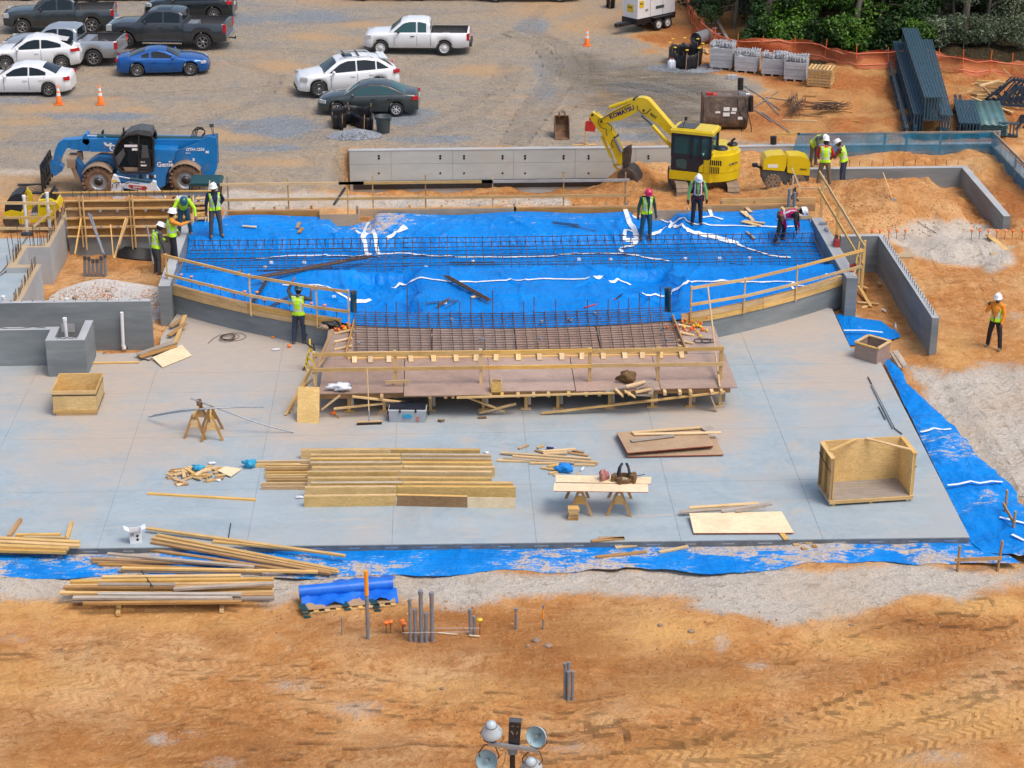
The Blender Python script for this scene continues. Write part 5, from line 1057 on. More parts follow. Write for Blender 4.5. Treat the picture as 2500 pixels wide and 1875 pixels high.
b=MB(); slabp(b,[(-.28,1.115),(-.55,1.125)]+[(x*1.01,y*1.005) for x,y in tail]+[(-.55,-1.12),(-.28,-1.1)],1.07,1.72); slabp(b,[(-.35,1.0),(-.6,1.02)]+[(x*.93,y*.92) for x,y in tail]+[(-.6,-1.0),(-.35,-1.0)],1.72,1.86); b.build('engine_hood','komatsu',E)
for x0,x1,z0,z1 in ((-.52,-.98,1.42,1.62),(-.52,-.9,1.1,1.36)):
 b=MB(); b.add([el(x0,1.135,z0),el(x1,1.08,z0),el(x1,1.08,z1),el(x0,1.135,z1)],[(0,1,2,3)]); g0=b.build('grille','black',E)
 for k in range(7):x=x0+(x1-x0)*k/6; c=MB(); c.bar(el(x,1.14-.06*k/6,z0),el(x,1.14-.06*k/6,z1),.02,.015); c.build('grille_bar','komatsu',g0)
b=MB(); b.add([el(-.3,1.13,1.09),el(-.3,1.13,1.66),el(-.31,1.131,1.66),el(-.31,1.131,1.09)],[(0,1,2,3)]); b.build('panel_seam','black',E)
for (x,y,r_) in ((-.75,.35,.26),(-1.0,-.35,.2)):b=MB(); b.lathe([(r_,0),(r_,.06),(r_*.8,.10),(.001,.12)],20,MX.Translation(el(x,y,1.85))); b.build('hood_cap','cab_navy',E)
b=MB(); b.tube([el(-1.05,-.1,1.9),el(-1.05,-.1,2.1),el(-1.15,-.1,2.2)],.05,8); b.build('exhaust','black',E)
cb=[(1.0,1.08),(1.0,.05),(-.55,.05),(-.55,1.08)]
def cabp(b,pl,z0,z1,ins=0.0):
 n=len(pl); cxm=sum(p[0] for p in pl)/n; cym=sum(p[1] for p in pl)/n
 vs=[el(x,y,z0) for x,y in pl]+[el(cxm+(x-cxm)*(1-ins),cym+(y-cym)*(1-ins),z1) for x,y in pl]; b.add(vs,[tuple(range(n)),tuple(range(2*n-1,n-1,-1))]); b.add(vs,[((i+1)%n,i,n+i,n+(i+1)%n) for i in range(n)])
b=MB(); cabp(b,cb,1.08,1.62); b.build('cab_door','cab_navy',E)
b=MB(); cabp(b,[(.97,1.05),(.97,.08),(-.52,.08),(-.52,1.05)],1.62,2.52); b.build('cab_glass','glass_teal',E)
b=MB()
for x in (.96,.22,-.12,-.52):
 for y in (1.06,.08):b.box(el(x,y,2.07),(.10,.07,.94),MX.Rotation(HD,3,'Z'))
for y in (1.06,.08):b.box(el(.22,y,1.66),(1.5,.07,.14),MX.Rotation(HD,3,'Z')); b.box(el(.22,y,2.47),(1.5,.07,.12),MX.Rotation(HD,3,'Z'))
b.build('cab_frame','cab_navy',E)
b=MB(); cabp(b,[(1.06,1.13),(1.06,.0),(-.62,.0),(-.62,1.13)],2.53,2.64); cabp(b,[(1.02,1.08),(1.02,.05),(-.58,.05),(-.58,1.08)],2.64,2.70,.05); b.build('cab_roof','komatsu',E)
b=MB(); cabp(b,[(.85,.95),(.85,.2),(.15,.2),(.15,.95)],2.70,2.73); b.build('roof_hatch','plastic_grey',E)
b=MB(); b.add([el(.78,1.09,1.2),el(.4,1.09,1.15),el(.35,1.09,1.45),el(.5,1.09,1.56),el(.8,1.09,1.5)],[(0,1,2,3,4)]); b.build('door_window','glass_teal',E)
b=MB(); poly(b,[el(-.1,1.10,1.10),el(-.5,1.10,1.10),el(-.53,1.10,1.40),el(-.25,1.10,1.42),el(-.12,1.10,1.3)],Lv*.02); b.build('side_grille','komatsu',E)
b=MB(); b.box(el(.1,.55,1.85),(.5,.5,.5),MX.Rotation(HD,3,'Z')); b.build('seat','black',E)
simple('vest_teal',(.25,.6,.55),rough=.7); b=MB(); b.lathe([(.001,.0),(.05,.0),(.065,.16),(.06,.16)],10,MX.Translation(el(-.25,1.0,1.68))); b.build('cup','vest_teal',E)
for nm,pts,hw,m_ in (('boom',[(250,355),(330,290),(620,128),(690,92),(760,95),(815,118),(880,190),(1010,340),(1130,480),(1215,570),(1215,690),(1110,575),(960,445),(800,325),(740,282),(690,258),(640,290),(500,362),(290,405),(250,392)],.17,'komatsu'),
('arm',[(90,310),(130,272),(180,300),(250,352),(292,402),(335,435),(400,540),(490,740),(500,880),(488,930),(440,900),(385,765),(300,620),(238,530),(180,460),(118,370)],.14,'komatsu'),('boom_foot',[(1120,690),(1210,560),(1230,800),(1190,860),(1130,840)],.26,'komatsu')):
 b=MB(); poly(b,ep(pts,.02+hw),-Lv*2*hw); b.build(nm,m_,E)
def ecyl(nm,p,q,r_,m_,off=0.0):
 a_,c_=ep([p,q],off); b=MB(); b.cyl(a_,c_,r_,n=10); b.build(nm,m_,E)
ecyl('arm_cylinder',(345,212),(640,112),.075,'komatsu'); ecyl('cylinder_rod',(150,280),(345,212),.035,'chrome'); ecyl('bucket_cylinder',(245,560),(372,835),.06,'komatsu',.05); ecyl('cylinder_rod',(372,835),(395,915),.03,'chrome',.05)
for o in (.32,-.28):ecyl('boom_cylinder',(868,430),(1130,725),.075,'komatsu',o); ecyl('cylinder_rod',(735,310),(868,430),.038,'steel_dark',o)
ecyl('link',(392,918),(490,905),.05,'komatsu'); ecyl('link',(395,925),(465,990),.04,'komatsu'); ecyl('breaker_pipe',(410,590),(490,760),.07,'pvc_grey',.2)
b=MB(); poly(b,ep([(510,720),(545,700),(585,690),(590,780),(575,900),(600,980),(560,1000),(500,960)],.15),-Lv*.3); b.build('quick_coupler','bucket_steel',E)
b=MB(); hw=.42; prof=[(440,1010),(560,955),(618,1000),(660,1070),(695,1150),(650,1182),(570,1172),(500,1110),(440,1080)]
pn=ep(prof,hw); n_=len(pn); pf_=[p-Lv*2*hw for p in pn]; vs=pn+pf_
b.add(vs,[(i,i+1,n_+i+1,n_+i) for i in range(n_-1)]); b.add(vs,[tuple(range(n_)),tuple(range(2*n_-1,n_-1,-1))]); b.build('bucket','bucket_steel',E)
for k in range(5):a_=pn[4].lerp(pf_[4],k/4); b=MB(); b.bar(a_,a_+V((.12,0,-.14)),.06,.04); b.build('bucket_tooth','bucket_steel',E)
for ptz in ([(215,350),(200,400),(240,460),(300,480),(310,560)],[(330,420),(370,450),(365,500)],[(380,610),(360,660),(390,710)],[(680,190),(690,240),(740,290),(800,280),(850,230)],[(600,170),(400,265),(230,360)]):b=MB(); b.tube(ep(ptz,.22),.016,5); b.build('hose','rubber',E)
for k in (0,1,2):b=MB(); b.tube(ep([(790+k*8,110),(870,165+k*6),(1060,385+k*8),(1170,500+k*6)],-.05+k*.05),.014,5); b.build('hydraulic_pipe','komatsu' if k else 'steel_dark',E)
o_=ep([(352,358)],.195)[0]; e_=ep([(585,262)],.195)[0]; text('KOMATSU',.235,'navy_ink',E,o_,e_-o_,(0,0,1),bold=.008)
o_=ep([(835,300)],.195)[0]; e_=ep([(985,410)],.195)[0]; text('B&G',.15,'black',E,o_,e_-o_,(0,0,1),bold=.003)
text('B&G',.11,'black',E,el(-.1,1.125,.84),-Fv,up_,bold=.002); text('KOMATSU',.11,'navy_ink',E,el(-1.2,.78,1.36),(el(-1.36,.4,1.36)-el(-1.2,.78,1.36)),up_,bold=.002)
for pt in ((130,305),(640,115),(760,250),(242,385),(405,585)):a_=ep([pt],.2)[0]; b=MB(); b.cyl(a_,a_-Lv*.4,.05,n=10); b.build('pivot_pin','steel_dark',E)
b=MB(); b.tube(ep([(1275,360),(1260,400),(1250,440)],1.05),.015,5); b.box(ep([(1280,350)],1.05)[0],(.1,.06,.14)); b.build('mirror','black',E)
# ---- compact excavator (white arm, dark canopy)
B=thing('mini_excavator','white compact excavator with a red stripe and dark canopy half hidden by the formwork','excavator',(A(*zg(1700,900),69.8).x,69.8,.3))
b=MB(); poly(b,zy([(1000,745),(1060,720),(1300,742),(1350,702),(1385,712),(1392,765),(1440,830),(1495,890),(1370,888),(1265,858),(1250,822),(1010,772)],69.6),(0,.16,0)); b.build('boom','bobcat_white',B)
b=MB(); poly(b,zy([(885,690),(905,635),(935,645),(985,740),(1005,800),(1030,900),(905,900),(882,830)],69.57),(0,.2,0)); b.build('arm','bobcat_white',B)
b=MB(); b.cyl(A(*zg(1095,672),69.65),A(*zg(1345,712),69.65),.05,n=8); b.build('hydraulic_cylinder','canopy',B); b=MB(); b.cyl(A(*zg(925,640),69.65),A(*zg(1095,672),69.65),.025,n=8); b.build('cylinder_rod','chrome',B)
b=MB(); poly(b,zy([(1072,755),(1090,745),(1270,762),(1292,780),(1262,805),(1110,782)],69.585),(0,.012,0)); b.build('red_stripe','red_paint',B); text('Bobcat',.11,'white',B,A(*zg(1130,780),69.57),(1,0,-.03),up_,bold=.002)
b=MB(); poly(b,zy([(893,690),(945,685),(948,708),(893,715)],69.56),(0,.01,0)); b.build('warning_label','yellow_tag',B)
for ptz in ([(890,780),(900,735),(950,715),(1050,712),(1200,730)],[(945,780),(940,740),(990,715),(1080,730)],[(1370,860),(1400,820),(1450,830),(1480,880)]):b=MB(); b.tube(zy(ptz,69.52),.014,5); b.build('hose','rubber',B)
b=MB(); cp_=zy([(1755,745),(1770,728),(2095,728),(2118,748),(2118,762),(1755,762)],69.7); poly(b,cp_,(0,1.1,0)); b.build('canopy_roof','canopy',B)
for x in (1768,2100):b=MB(); b.bar(A(*zg(x,740),69.75),A(*zg(x-15,930),69.75),.06,.06); b.bar(A(*zg(x,740),69.75)+V((0,1.0,0)),A(*zg(x-15,930),69.75)+V((0,1.0,0)),.06,.06); b.build('canopy_post','black',B)
xb=A(*zg(1800,900),70).x; b=MB(); b.box((xb,70.3,.62),(1.3,.9,.3)); b.build('house','bobcat_white',B)
for dy in (-.4,.4):b=MB(); b.box((xb,70.3+dy,.45),(1.7,.28,.36)); b.build('track','rubber',B)
# ---- tandem roller
def zr2(x,y):return (x*.14466,380+y*.14466)
YL=67.6
def zrp(pts,y):return[A(*zr2(*p),y) for p in pts]
O=thing('tandem_roller','small yellow ride on roller with black hood behind the left timber rail','roller',(A(*zr2(500,1190),YL).x,YL+.4,.3))
for x in (190,800):b=MB(); c=A(*zr2(x,1110),YL); b.cyl((c.x,YL+.02,c.z),(c.x,YL+.85,c.z),.30,n=24); b.cyl((c.x,YL-.01,c.z),(c.x,YL+.02,c.z),.08,n=10); b.build('drum','rust' if x>500 else 'bucket_steel',O)
for nm,pts,y0,d,m_ in (('hood',[(75,960),(85,830),(120,760),(180,690),(260,650),(370,640),(375,700),(360,950),(300,935),(180,915)],0,.85,'black'),('front_frame',[(65,960),(180,920),(310,945),(380,960),(400,1150),(330,1150),(310,1060),(190,1010),(80,1060)],-.03,.9,'komatsu'),('rear_body',[(640,760),(840,745),(960,800),(1005,880),(900,1000),(880,1110),(640,1130),(510,1120),(515,1020),(640,1010)],0,.85,'komatsu'),('steering_column',[(430,590),(450,560),(500,620),(540,720),(545,910),(465,915),(470,720)],.3,.25,'komatsu'),('seat',[(650,740),(760,690),(830,690),(850,600),(880,560),(900,610),(945,640),(955,740),(840,755),(700,760)],.2,.5,'black'),('floor',[(500,1000),(560,880),(640,860),(645,1010)],.02,.8,'plastic_grey')):
 b=MB(); poly(b,zrp(pts,YL+y0),(0,d,0)); b.build(nm,m_,O)
b=MB(); b.lathe([(.14,0),(.155,.012),(.17,0),(.155,-.012),(.14,0)],18,MX.Translation(A(*zr2(560,570),YL+.4))@MX.Rotation(.5,4,'Y')); b.build('steering_wheel','black',O)
b=MB(); b.tube(zrp([(460,600),(420,630),(430,690),(480,700)],YL+.3),.02,6); b.build('hand_rail','komatsu',O); text('AR-14',.14,'black',O,A(*zr2(680,870),YL-.006),(1,0,0),up_,bold=.003)
for k in range(5):b=MB(); poly(b,zrp([(510+k*28,1005),(530+k*28,965),(545+k*28,965),(525+k*28,1005)],YL+.005),(0,.01,0)); b.build('hazard_stripe','white',O)
# ---- trench compactor
def z4(x,y):return (1860+x*.2893,y*.2893)
YK=71.3
def z4p(pts,y):return[A(*z4(*p),y) for p in pts]
K=thing('trench_compactor','yellow trench roller with padded drums beside the three workers','compactor',(A(*z4(200,1600),YK).x,YK+.4,0))
for pts in ([(10,1430),(15,1360),(40,1325),(90,1312),(190,1308),(212,1330),(205,1400),(190,1445)],[(215,1455),(215,1340),(230,1318),(330,1318),(395,1340),(410,1380),(402,1482),(300,1475)]):b=MB(); poly(b,z4p(pts,YK),(0,.75,0)); b.build('hood','komatsu',K)
for pts in ([(5,1430),(190,1447),(185,1530),(10,1530)],[(212,1457),(402,1484),(395,1530),(212,1530)],[(185,1450),(215,1450),(215,1560),(185,1560)]):b=MB(); poly(b,z4p(pts,YK+.05),(0,.7,0)); b.build('frame','plastic_grey',K)
for x in (92,300):
 c=A(*z4(x,1538),YK); r_=.30; b=MB()
 for y0 in (-.05,.5):b.cyl((c.x,YK+y0,c.z),(c.x,YK+y0+.3,c.z),r_*.88,n=20)
 for k in range(14):
  a=k*2*math.pi/14
  for y0 in (.03,.2,.58,.74):b.box((c.x+math.cos(a)*r_*.92,YK+y0-.03,c.z+math.sin(a)*r_*.92),(.07,.1,.09),MX.Rotation(-a,3,'Y'))
 w_=b.build('padded_drum','track_mud',K); b=MB()
 for k in range(6):a=k*math.pi/3; b.cyl((c.x+math.cos(a)*.15,YK-.058,c.z+math.sin(a)*.15),(c.x+math.cos(a)*.15,YK-.05,c.z+math.sin(a)*.15),.035,n=8)
 b.build('drum_hole','steel_dark',w_)
text('Herc',.13,'black',K,A(*z4(320,1438),YK-.006),(1,0,0),up_,bold=.002); b=MB(); poly(b,z4p([(50,1388),(135,1388),(135,1415),(50,1415)],YK-.004),(0,.008,0)); b.build('label_plate','white',K)
b=MB(); p=A(1843,403,YK+.2); b.tube([p,p+V((.3,.05,-.15)),p+V((.45,.05,-.3))],.05,7); b.box(p,(.2,.2,.12)); b.build('control_head','black',K)
# ---- generator on a trailer
def z3(x,y):return (1240+x*.2893,y*.2893)
ga=R(40); Gx,Gy=V((math.cos(ga),math.sin(ga),0)),V((-math.sin(ga),math.cos(ga),0))
gc=PG(*z3(1060,290),ZY); GO=gc+Gx*.25+Gy*.0;
G_=thing('generator_trailer','white towable generator with yellow stickers on a black twin axle trailer','generator',GO)
gl=lambda x,y,z:GO+Gx*x+Gy*y+V((0,0,z))
def gbox(nm,x0,x1,y0,y1,z0,z1,m_,root=None):b=MB(); b.box(gl((x0+x1)/2,(y0+y1)/2,(z0+z1)/2),(x1-x0,y1-y0,z1-z0),MX.Rotation(ga,3,'Z')); return b.build(nm,m_,root or G_)
gbox('enclosure',0,2.7,0,1.05,.72,2.25,'white'); gbox('base_frame',-.02,2.75,-.02,1.07,.42,.72,'black'); gbox('roof_band',-.004,2.71,-.006,1.06,1.95,2.02,'navy_ink'); gbox('drawbar',-.8,0,.35,.7,.40,.55,'black'); gbox('coupler',-1.0,-.75,.42,.62,.38,.56,'steel_dark')
for x in (1.35,2.0):
 for y,sd_ in ((-.12,-1),(1.17,1)):
  m=MX.Translation(gl(x,y,.30))@MX.Rotation(ga,4,'Z'); t_,s_=wheel_meshes(.30,.2,.62,'steel'); wv=MB(); wv.v=[tuple(m@MX.Rotation(-sd_*math.pi/2,4,'X')@V(p)) for p in t_.v]; wv.f,wv.m,wv.sm=list(t_.f),list(t_.m),list(t_.sm); wo=wv.build('wheel','rubber',G_)
  wv=MB(); wv.v=[tuple(m@MX.Rotation(-sd_*math.pi/2,4,'X')@V(p)) for p in s_.v]; wv.f,wv.m,wv.sm=list(s_.f),list(s_.m),list(s_.sm); wv.build('rim',['white_wheel','black'],wo)
gbox('fender',.95,2.4,-.25,-.02,.62,.68,'black')
simple('herc_yellow',(.75,.5,.01),rough=.5)
gbox('sticker',-.008,-.002,.30,.72,1.0,1.38,'herc_yellow'); gbox('sticker',.12,.42,-.008,-.002,1.25,1.6,'herc_yellow')
text('Herc',.16,'black',G_,gl(-.012,.70,1.2),-Gy,up_,bold=.002); text('Herc',.13,'black',G_,gl(.14,-.012,1.42),Gx,up_,bold=.002)
for x0,x1,z0,z1,m_ in ((.5,.75,1.72,1.82,'plastic_grey'),(.55,.75,1.05,1.15,'galv'),(1.3,1.9,1.05,1.2,'plastic_grey'),(.95,1.05,1.55,1.65,'black')):gbox('vent',x0,x1,-.012,-.003,z0,z1,m_)
for x in (.9,1.8):gbox('door_seam',x,x+.015,-.006,0,.75,1.95,'plastic_grey')
# ---- rusty steel tank with hose reels
YT=79.4
K2=thing('steel_tank','rusty round bottomed steel fuel tank with pump and hanging hoses behind the excavator','tank',(A(*z3(1830,1140),YT).x,YT+.5,ZY))
xa,xb=A(*z3(1655,900),YT).x,A(*z3(2030,900),YT).x; zt_=A(*z3(1850,815),YT).z
b=MB(); prof=[(1.0,zt_),(0,zt_)]+[(.55-.6*math.cos(a),ZY+.62-.62*math.sin(a)) for a in np.linspace(0,R(90),8)]+[(1.0,ZY)]
vs=[V((x,YT+y,z)) for x in (xa,xb) for y,z in prof]; n_=len(prof); b.smooth=False; b.add(vs,[(i,i+1,n_+i+1,n_+i) for i in range(n_-1)]); b.add(vs,[tuple(range(n_-1,-1,-1)),tuple(range(n_,2*n_))]); simple('tank_steel',(.075,.06,.055),(.15,.105,.08),scale=4,rough=.7,dirt=(.26,.19,.14),dirtamt=.35); b.build('tank_shell','tank_steel',K2)
for x,y,w_,h in ((1750,940,45,20),(1880,945,45,20),(1820,905,55,40),(1890,910,45,35),(1815,950,60,40),(1940,985,45,30)):b=MB(); p=A(*z3(x,y),YT-.075); b.box(p+V((w_*.0024,0,-h*.002)),(w_*.0046,.01,h*.004)); b.build('paint_mark','white',K2)
for x in (1685,1960):b=MB(); p=A(*z3(x+15,800),YT+.3); b.box(p,(.25,.2,.2)); b.cyl(p+V((.15,0,0)),p+V((.32,0,0)),.09,n=10); b.build('pump','red_paint' if x<1800 else 'galv',K2)
b=MB(); b.cyl(A(*z3(2050,810),YT+.2),A(*z3(2050,940),YT+.2),.11,n=12); b.build('filter','black',K2)
for ptz in ([(1940,840),(1935,880),(1960,960),(2010,1020),(1960,1130)],[(2030,830),(2025,950),(2055,1080),(2050,1160),(2010,1175),(1990,1165)],[(2000,830),(2010,900),(1975,910)]):b=MB(); b.tube([A(*z3(*p),YT-.08) for p in ptz],.02,6); b.build('hose','rubber',K2)
b=MB(); b.box(A(*z3(1645,900),YT+.1),(.06,.1,1.0)); b.build('corner_post','rust',K2)
# ---- loose excavator bucket
kb=PG(*z3(440,1160),ZY); Bk=thing('spare_bucket','rusty spare digging bucket standing on the gravel left of the excavator boom','bucket',kb)
yk=kb.y; o1=[A(*z3(*p),yk) for p in ((385,1020),(490,1025),(520,1155),(400,1160))]
b=MB(); prof=[(-.02,.0),(.45,-.02),(.8,.12),(.98,.38),(.95,.68),(.82,.82)]; xa,xb=o1[3].x,o1[2].x
vs=[V((x,yk-.35+y,kb.z+z)) for x in (xa,xb) for y,z in prof]; n_=len(prof); b.add(vs,[(i,i+1,n_+i+1,n_+i) for i in range(n_-1)])
for k,x in enumerate((xa,xb)):b.add([V((x,yk-.35+y,kb.z+z)) for y,z in[(-.02,0),(.45,-.02),(.8,.12),(.98,.38),(.95,.68),(.82,.82),(.5,.75)]],[tuple(range(7))])
ob=b.build('bucket_shell','rust',Bk); ob.matrix_basis=MX.Translation((0,0,0))@ob.matrix_basis
m_=ob.modifiers.new('solid','SOLIDIFY'); m_.thickness=.03
for x in (.3,.7):b=MB(); b.box((xa+(xb-xa)*x,yk+.4,kb.z+.88),(.05,.18,.2)); b.build('ear','rust',Bk)
# ================ TIMBER, TOOLS AND MATERIALS ON THE SITE
TO={r+str(i+1):(x,y,f) for r,y,f in (('a',0,.28933),('b',460,.28933),('c',920,.28933),('d',1390,.29237)) for i,x in enumerate((0,620,1240,1860))}
def t_(k,x,y):o=TO[k]; return (o[0]+x*o[2],o[1]+y*o[2])
def tp(k,x,y,z=0.0):return P(*t_(k,x,y),z)
def ta(k,x,y,Y):return A(*t_(k,x,y),Y)
def lumber(lab,k,segs,wd=.09,ht=.04,mats=('pine',),z0=.02,cat='board',grp=None,name='board'):
 for i,s_ in enumerate(segs):
  za,zc=(s_[4],s_[5]) if len(s_)>5 else (z0,z0)
  board(tp(k,s_[0],s_[1],za),tp(k,s_[2],s_[3],zc),wd,ht,name,random.choice(mats) if len(mats)>1 else mats[0],label=lab if isinstance(lab,str) else lab[i],cat=cat,group=grp or (lab if isinstance(lab,str) else None))
simple('orange_band',(.88,.33,.02),rough=.5); simple('strap',(.02,.018,.016),rough=.7)
# ---- crate, left
p0,p1=tp('c1',470,328),tp('c1',800,326); yb=p0.y; zt=ta('c1',620,118,yb).z; dp=P(190,912,zt).y-P(190,954,zt).y
x0,x1=ta('c1',445,200,yb).x,ta('c1',812,200,yb).x
CR=thing('plywood_crate','open topped yellow plywood crate with two black straps at the left of the slab','crate',((x0+x1)/2,yb+dp/2,0))
for y in (yb,yb+dp):board((x0,y,.08+(zt-.08)/2),(x1,y,.08+(zt-.08)/2),.022,zt-.08,'side_panel','ply',CR)
for x in (x0,x1):board((x,yb,.08+(zt-.08)/2),(x,yb+dp,.08+(zt-.08)/2),.022,zt-.1,'side_panel','ply',CR)
board(((x0+x1)/2-.5,yb+dp/2,.1),((x0+x1)/2+.5,yb+dp/2,.1),dp-.06,.02,'floor_panel','ply_old',CR)
for z in (.14,zt-.14):
 for y in (yb-.014,yb+dp+.014):b=MB(); b.bar((x0-.01,y,z),(x1+.01,y,z),.006,.03); b.build('strap','strap',CR)
 for x in (x0-.014,x1+.014):b=MB(); b.bar((x,yb,z),(x,yb+dp,z),.006,.03); b.build('strap','strap',CR)
for y in (yb-.02,yb+dp+.02):
 for z in (zt-.04,.13):board((x0-.02,y,z),(x1+.02,y,z),.02,.09,'rim_board','pine',CR)
for x in (x0-.012,x1+.012):board((x,yb,zt-.04),(x,yb+dp,zt-.04),.02,.09,'rim_board','pine',CR)
for y in (yb+.05,yb+dp-.05):board((x0+.05,y,.04),(x1-.05,y,.04),.08,.08,'skid','pine',CR)
# ---- crate, right: open front cabinet crate
c0,c1=tp('c4',590,1090),tp('c4',1245,1048); fr=c1-c0; fr.z=0; ang=math.atan2(fr.y,fr.x); ex,ey=fr.normalized(),V((-fr.y,fr.x,0)).normalized(); W_=fr.length
H_=ta('c4',640,690,c0.y).z; D_=1.05
K3=thing('open_crate','large open fronted plywood crate with diagonal braces standing on the right of the slab','crate',c0+ex*W_/2+ey*D_/2)
cl=lambda x,y,z:c0+ex*x+ey*y+V((0,0,z))
board(cl(.03,D_/2,.16),cl(W_-.03,D_/2,.16),D_,.022,'floor_panel','pine_grey',K3,up=(0,0,1)); board(cl(0,D_,.16+(H_-.16)/2),cl(W_,D_,.16+(H_-.16)/2),.02,H_-.16,'back_panel','ply',K3)
for x in (.0,W_):board(cl(x,0,.16+(H_-.16)/2),cl(x,D_,.16+(H_-.16)/2),.02,H_-.2,'side_panel','ply',K3)
for x,s_ in ((-.05,1),(W_+.05,1)):
 for y in (.04,D_*.5,D_-.04):board(cl(x,y,.16),cl(x,y,H_),.08,.045,'stud','pine_dark' if x<0 else 'pine',K3,up=tuple(ey))
 board(cl(x,0,H_),cl(x,D_,H_),.12,.035,'top_plate','pine',K3); board(cl(x,0,.14),cl(x,D_,.14),.1,.05,'bottom_plate','pine',K3)
board(cl(0,D_+.02,H_),cl(W_,D_+.02,H_),.05,.035,'top_plate','pine',K3); board(cl(-.08,-.02,.115),cl(W_+.08,-.02,.115),.04,.09,'front_skirt','pine',K3)
for x in (.05,W_/2,W_-.05):board(cl(x,.0,.04),cl(x,D_,.04),.09,.075,'skid','pine',K3)
board(cl(0,.42,H_+.03),cl(W_*.42,D_,H_+.03),.09,.03,'brace','pine',K3); board(cl(W_,.2,H_+.03),cl(W_*.55,D_,H_+.03),.09,.03,'brace','pine',K3)
for x in (-.1,W_+.1):b=MB(); b.bar(cl(x,-.01,H_*.72),cl(x,D_,H_*.78),.01,.03); b.build('strap','strap',K3)
# ---- sawhorses
def sawhorse(label,p,along,L=.85,h=.72,z0=0.0,grp='timber sawhorses on the slab',gus=True):
 p=V(p); d=V(along).normalized(); s_=V((-d.y,d.x,0)); S_=thing('sawhorse',label,'sawhorse',p,group=grp)
 board(p-d*L/2+V((0,0,h)),p+d*L/2+V((0,0,h)),.04,.09,'beam','pine',S_)
 for e in (-1,1):
  for q in (-1,1):board(p+d*e*(L/2-.02)+s_*q*.30+V((0,0,.0)),p+d*e*(L/2-.12)+s_*q*.03+V((0,0,h)),.04,.07,'leg','pine_dark',S_,up=tuple(s_))
  if gus:b=MB(); c=p+d*e*(L/2-.06); b.add([c+s_*.16+V((0,0,.32)),c-s_*.16+V((0,0,.32)),c-s_*.08+V((0,0,.56)),c+s_*.08+V((0,0,.56))],[(0,1,2,3)]); g0=b.build('gusset','pine',S_); m0=g0.modifiers.new('s','SOLIDIFY'); m0.thickness=.02
 return S_
sawhorse('pine sawhorse under the steel studs, nearer the slab edge wall',tp('c1',1668,505)+V((0,.25,0)),(.15,1,0)); sawhorse('pine sawhorse under the steel studs, right one of the pair',tp('c1',1782,525)+V((0,.25,0)),(-.1,1,0))
for lab,pts in (('long thin steel stud lying across the sawhorses with drooping ends',[(363,1018,.10),(420,1008,.5),(480,1000,.78),(530,996,.78),(590,994,.6),(643,994,.45)]),('second thin steel stud crossing the sawhorses diagonally',[(464,972,.95),(500,985,.82),(540,1000,.72),(600,1022,.45),(660,1042,.2),(717,1055,.03)]),('short steel stud on top of the sawhorses',[(374,1014,.2),(430,1004,.55),(500,997,.8),(560,994,.7)])):
 b=MB(); b.tube([P(*q) for q in pts],.022,4); b.build('steel_stud','galv',label=lab,cat='stud',group='steel studs on the sawhorses')
b=MB(); c=P(487,985,.78); b.lathe([(.05,-.06),(.13,-.06),(.13,.06),(.05,.06)],14,MX.Translation(c)@MX.Rotation(R(80),4,'Y')); b.build('strap_coil','brown_cloth',label='coil of brown strapping hung on the left sawhorses',cat='coil')
sawhorse('pine sawhorse under the left end of the pale board table',tp('c3',605,1150)+V((0,.35,0)),(0,1,0),1.1,.70); sawhorse('pine sawhorse under the right end of the pale board table',tp('c3',950,1150)+V((0,.35,0)),(.12,1,0),1.1,.70)
def sheet(label,c4,th=.018,mat='ply_pale',name='plywood_sheet',cat='plywood',edge=None,grp=None):
 a_,b_,c_,d_=[V(p) for p in c4]; m=frame(a_,b_,(b_-a_).cross(d_-a_)); m=MX.Translation((a_+b_+c_+d_)/4)@m.to_3x3().to_4x4(); iv=m.inverted(); up=m.to_3x3().col[2]
 b=MB(); top=[iv@p for p in (a_,b_,c_,d_)]; bot=[p-V((0,0,th)) for p in top]; b.add(top+bot,[(0,1,2,3),(7,6,5,4)]); b.mi=1 if edge else 0; b.add(top+bot,[(i,4+i,4+(i+1)%4,(i+1)%4) for i in range(4)])
 return mk(name,b.mesh(name,[mat,edge] if edge else mat),None,m,label=label,cat=cat,group=grp)
def quad4(k,pts,z):return[tp(k,x,y,zz if (zz:=(z[i] if hasattr(z,'__len__') else z)) is not None else 0) for i,(x,y) in enumerate(pts)]
sheet('pale plywood strip forming the rear half of the sawhorse table',quad4('c3',[(405,888),(1205,902),(1213,845),(405,826)],.80),edge='edge_red'); sheet('pale plywood strip forming the front half of the sawhorse table',quad4('c3',[(382,962),(1185,972),(1180,905),(392,896)],.79),edge='edge_red')
sheet('new pale plywood sheet propped on lumber near the front right slab edge',quad4('c3',[(1568,1318),(2914-480+230-250,1315),(2150+160,1135),(1530,1150)],[.06,.06,.16,.16]),.03,edge='edge_red')
lumber(['rough brown plank behind the pale plywood sheet, upper one','rough brown plank behind the pale plywood sheet, lower one','thin grey lath behind the pale plywood sheet','narrow red edged lath behind the pale plywood sheet','short offcut under the front of the pale plywood sheet'],'c3',[(1530,1105,2120,1068,.12,.16),(1450,1142,2100,1095,.1,.2),(1920,1130,2170,1090,.2,.24),(1800,1130,2225,1070,.2,.28),(2310,1320,2350,1370,.03,.03)],.13,.035,('pine_dark','pine_grey','pine'))
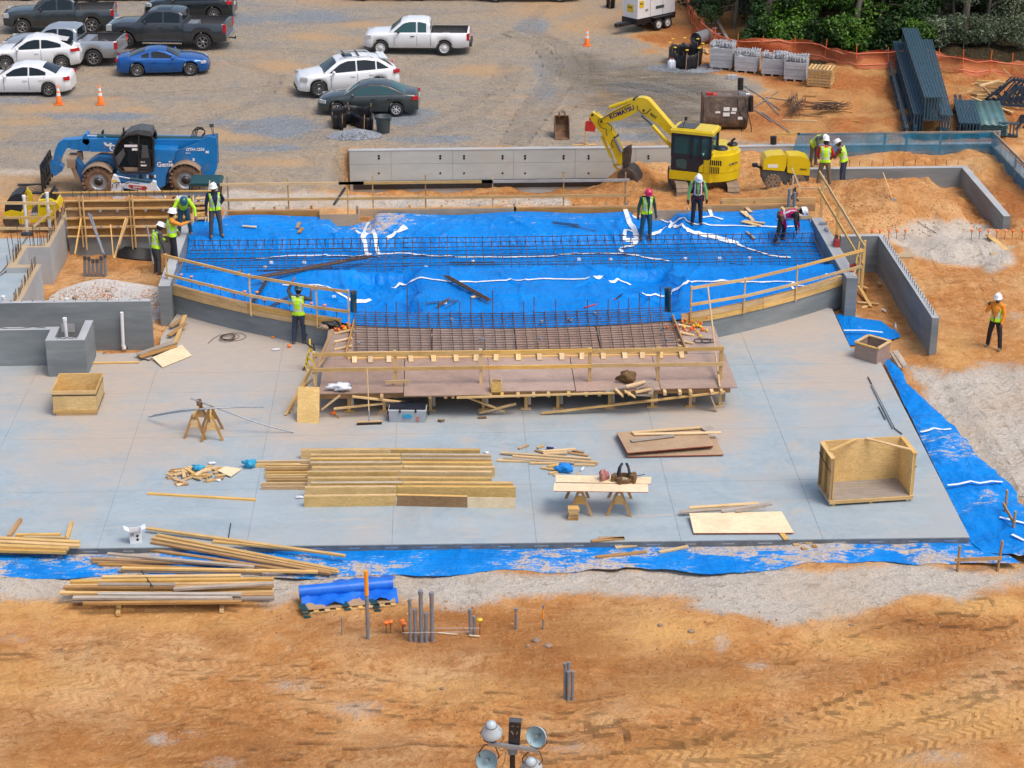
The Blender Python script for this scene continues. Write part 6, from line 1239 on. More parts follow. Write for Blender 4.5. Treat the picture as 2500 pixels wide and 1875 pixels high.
for k in range(5):
 o=.0 if k else 1; sh=[(1005,640),(1735,580),(1650,418),(920,468)] if k else[(1005,672),(1815,655),(1745,500),(935,505)]
 sheet('red edged plywood sheet in the stack at slab centre right' if k<4 else 'top sheet of the red edged plywood stack with stencilled print',quad4('c3',[(x+random.uniform(-6,6),y) for x,y in sh],.03+.034*(k+1)),.028,'ply_tan',edge='edge_red',grp='red edged plywood stack')
lumber(['pale batten on the plywood stack, rear','pale batten on the plywood stack, middle'],'c3',[(1045,468,1640,425,.25,.25),(1060,484,1800,470,.24,.24)],.12,.03,('pine_pale','pine')); lumber('grey weathered strip lying on the plywood stack','c3',[(1040,540,1400,495,.235,.235)],.16,.02,('pine_grey',)); lumber('grey strip overhanging the rear of the plywood stack','c3',[(1640,440,1720,425,.26,.26)],.2,.02,('pine_grey',))
# ---- row of form panels laid on edge
rows_=[(395,1912,1150,694),(478,2006,1242,738),(472,2010,1243,770),(474,2014,1244,804),(490,2036,1262,842),(452,2008,1228,882),(455,2006,1228,934),(482,2190,1256,985),(430,2212,1208,1020),(422,2206,1205,1098)]
for i,(xl,xr,xm,yb_) in enumerate(rows_):
 hgt=.30 if i>6 else.27
 pl_,pm,pr_=tp('c2',xl,yb_),tp('c2',xm,yb_-4 if i<9 else yb_-10),tp('c2',xr,yb_+(0 if i<9 else 10))
 for a_,c_,m_ in ((pl_,pm,'ply'),(pm,pr_,random.choice(['ply','ply','pine'])) if i<9 else (pm,tp('c2',1805,yb_+4),'ply_old')):
  board(a_+V((.01,0,hgt/2)),c_+V((-.01,0,hgt/2)),.02,hgt,'plywood_form',m_,label='yellow plywood form on edge, %s half, row %s from the front'%('left' if a_ is pl_ else 'right',['ten','nine','eight','seven','six','five','four','three','two','one'][i]),cat='form panel',group='form panels standing on edge')
  board(a_+V((.01,.06,hgt-.02)),c_+V((-.01,.06,hgt-.02)),.09,.04,'two_by_four',random.choice(['pine','pine_grey','pine']),label='flat two by four behind a form on edge, %s half, row %s from the front'%('left' if a_ is pl_ else 'right',['ten','nine','eight','seven','six','five','four','three','two','one'][i]),cat='board',group='ribs behind the form panels')
board(tp('c2',1805,1102)+V((0,0,.15)),tp('c2',2206,1110)+V((0,0,.15)),.02,.3,'plywood_form','ply_pale',label='pale plywood form panel at the right end of the front row',cat='form panel',group='form panels standing on edge')
lumber('short two by four stacked left of the form panels','c2',[(15,722,470,718),(12,748,390,745),(100,752,470,752),(95,772,470,772),(95,790,470,790),(92,815,470,812),(92,840,470,836),(105,858,450,856),(105,880,450,876),(65,905,448,905),(62,935,446,935)],.05,.09,('pine','pine_dark','pine'),.05,grp='two by fours left of the form panels')
# ---- other loose timber on the slab
lumber('single long two by four lying alone left of the form panels','c1',[(1245,985,2160,1038)],.09,.045,('pine',))
lumber(['upper beam of the small stack at the lower left corner','middle beam of the small stack at the lower left corner','lower beam of the small stack at the lower left corner','bottom beam of the small stack at the lower left corner'],'c1',[(-60,1362,672,1398,.16,.16),(-60,1392,672,1428,.14,.14),(-60,1425,580,1450,.12,.12),(-60,1462,560,1478,.05,.05)],.12,.07,('pine',))
lumber(['sleeper under the lower left lumber stack, left one','sleeper under the lower left lumber stack, right one','thin lath beside the lower left lumber stack','second thin lath beside the lower left lumber stack'],'c1',[(175,1205,75,1350),(605,1230,565,1372),(135,1340,512,1336),(200,1358,560,1362)],.09,.09,('pine','pine_dark'),.05)
lumber(['short offcut on the slab front edge, longer one','short offcut on the slab front edge, shorter one','offcut on the front tarp below the slab edge, upper','long offcut on the front tarp','offcut on the front tarp right of the long one'],'c3',[(705,1385,985,1362),(770,1362,980,1360),(905,1440,1088,1422,-.12,-.12),(745,1520,1170,1478,-.12,-.12),(1275,1480,1520,1432,-.12,-.12)],.11,.04,('pine_pale','pine','pine_dark'))
lumber('small timber block on the front tarp near the slab corner','c4',[(300,1385,370,1382,-.08,-.08),(265,1425,315,1420,-.14,-.14),(365,1405,420,1402,-.12,-.12),(150,1408,185,1404,-.14,-.14),(335,1455,370,1450,-.14,-.14),(425,1438,460,1436,-.14,-.14),(310,1408,330,1405,-.12,-.12)],.12,.09,('pine_grey','pine','pine_dark'),name='timber_block')
lumber('pale strip in the offcut heap behind the sawhorse table','c3',[(-60,640,700,690,.06,.06),(40,668,760,722,.10,.08),(-40,690,560,725,.05,.05),(-90,705,240,712,.03,.03),(560,740,740,742,.03,.03),(190,728,490,728,.03,.03),(290,630,570,610,.12,.12),(300,650,500,640,.08,.08)],.09,.04,('pine_pale','pine_grey','pine_pale'),grp='offcuts behind the sawhorse table')
lumber('brown offcut in the heap behind the sawhorse table','c3',[(90,605,170,575),(250,600,300,580),(280,765,420,790),(350,815,430,800),(340,755,480,735),(385,830,430,822),(230,620,300,640),(500,640,680,665),(545,620,640,640)],.08,.04,('pine','pine_dark'),.03,grp='brown offcuts behind the sawhorse table')
sc_c=P(482,1162)
for k in range(58):
 a=random.uniform(0,6.28); r_=random.random()**.6; p=sc_c+V((math.cos(a)*r_*.80,math.sin(a)*r_*.62,.02+.14*(1-r_)*random.random())); q=random.gauss(.3,.7); L=random.uniform(.12,.5); d=V((math.cos(q),math.sin(q),random.uniform(-.1,.15)))*L/2
 board(p-d,p+d,random.choice([.04,.09,.09]),.04,'timber_offcut',random.choice(['pine','pine','pine_pale','pine_dark']),label='cut offcut in the scrap timber heap left of the form panels',cat='offcut',group='scrap timber heap')
sheet('pale plywood scrap at the right of the scrap timber heap',quad4('c1',[(1835,790),(1945,840),(2040,775),(1900,755)],[.08,.06,.05,.1]),.02,'ply_pale')
simple('bag_blue',(.01,.2,.42),(.03,.4,.6),scale=14,rough=.5); simple('bag_white',(.75,.77,.8),(.6,.63,.7),scale=9,rough=.6); simple('cloth_blue',(.004,.19,.62),(.01,.25,.7),rough=.8)
def lump(label,c,sx,sy,sz,mat,name,cat,seed=0,rough=.4,**kw):
 c=V(c); b=MB(); n,m_=18,11; rs=random.Random(seed); ph=[rs.uniform(0,6) for _ in range(6)]
 def fn(i,j):
  a=2*math.pi*i/n; t=math.pi*j/(m_-1); k=1+rough*(math.sin(3*a+ph[0])*math.sin(2*t+ph[1])+.6*math.sin(5*a+ph[2]+4*t)+.4*math.sin(9*a+ph[3])*math.sin(7*t+ph[4]))*math.sin(t)
  return c+V((sx*k*math.sin(t)*math.cos(a),sy*k*math.sin(t)*math.sin(a),sz*(.5+.5*k*math.cos(t)) if math.cos(t)>-.6 else.0))
 b.grid(n,m_,fn,close_u=True); return b.build(name,mat,label=label,cat=cat,**kw)
lump('blue and green plastic bag in the scrap timber heap',tp('c1',1670,790,.1),.16,.1,.16,'bag_blue','plastic_bag','bag',1); lump('blue plastic bag left of the form panels',tp('c1',2105,765),.16,.13,.22,'bag_blue','plastic_bag','bag',2); lump('white plastic scrap on the scrap timber heap',tp('c1',1790,735),.1,.06,.06,'bag_white','plastic_scrap','litter',3); lump('white paper ball below the scrap timber heap',tp('c1',1840,880),.07,.05,.06,'bag_white','plastic_scrap','litter',4); lump('blue cloth on the offcuts behind the sawhorse table',tp('c3',472,800),.19,.16,.24,'cloth_blue','cloth','cloth',5,.45); lump('white plastic sheet crumpled on the left end of the deck',P(830,952,.74),.3,.16,.2,'bag_white','plastic_sheet','plastic',6,.5)
lump('brown paper sack on the deck behind the guard rail',t_p if False else P(1532,933,.74),.24,.18,.34,'brown_cloth','sack','sack',7,.42); lump('white paper on the brown sack',P(1528,915,.95),.12,.1,.08,'bag_white','paper','paper',8,.2); lump('white plastic scrap beside the cut strips',tp('c2',1960,645),.06,.05,.05,'bag_white','plastic_scrap','litter',9); lump('brown leaf litter on the slab right of the cooler',tp('c2',1578,378),.09,.06,.06,'brown_cloth','litter','litter',10); lump('brown cloth scrap on the slab below the deck centre',tp('c2',1925,350),.12,.05,.05,'brown_cloth','litter','litter',11); lump('crumpled clear plastic left of the front form panel',tp('c2',385,1022),.1,.06,.06,'bag_white','plastic_scrap','litter',12)
def bottle(label,p,q,mat='bag_white',r_=.035,cap='white'):
 p,q=V(p),V(q); d=(q-p).normalized(); B_=thing('bottle',label,'bottle',p); b=MB(); b.tube([p,p+d*.005,p+d*.16,p+d*.2,p+d*.22],[r_*.9,r_,r_,r_*.45,r_*.4],9); b.build('body',mat,B_); b=MB(); b.cyl(p+d*.22,p+d*.245,r_*.45,n=8); b.build('cap',cap,B_)
bottle('clear water bottle lying on the slab behind the sawhorse table',tp('c3',618,790,.04),tp('c3',640,760,.04)); bottle('dark blue drinks bottle in the offcut heap',tp('c3',325,598,.06),tp('c3',380,600,.06),'navy_ink'); bottle('water bottle on the slab beside the leaning worker',tp('b2',155,1362,.04),tp('b2',195,1358,.04)); bottle('water bottle in the right pit',tp('b4',1015,1020,-.26),tp('b4',1060,1045,-.26)); bottle('water bottle standing at the foot of the pit wall',tp('b4',1128,1195,-.24),tp('b4',1128,1160,-.1))
Bs=tp('c3',553,1205)
for k in range(7):board(Bs+V((-.14+random.uniform(-.02,.02),.06,.025+k*.048)),Bs+V((.14+random.uniform(-.02,.02),.06+random.uniform(-.03,.03),.025+k*.048)),.2,.04,'timber_block',random.choice(['pine','pine_pale','pine_dark']),label='short timber block in the neat pile under the sawhorse table',cat='block',group='blocks under the sawhorse table')
TB=thing('tool_belt','brown leather tool belt with dark shoulder harness on the sawhorse table','tool belt',tp('c3',980,880,.8))
c=tp('c3',980,872,.8); b=MB(); b.lathe([(.20,0),(.235,.02),(.24,.1),(.215,.12),(.20,.1),(.20,0)],18,MX.Translation(c)); b.build('belt','brown_cloth',TB)
for a,w_,h in ((3.3,.16,.2),(4.2,.14,.17),(5.6,.18,.22),(.3,.15,.2),(2.6,.13,.16)):b=MB(); b.box(c+V((math.cos(a)*.26,math.sin(a)*.2,h/2-.02)),(w_,.11,h),MX.Rotation(a,3,'Z'),.85); b.build('pouch','brown_cloth',TB)
for s_ in (-1,1):b=MB(); b.tube([c+V((s_*.16,.1,.1)),c+V((s_*.12,.1,.3)),c+V((s_*.06,.05,.44)),c+V((s_*.10,-.02,.4)),c+V((s_*.14,-.08,.15))],.035,6); b.build('shoulder_strap','cab_navy',TB)
b=MB(); b.tube([c+V((.3,.1,.06)),c+V((.55,.2,.06))],.015,6); b.build('hammer_handle','plastic_grey',TB)
simple('pinkish',(.35,.1,.09),(.5,.25,.22),scale=20,rough=.8); lump('small red and grey tool pouch on the sawhorse table',tp('c3',808,870,.8),.12,.1,.28,'pinkish','pouch','pouch',21,.5)
cb_=tp('c1',1150,1405); BX=thing('carton','open white cardboard carton with black diamond marks near the slab front edge','box',cb_); w_,d_,h_=.30,.24,.34; am=MX.Rotation(.25,3,'Z'); q=lambda x,y,z:cb_+am@V((x,y+.12,z))
b=MB(); vs=[q(sx*w_/2,sy*d_/2,z) for z in (0,h_) for sx,sy in ((-1,-1),(1,-1),(1,1),(-1,1))]; b.add(vs,[(0,1,5,4),(1,2,6,5),(2,3,7,6),(3,0,4,7),(3,2,1,0)]); ob=b.build('carton_body','white',BX); ob.modifiers.new('s','SOLIDIFY').thickness=.006
for e,f_ in (((4,5),(0,-.12,.06)),((5,6),(.12,0,.05)),((7,4),(-.12,0,.08))):b=MB(); a_,c_=vs[e[0]],vs[e[1]]; o=am@V(f_); b.add([a_,c_,c_+o,a_+o],[(0,1,2,3)]); fo=b.build('flap','tape',BX); fo.modifiers.new('s','SOLIDIFY').thickness=.005
for dx in (.04,-.02):
 for dz in ((.10,.2) if dx>0 else ()):b=MB(); s_=.045; b.add([q(dx-s_,-d_/2-.004,dz),q(dx,-d_/2-.004,dz-s_),q(dx+s_,-d_/2-.004,dz),q(dx,-d_/2-.004,dz+s_)],[(0,1,2,3)]); b.build('diamond_mark','black',BX)
for k in range(3):b=MB(); b.bar(q(-.13,-d_/2-.004,.28-k*.03),q(-.04,-d_/2-.004,.28-k*.03),.004,.012); b.build('print_line','plastic_grey',BX)
for lab,pts,r_ in (('short black rod on the slab near the white carton',[tp('c1',1948,1235,.02),tp('c1',1925,1375,.02)],.013),('long grey steel bar at the right of the slab, bent at its end',[tp('c4',895,0,.03),tp('c4',1120,435,.03),tp('c4',1182,482,.03)],.016),('pair of bright steel tubes at the right of the slab',[tp('c4',925,70,.03),tp('c4',1108,435,.03)],.028),('short bent bar beside the steel tubes',[tp('c4',985,250,.03),tp('c4',1042,360,.03)],.014)):
 b=MB(); b.tube(pts,r_,6); b.build('steel_rod','steel_dark' if r_<.02 else 'galv',label=lab,cat='rod')
C4=tp('c2',1300,385); w_=(1450-1155)*.28933/84; CO=thing('cooler','grey ice chest with a dark blue lid in front of the timber deck','cooler',C4+V((0,.2,0))); zl=ta('c2',1300,285,C4.y).z; d_=.42
am=MX.Rotation(-.07,3,'Z'); simple('cooler_grey',(.36,.39,.42),(.32,.35,.38),rough=.5)
b=MB(); b.box(C4+V((0,d_/2,zl/2)),(w_,d_,zl),am,1.05); b.build('chest','cooler_grey',CO); b=MB(); b.box(C4+V((0,d_/2,zl+.01)),(w_*1.06,d_*1.06,.03),am); b.build('lid_rim','white',CO); b=MB(); b.box(C4+V((0,d_/2,zl+.06)),(w_*1.04,d_*1.04,.09),am,.93); b.build('lid','cab_navy',CO)
for x in (-.22,.22):b=MB(); b.box(C4+V((x*w_,-.03,zl-.01)),(.05,.03,.09),am); b.build('latch','black',CO)
b=MB(); b.box(C4+V((-.02,-.022,zl*.55)),(.24,.012,.12),am); b.build('label','bag_blue',CO); b=MB(); b.box(C4+V((.28,-.03,zl*.3)),(.09,.01,.14),am); b.build('paint_mark','pinkish',CO)
for s_ in (-1,1):b=MB(); b.tube([C4+am@V((s_*w_*.53,d_*.25,zl*.8)),C4+am@V((s_*w_*.58,d_*.25,zl*.55)),C4+am@V((s_*w_*.58,d_*.75,zl*.55)),C4+am@V((s_*w_*.53,d_*.75,zl*.8))],.016,6); b.build('handle','black',CO)
b0=tp('c2',975,400); BR=thing('push_broom','push broom leaning its pale handle against the timber deck','broom',b0); b=MB(); b.box(b0+V((0,0,.035)),(.7,.1,.07),MX.Rotation(.06,3,'Z')); b.build('bristles','black',BR); b=MB(); b.box(b0+V((0,0,.085)),(.7,.07,.03),MX.Rotation(.06,3,'Z')); b.build('head_block','pine',BR); hd_=A(896,900,b0.y+.35); stick(b0+V((0,0,.1)),hd_,.017,'handle','pine_pale',BR); stick(b0+V((0,0,.1)),b0.lerp(hd_,.2)+V((0,0,.08)),.022,'socket','galv',BR)
h0=tp('c2',670,310,.03); HM=thing('hammer','orange headed mallet on the slab left of the broom','hammer',h0); stick(h0,tp('c2',718,345,.03),.016,'handle','pine',HM); b=MB(); b.box(h0+V((0,0,.02)),(.16,.07,.07),MX.Rotation(.9,3,'Z')); b.build('head','orange',HM)
pa,pb=tp('c2',362,385),tp('c2',548,395); up_t=ta('c2',555,85,pa.y+.45); sheet('yellow plywood panel leaning on the left end of the timber deck',[pa,pb,V((pb.x+.02,up_t.y,up_t.z)),V((pa.x+.05,up_t.y,up_t.z+.03))],.05,'ply')
DB=thing('deck_brace','bundle of raking timber braces propping the left end of the deck','brace',tp('c2',300,320))
for (xa,ya,xb,yb_,za,zb) in ((265,322,470,-60,.02,1.0),(295,300,440,30,.02,.8),(320,240,500,-90,.1,1.2),(360,160,490,20,.2,.9),(410,100,450,-60,.4,1.0),(300,300,380,120,.03,.4)):board(tp('c2',xa,ya,za),tp('c2',xb,yb_,zb),.09,.04,'raker','pine',DB)
for (xa,ya,xb,yb_) in ((505,1560,665,1190),(525,1530,680,1300)):board(A(*t_('b2',xa,ya),53.0),A(*t_('b2',xb,yb_),54.6),.09,.04,'raker','pine_dark',DB)
for pts in ([(770,760+50),(767,705)],[(768,870),(768,760)]):pass
board(P(1757,860+85,.74),A(1728,700,56.9),.04,.09,'raker','pine',DB)
tri=thing('stair_forms','nailed triangular timber forms lying on the front edge of the deck','formwork',P(1530,955,.78))
for (xa,ya,xb,yb_,za,zb) in ((825,120,1000,80,.78,.95),(905,100,975,165,.95,.8),(1000,80,1160,40,.9,1.0),(985,120,1075,170,.95,.8),(1075,150,1200,155,.8,.8),(1080,100,1215,35,.8,1.05),(1200,150,1230,30,.8,1.1),(1080,130,1210,100,.85,.95)):board(A(*t_('c3',xa,ya),51.75).lerp(P(*t_('c3',xa,ya),za),.5),A(*t_('c3',xb,yb_),51.85).lerp(P(*t_('c3',xb,yb_),zb),.5),.14,.03,'form_piece',random.choice(['pine','pine_grey','pine_pale']),tri)
sb_=P(*t_('c2',2045,130),.74); SB=thing('box_form','small open plywood box form standing on the deck','box',sb_)
for dx,dy,rz in ((0,0,0),(0,.26,0),(-.14,.13,1),(.14,.13,1)):board(sb_+V((dx-(0 if rz else.14),dy-(.13 if rz else 0),.15)),sb_+V((dx+(0 if rz else.14),dy+(.13 if rz else 0),.15)),.02,.3,'side_panel','ply',SB)
# ---- timber stacks in the front dirt
lumber('loose two by four in the tangled pile across the slab front edge','c1',[(1240,1285,4810,1512,.10,.02)][:0]+[],grp='x')
def lumpx(lab,segs,mats,wd=.10,ht=.05,grp=None):
 for (ua,va,ub,vb,za,zb,*mm) in segs:board(P(ua,va,za),P(ub,vb,zb),wd,ht,'board',(mt_:=mm[0] if mm else random.choice(mats)),label=lab.replace('board','weathered grey board').replace('loose weathered','weathered') if mt_=='pine_grey' and len(mats)>1 else lab,cat='board',group=grp or lab)
lumpx('loose board in the tangled pile across the slab front edge',[(359,1290,843,1357,.12,.02),(383,1306,824,1392,.10,.0),(372,1313,827,1397,.05,-.03),(369,1323,808,1400,.04,-.05),(358,1341,745,1398,-.08,-.06),(262,1352,620,1384,.02,.02,'pine_grey'),(222,1364,600,1380,-.05,-.05),(298,1387,776,1396,-.03,-.03),(240,1378,520,1390,-.12,-.12),(288,1393,640,1399,-.1,-.1,'pine_grey'),(225,1372,560,1374,-.1,-.1),(520,1322,700,1338,.03,.03,'pine')],('pine','pine','pine_dark'))
lumpx('board in the long lumber stack in front of the slab',[(249,1409,588,1406,.12,.12),(172,1420,668,1413,.12,.12),(173,1428,668,1423,.06,.06),(155,1434,668,1430,.14,.14),(240,1427,427,1428,.18,.18,'pine_grey'),(424,1438,668,1424,.16,.2,'pine_grey'),(146,1447,590,1453,.1,.1),(239,1450,590,1451,.16,.16,'pine_grey'),(178,1459,567,1460,.14,.14,'pine_grey'),(174,1466,670,1460,.06,.06,'pine_grey'),(203,1473,589,1469,.10,.10),(160,1440,665,1440,.02,.02),(172,1452,668,1446,.02,.02),(180,1462,668,1452,.0,.0)],('pine','pine','pine_dark'),.11,.055)
lumpx('sleeper under the long lumber stack',[(288,1500,300,1405,-.12,-.12),(541,1493,548,1405,-.12,-.12)],('pine',),.1,.08)
stick(P(345,1393,.0),P(372,1432,.24),.02,'strap_roll','steel_dark',label='dark strap lying across the lumber stack',cat='strap')
# ---- blue roll on a pallet
pc=P(850,1475,-.2); PL=thing('roll_pallet','weathered pallet topped with plywood carrying the blue plastic roll','pallet',pc); a_=R(8.5)
ql=lambda x,y,z:pc+V((math.cos(a_)*x-math.sin(a_)*y,math.sin(a_)*x+math.cos(a_)*y,z))
for y in (-.42,0,.42):board(ql(-1.1,y,.06),ql(1.1,y,.06),.04,.09,'stringer','pine',PL)
for k in range(9):board(ql(-1.05+k*.26,-.46,.115),ql(-1.05+k*.26,.46,.115),.12,.02,'deck_slat','pine',PL)
board(ql(-1.1,.05,.14),ql(1.1,.05,.14),.8,.018,'top_sheet','ply_tan',PL)
RL=thing('tarp_roll','bright blue roll of plastic sheeting with loose folds on the pallet','roll',ql(0,.2,.15)); simple('roll_blue',(.004,.11,.58),(.01,.16,.66),scale=3,rough=.35,bmp=.01,bscale=7)
b=MB(); b.tube([ql(-1.13+k*.28,.28,.30) for k in range(9)],[.15+.006*math.sin(k*3) for k in range(9)],16); b.build('roll_core','roll_blue',RL)
b=MB(); b.grid(16,7,lambda i,j:ql(-1.10+i*.152,.30-.14-j*.075,.24-.03*j*(.5+.5*math.sin(i*.9))+.035*math.sin(i*1.7+j))); fo=b.build('loose_fold','roll_blue',RL)
b=MB(); b.grid(14,5,lambda i,j:ql(-.3+i*.115,.32+j*.16,.40-.06*j+.03*math.sin(i*2+j))); b.build('loose_fold','roll_blue',RL)
for u in (735,835,905):
 x=(P(u,1480,-.2)-pc).x; st_=MB()
 for k in range(6):st_.box(ql(x+.02*k,-.12-k*.085,.17-.05*max(0,k-3)),(.16,.075,.02),MX.Rotation(a_,3,'Z'))
 st_.build('plastic_cleat','canopy',label='green plastic spacer strip hanging over the pallet edge',cat='spacer',group='spacer strips on the pallet')
 # ---- conduits rising from the dirt
def pipe(k,x,yt,yb_,r_,label,mat='pvc_grey',cap=True,grp='grey conduits rising from the dirt',orange=0.0):
 g0=PG(*t_(k,x,yb_),-.2); top=ta(k,x,yt,g0.y); T_=thing('conduit',label,'conduit',g0,group=grp); b=MB(); b.cyl(g0-V((0,0,.1)),V((g0.x,g0.y,top.z)),r_,n=12); b.build('pipe',mat,T_)
 if cap:b=MB(); b.cyl(V((g0.x,g0.y,top.z-.09)),V((g0.x,g0.y,top.z+.01)),r_*1.16,n=12); b.build('coupling',mat,T_)
 if orange:b=MB(); b.cyl(V((g0.x,g0.y,top.z-orange)),V((g0.x,g0.y,top.z+.005)),r_*1.08,n=12); b.build('orange_band','orange_band',T_)
 return g0
pipe('d2',953,12,578,.045,'tall grey conduit with an orange painted top',cap=False,orange=.62)
for x,yt,yb_,r_,l_ in ((1308,252,603,.036,'leftmost grey conduit of the cluster of five'),(1350,338,600,.045,'second grey conduit of the cluster of five'),(1400,180,606,.05,'tallest grey conduit of the cluster of five'),(1441,365,604,.045,'shortest grey conduit of the cluster of five'),(1490,195,600,.05,'rightmost grey conduit of the cluster of five'),(1806,338,550,.036,'taller thin conduit beside the yellow cap'),(1841,393,550,.034,'shorter thin conduit beside the yellow cap'),(737,405,548,.014,'thin grey stub rising left of the tall orange topped conduit')):pipe('d2',x,yt,yb_,r_,l_)
for x,yt,yb_,r_,l_,o in ((68,328,500,.032,'short conduit wrapped with orange ribbon',.12),(294,300,500,.02,'thin stake with orange ribbon',.36),(476,788,1078,.036,'tallest conduit of the front cluster of four',0),(504,778,1075,.03,'rear conduit of the front cluster of four',0),(503,856,1092,.036,'middle short conduit of the front cluster of four',0),(538,855,1090,.036,'right conduit of the front cluster of four',0)):pipe('d3',x,yt,yb_,r_,l_,orange=o)
def capped(k,x,yt,yb_,label,mat='orange',grp='capped rebar stakes in the dirt',z=-.2,h=None):
 g0=PG(*t_(k,x,yb_),z); top=ta(k,x,yt,g0.y).z if h is None else g0.z+h; C_=thing('capped_stake',label,'stake',g0,group=grp); stick(g0-V((0,0,.1)),V((g0.x,g0.y,top)),.01,'rebar','rebar',C_,n=5); b=MB(); b.lathe([(.001,.06),(.065,.055),(.07,.03),(.03,.015),(.025,-.05),(.001,-.05)],9,MX.Translation((g0.x,g0.y,top))); b.build('safety_cap',mat,C_)
for x,y,l_,m_ in ((1105,455,'orange capped rebar left of the conduit cluster, first','orange'),(1142,448,'orange capped rebar left of the conduit cluster, second','orange'),(1240,440,'orange capped rebar nearest the conduit cluster','orange'),(1252,462,'lower orange capped rebar at the conduit cluster','orange'),(1887,432,'yellow capped rebar beside the thin conduits','yellow_tag')):capped('d2',x,y,y+85 if x<1800 else 560,l_,m_)
for (xa,ya,xb,yb_) in ((1250,492,1890,490),(1240,530,1800,522)):b=MB(); b.tube([tp('d2',xa,ya,.1),tp('d2',xb,yb_,.1)],.004,4); b.build('string_line','tape',label='white string line stretched beside the conduits',cat='string',group='string lines')
lumpx('thin white batten beside the conduit cluster',[(1070,1545,1117,1549,-.1,-.1,'ply_pale')],('ply_pale',),.03,.02); lumpx('thin white batten under the yellow capped rebar',[(1145,1551,1172,1553,-.12,-.12,'ply_pale')],('ply_pale',),.03,.02)
for lab,st_,bd in (('batter board of two stakes and a rail at the lower right tarp corner',[((1650,1640),(1672,1428)),((1985,1640),(2032,1385))],((1630,1545),(2025,1530))),('batter board of two stakes and a rail at the right edge of the tarp',[((2050,1210),(2070,955)),((2115,1340),(2140,1135))],((2035,1070),(2130,1240)))):
 B_=thing('batter_board',lab,'batter board',PG(*t_('c4',*st_[0][0]),-.2)); tops=[]
 for (bb,tt) in st_:g0=PG(*t_('c4',*bb),-.2); z=ta('c4',*tt,g0.y).z; xt=ta('c4',*tt,g0.y).x; board(g0-V((0,0,.1)),V((xt,g0.y,z)),.045,.09,'stake','pine_dark',B_,up=(0,1,0)); tops.append((g0,z))
 board(A(*t_('c4',*bd[0]),tops[0][0].y-.06),A(*t_('c4',*bd[1]),tops[1][0].y-.06),.03,.1,'rail','pine_dark',B_)
cb_=[tp('b4',*p,.5) for p in ((790,1300),(975,1355),(1085,1290),(900,1240))]; PB=thing('form_box','square plywood blockout box with an open top beside the slab corner','box',tp('b4',960,1400,-.2))
for i in range(4):a_,c_=cb_[i],cb_[(i+1)%4]; board(V((a_.x,a_.y,.16)),V((c_.x,c_.y,.16)),.03,.68,'side_panel','ply_red',PB); board(V((a_.x,a_.y,.51)),V((c_.x,c_.y,.51)),.1,.03,'rim_board','pine',PB)
lumpx('grey plank beside the plywood blockout box',[(2176,862,2198,898,-.1,-.1),(2182,858,2208,896,-.1,-.1),(2188,856,2213,893,-.1,-.1)],('pine_grey',),.09,.04)
lumpx('loose board in the right pit',[(2096,698,2126,748,-.1,-.2),(2094,738,2146,742,-.2,-.2),(2100,698,2118,704,-.25,-.25),(2104,752,2124,746,-.25,-.25),(2144,688,2150,694,-.2,-.2)],('pine','pine_pale'),.1,.04)
# ---- left of the slab: loose boards and sheets
lumpx('long plank at the foot of the left pier',[(428,838,452,770,.05,.25)],('pine',),.12,.05); lumpx('short brown board under the long plank by the left pier',[(412,820,452,790,.1,.2),(415,798,445,778,.1,.2)],('pine_dark',),.15,.04)
sheet('new yellow plywood sheet lying on the slab near the left pier',quad4('b1',[(1370,1508),(1618,1408),(1535,1318),(1285,1425)],[.04,.04,.1,.1]),.02,'ply_pale'); sheet('grey brown plywood strip behind the yellow sheet',quad4('b1',[(1160,1400),(1480,1305),(1440,1285),(1145,1390)],.16),.02,'pine_grey'); sheet('brown plywood strip beside the yellow sheet',quad4('b1',[(1190,1430),(1500,1335),(1470,1312),(1170,1408)],.12),.02,'pine_dark'); sheet('short plywood strip under the yellow sheet',quad4('b1',[(1150,1415),(1260,1445),(1290,1420),(1180,1395)],.06),.02,'pine_grey')
lumpx('thin strip along the dirt pocket at the left slab edge',[(226,886,340,884,.03,.03)],('pine',),.08,.04); board(tp('b1',1050,1432,-.15),tp('b1',1105,1432,-.15),.1,.07,'timber_block','pine_dark',label='small timber block in the dirt pocket at left',cat='block')
COI=thing('wire_coil','coil of dark wire lying on the stained slab near the curved wall','coil',tp('b1',1920,1250))
for k in range(6):b=MB(); c=tp('b1',1922,1250,.03+.018*k); b.tube([c+V((math.cos(a)*(.22+.008*(k%3)),math.sin(a)*(.22+.008*(k%2)),0)) for a in np.linspace(0,6.28,26)],.01,5); b.build('wire_turn','rebar',COI)
for cx_,r_ in ((1940,.29),(1972,.38)):b=MB(); c=tp('b1',cx_,1252,.02); b.tube([c+V((math.cos(a)*r_,math.sin(a)*r_*.9,0)) for a in np.linspace(0,6.28,30)],.008,5); b.build('wire_turn','rebar',COI)
b=MB(); b.tube([tp('b1',1755,1308,.02),tp('b1',1800,1265,.03),tp('b1',1870,1228,.06)],.009,5); b.build('wire_end','rebar',COI)
b=MB(); y=57.5; b.tube([ta('b1',1027,1045,y),ta('b1',1040,1340,y)],.055,12); PV=b.build('drain_pipe','pvc_white',label='white drain pipe with an elbow on the dark front wall',cat='pipe'); b=MB(); b.tube([ta('b1',1040,1320,y),ta('b1',1043,1352,y),ta('b1',1068,1345,y)],.066,12); b.build('elbow','pvc_white',PV); b=MB(); b.cyl(ta('b1',1065,1346,y),ta('b1',1076,1346,y),.05,n=10); b.build('stub','black',PV)
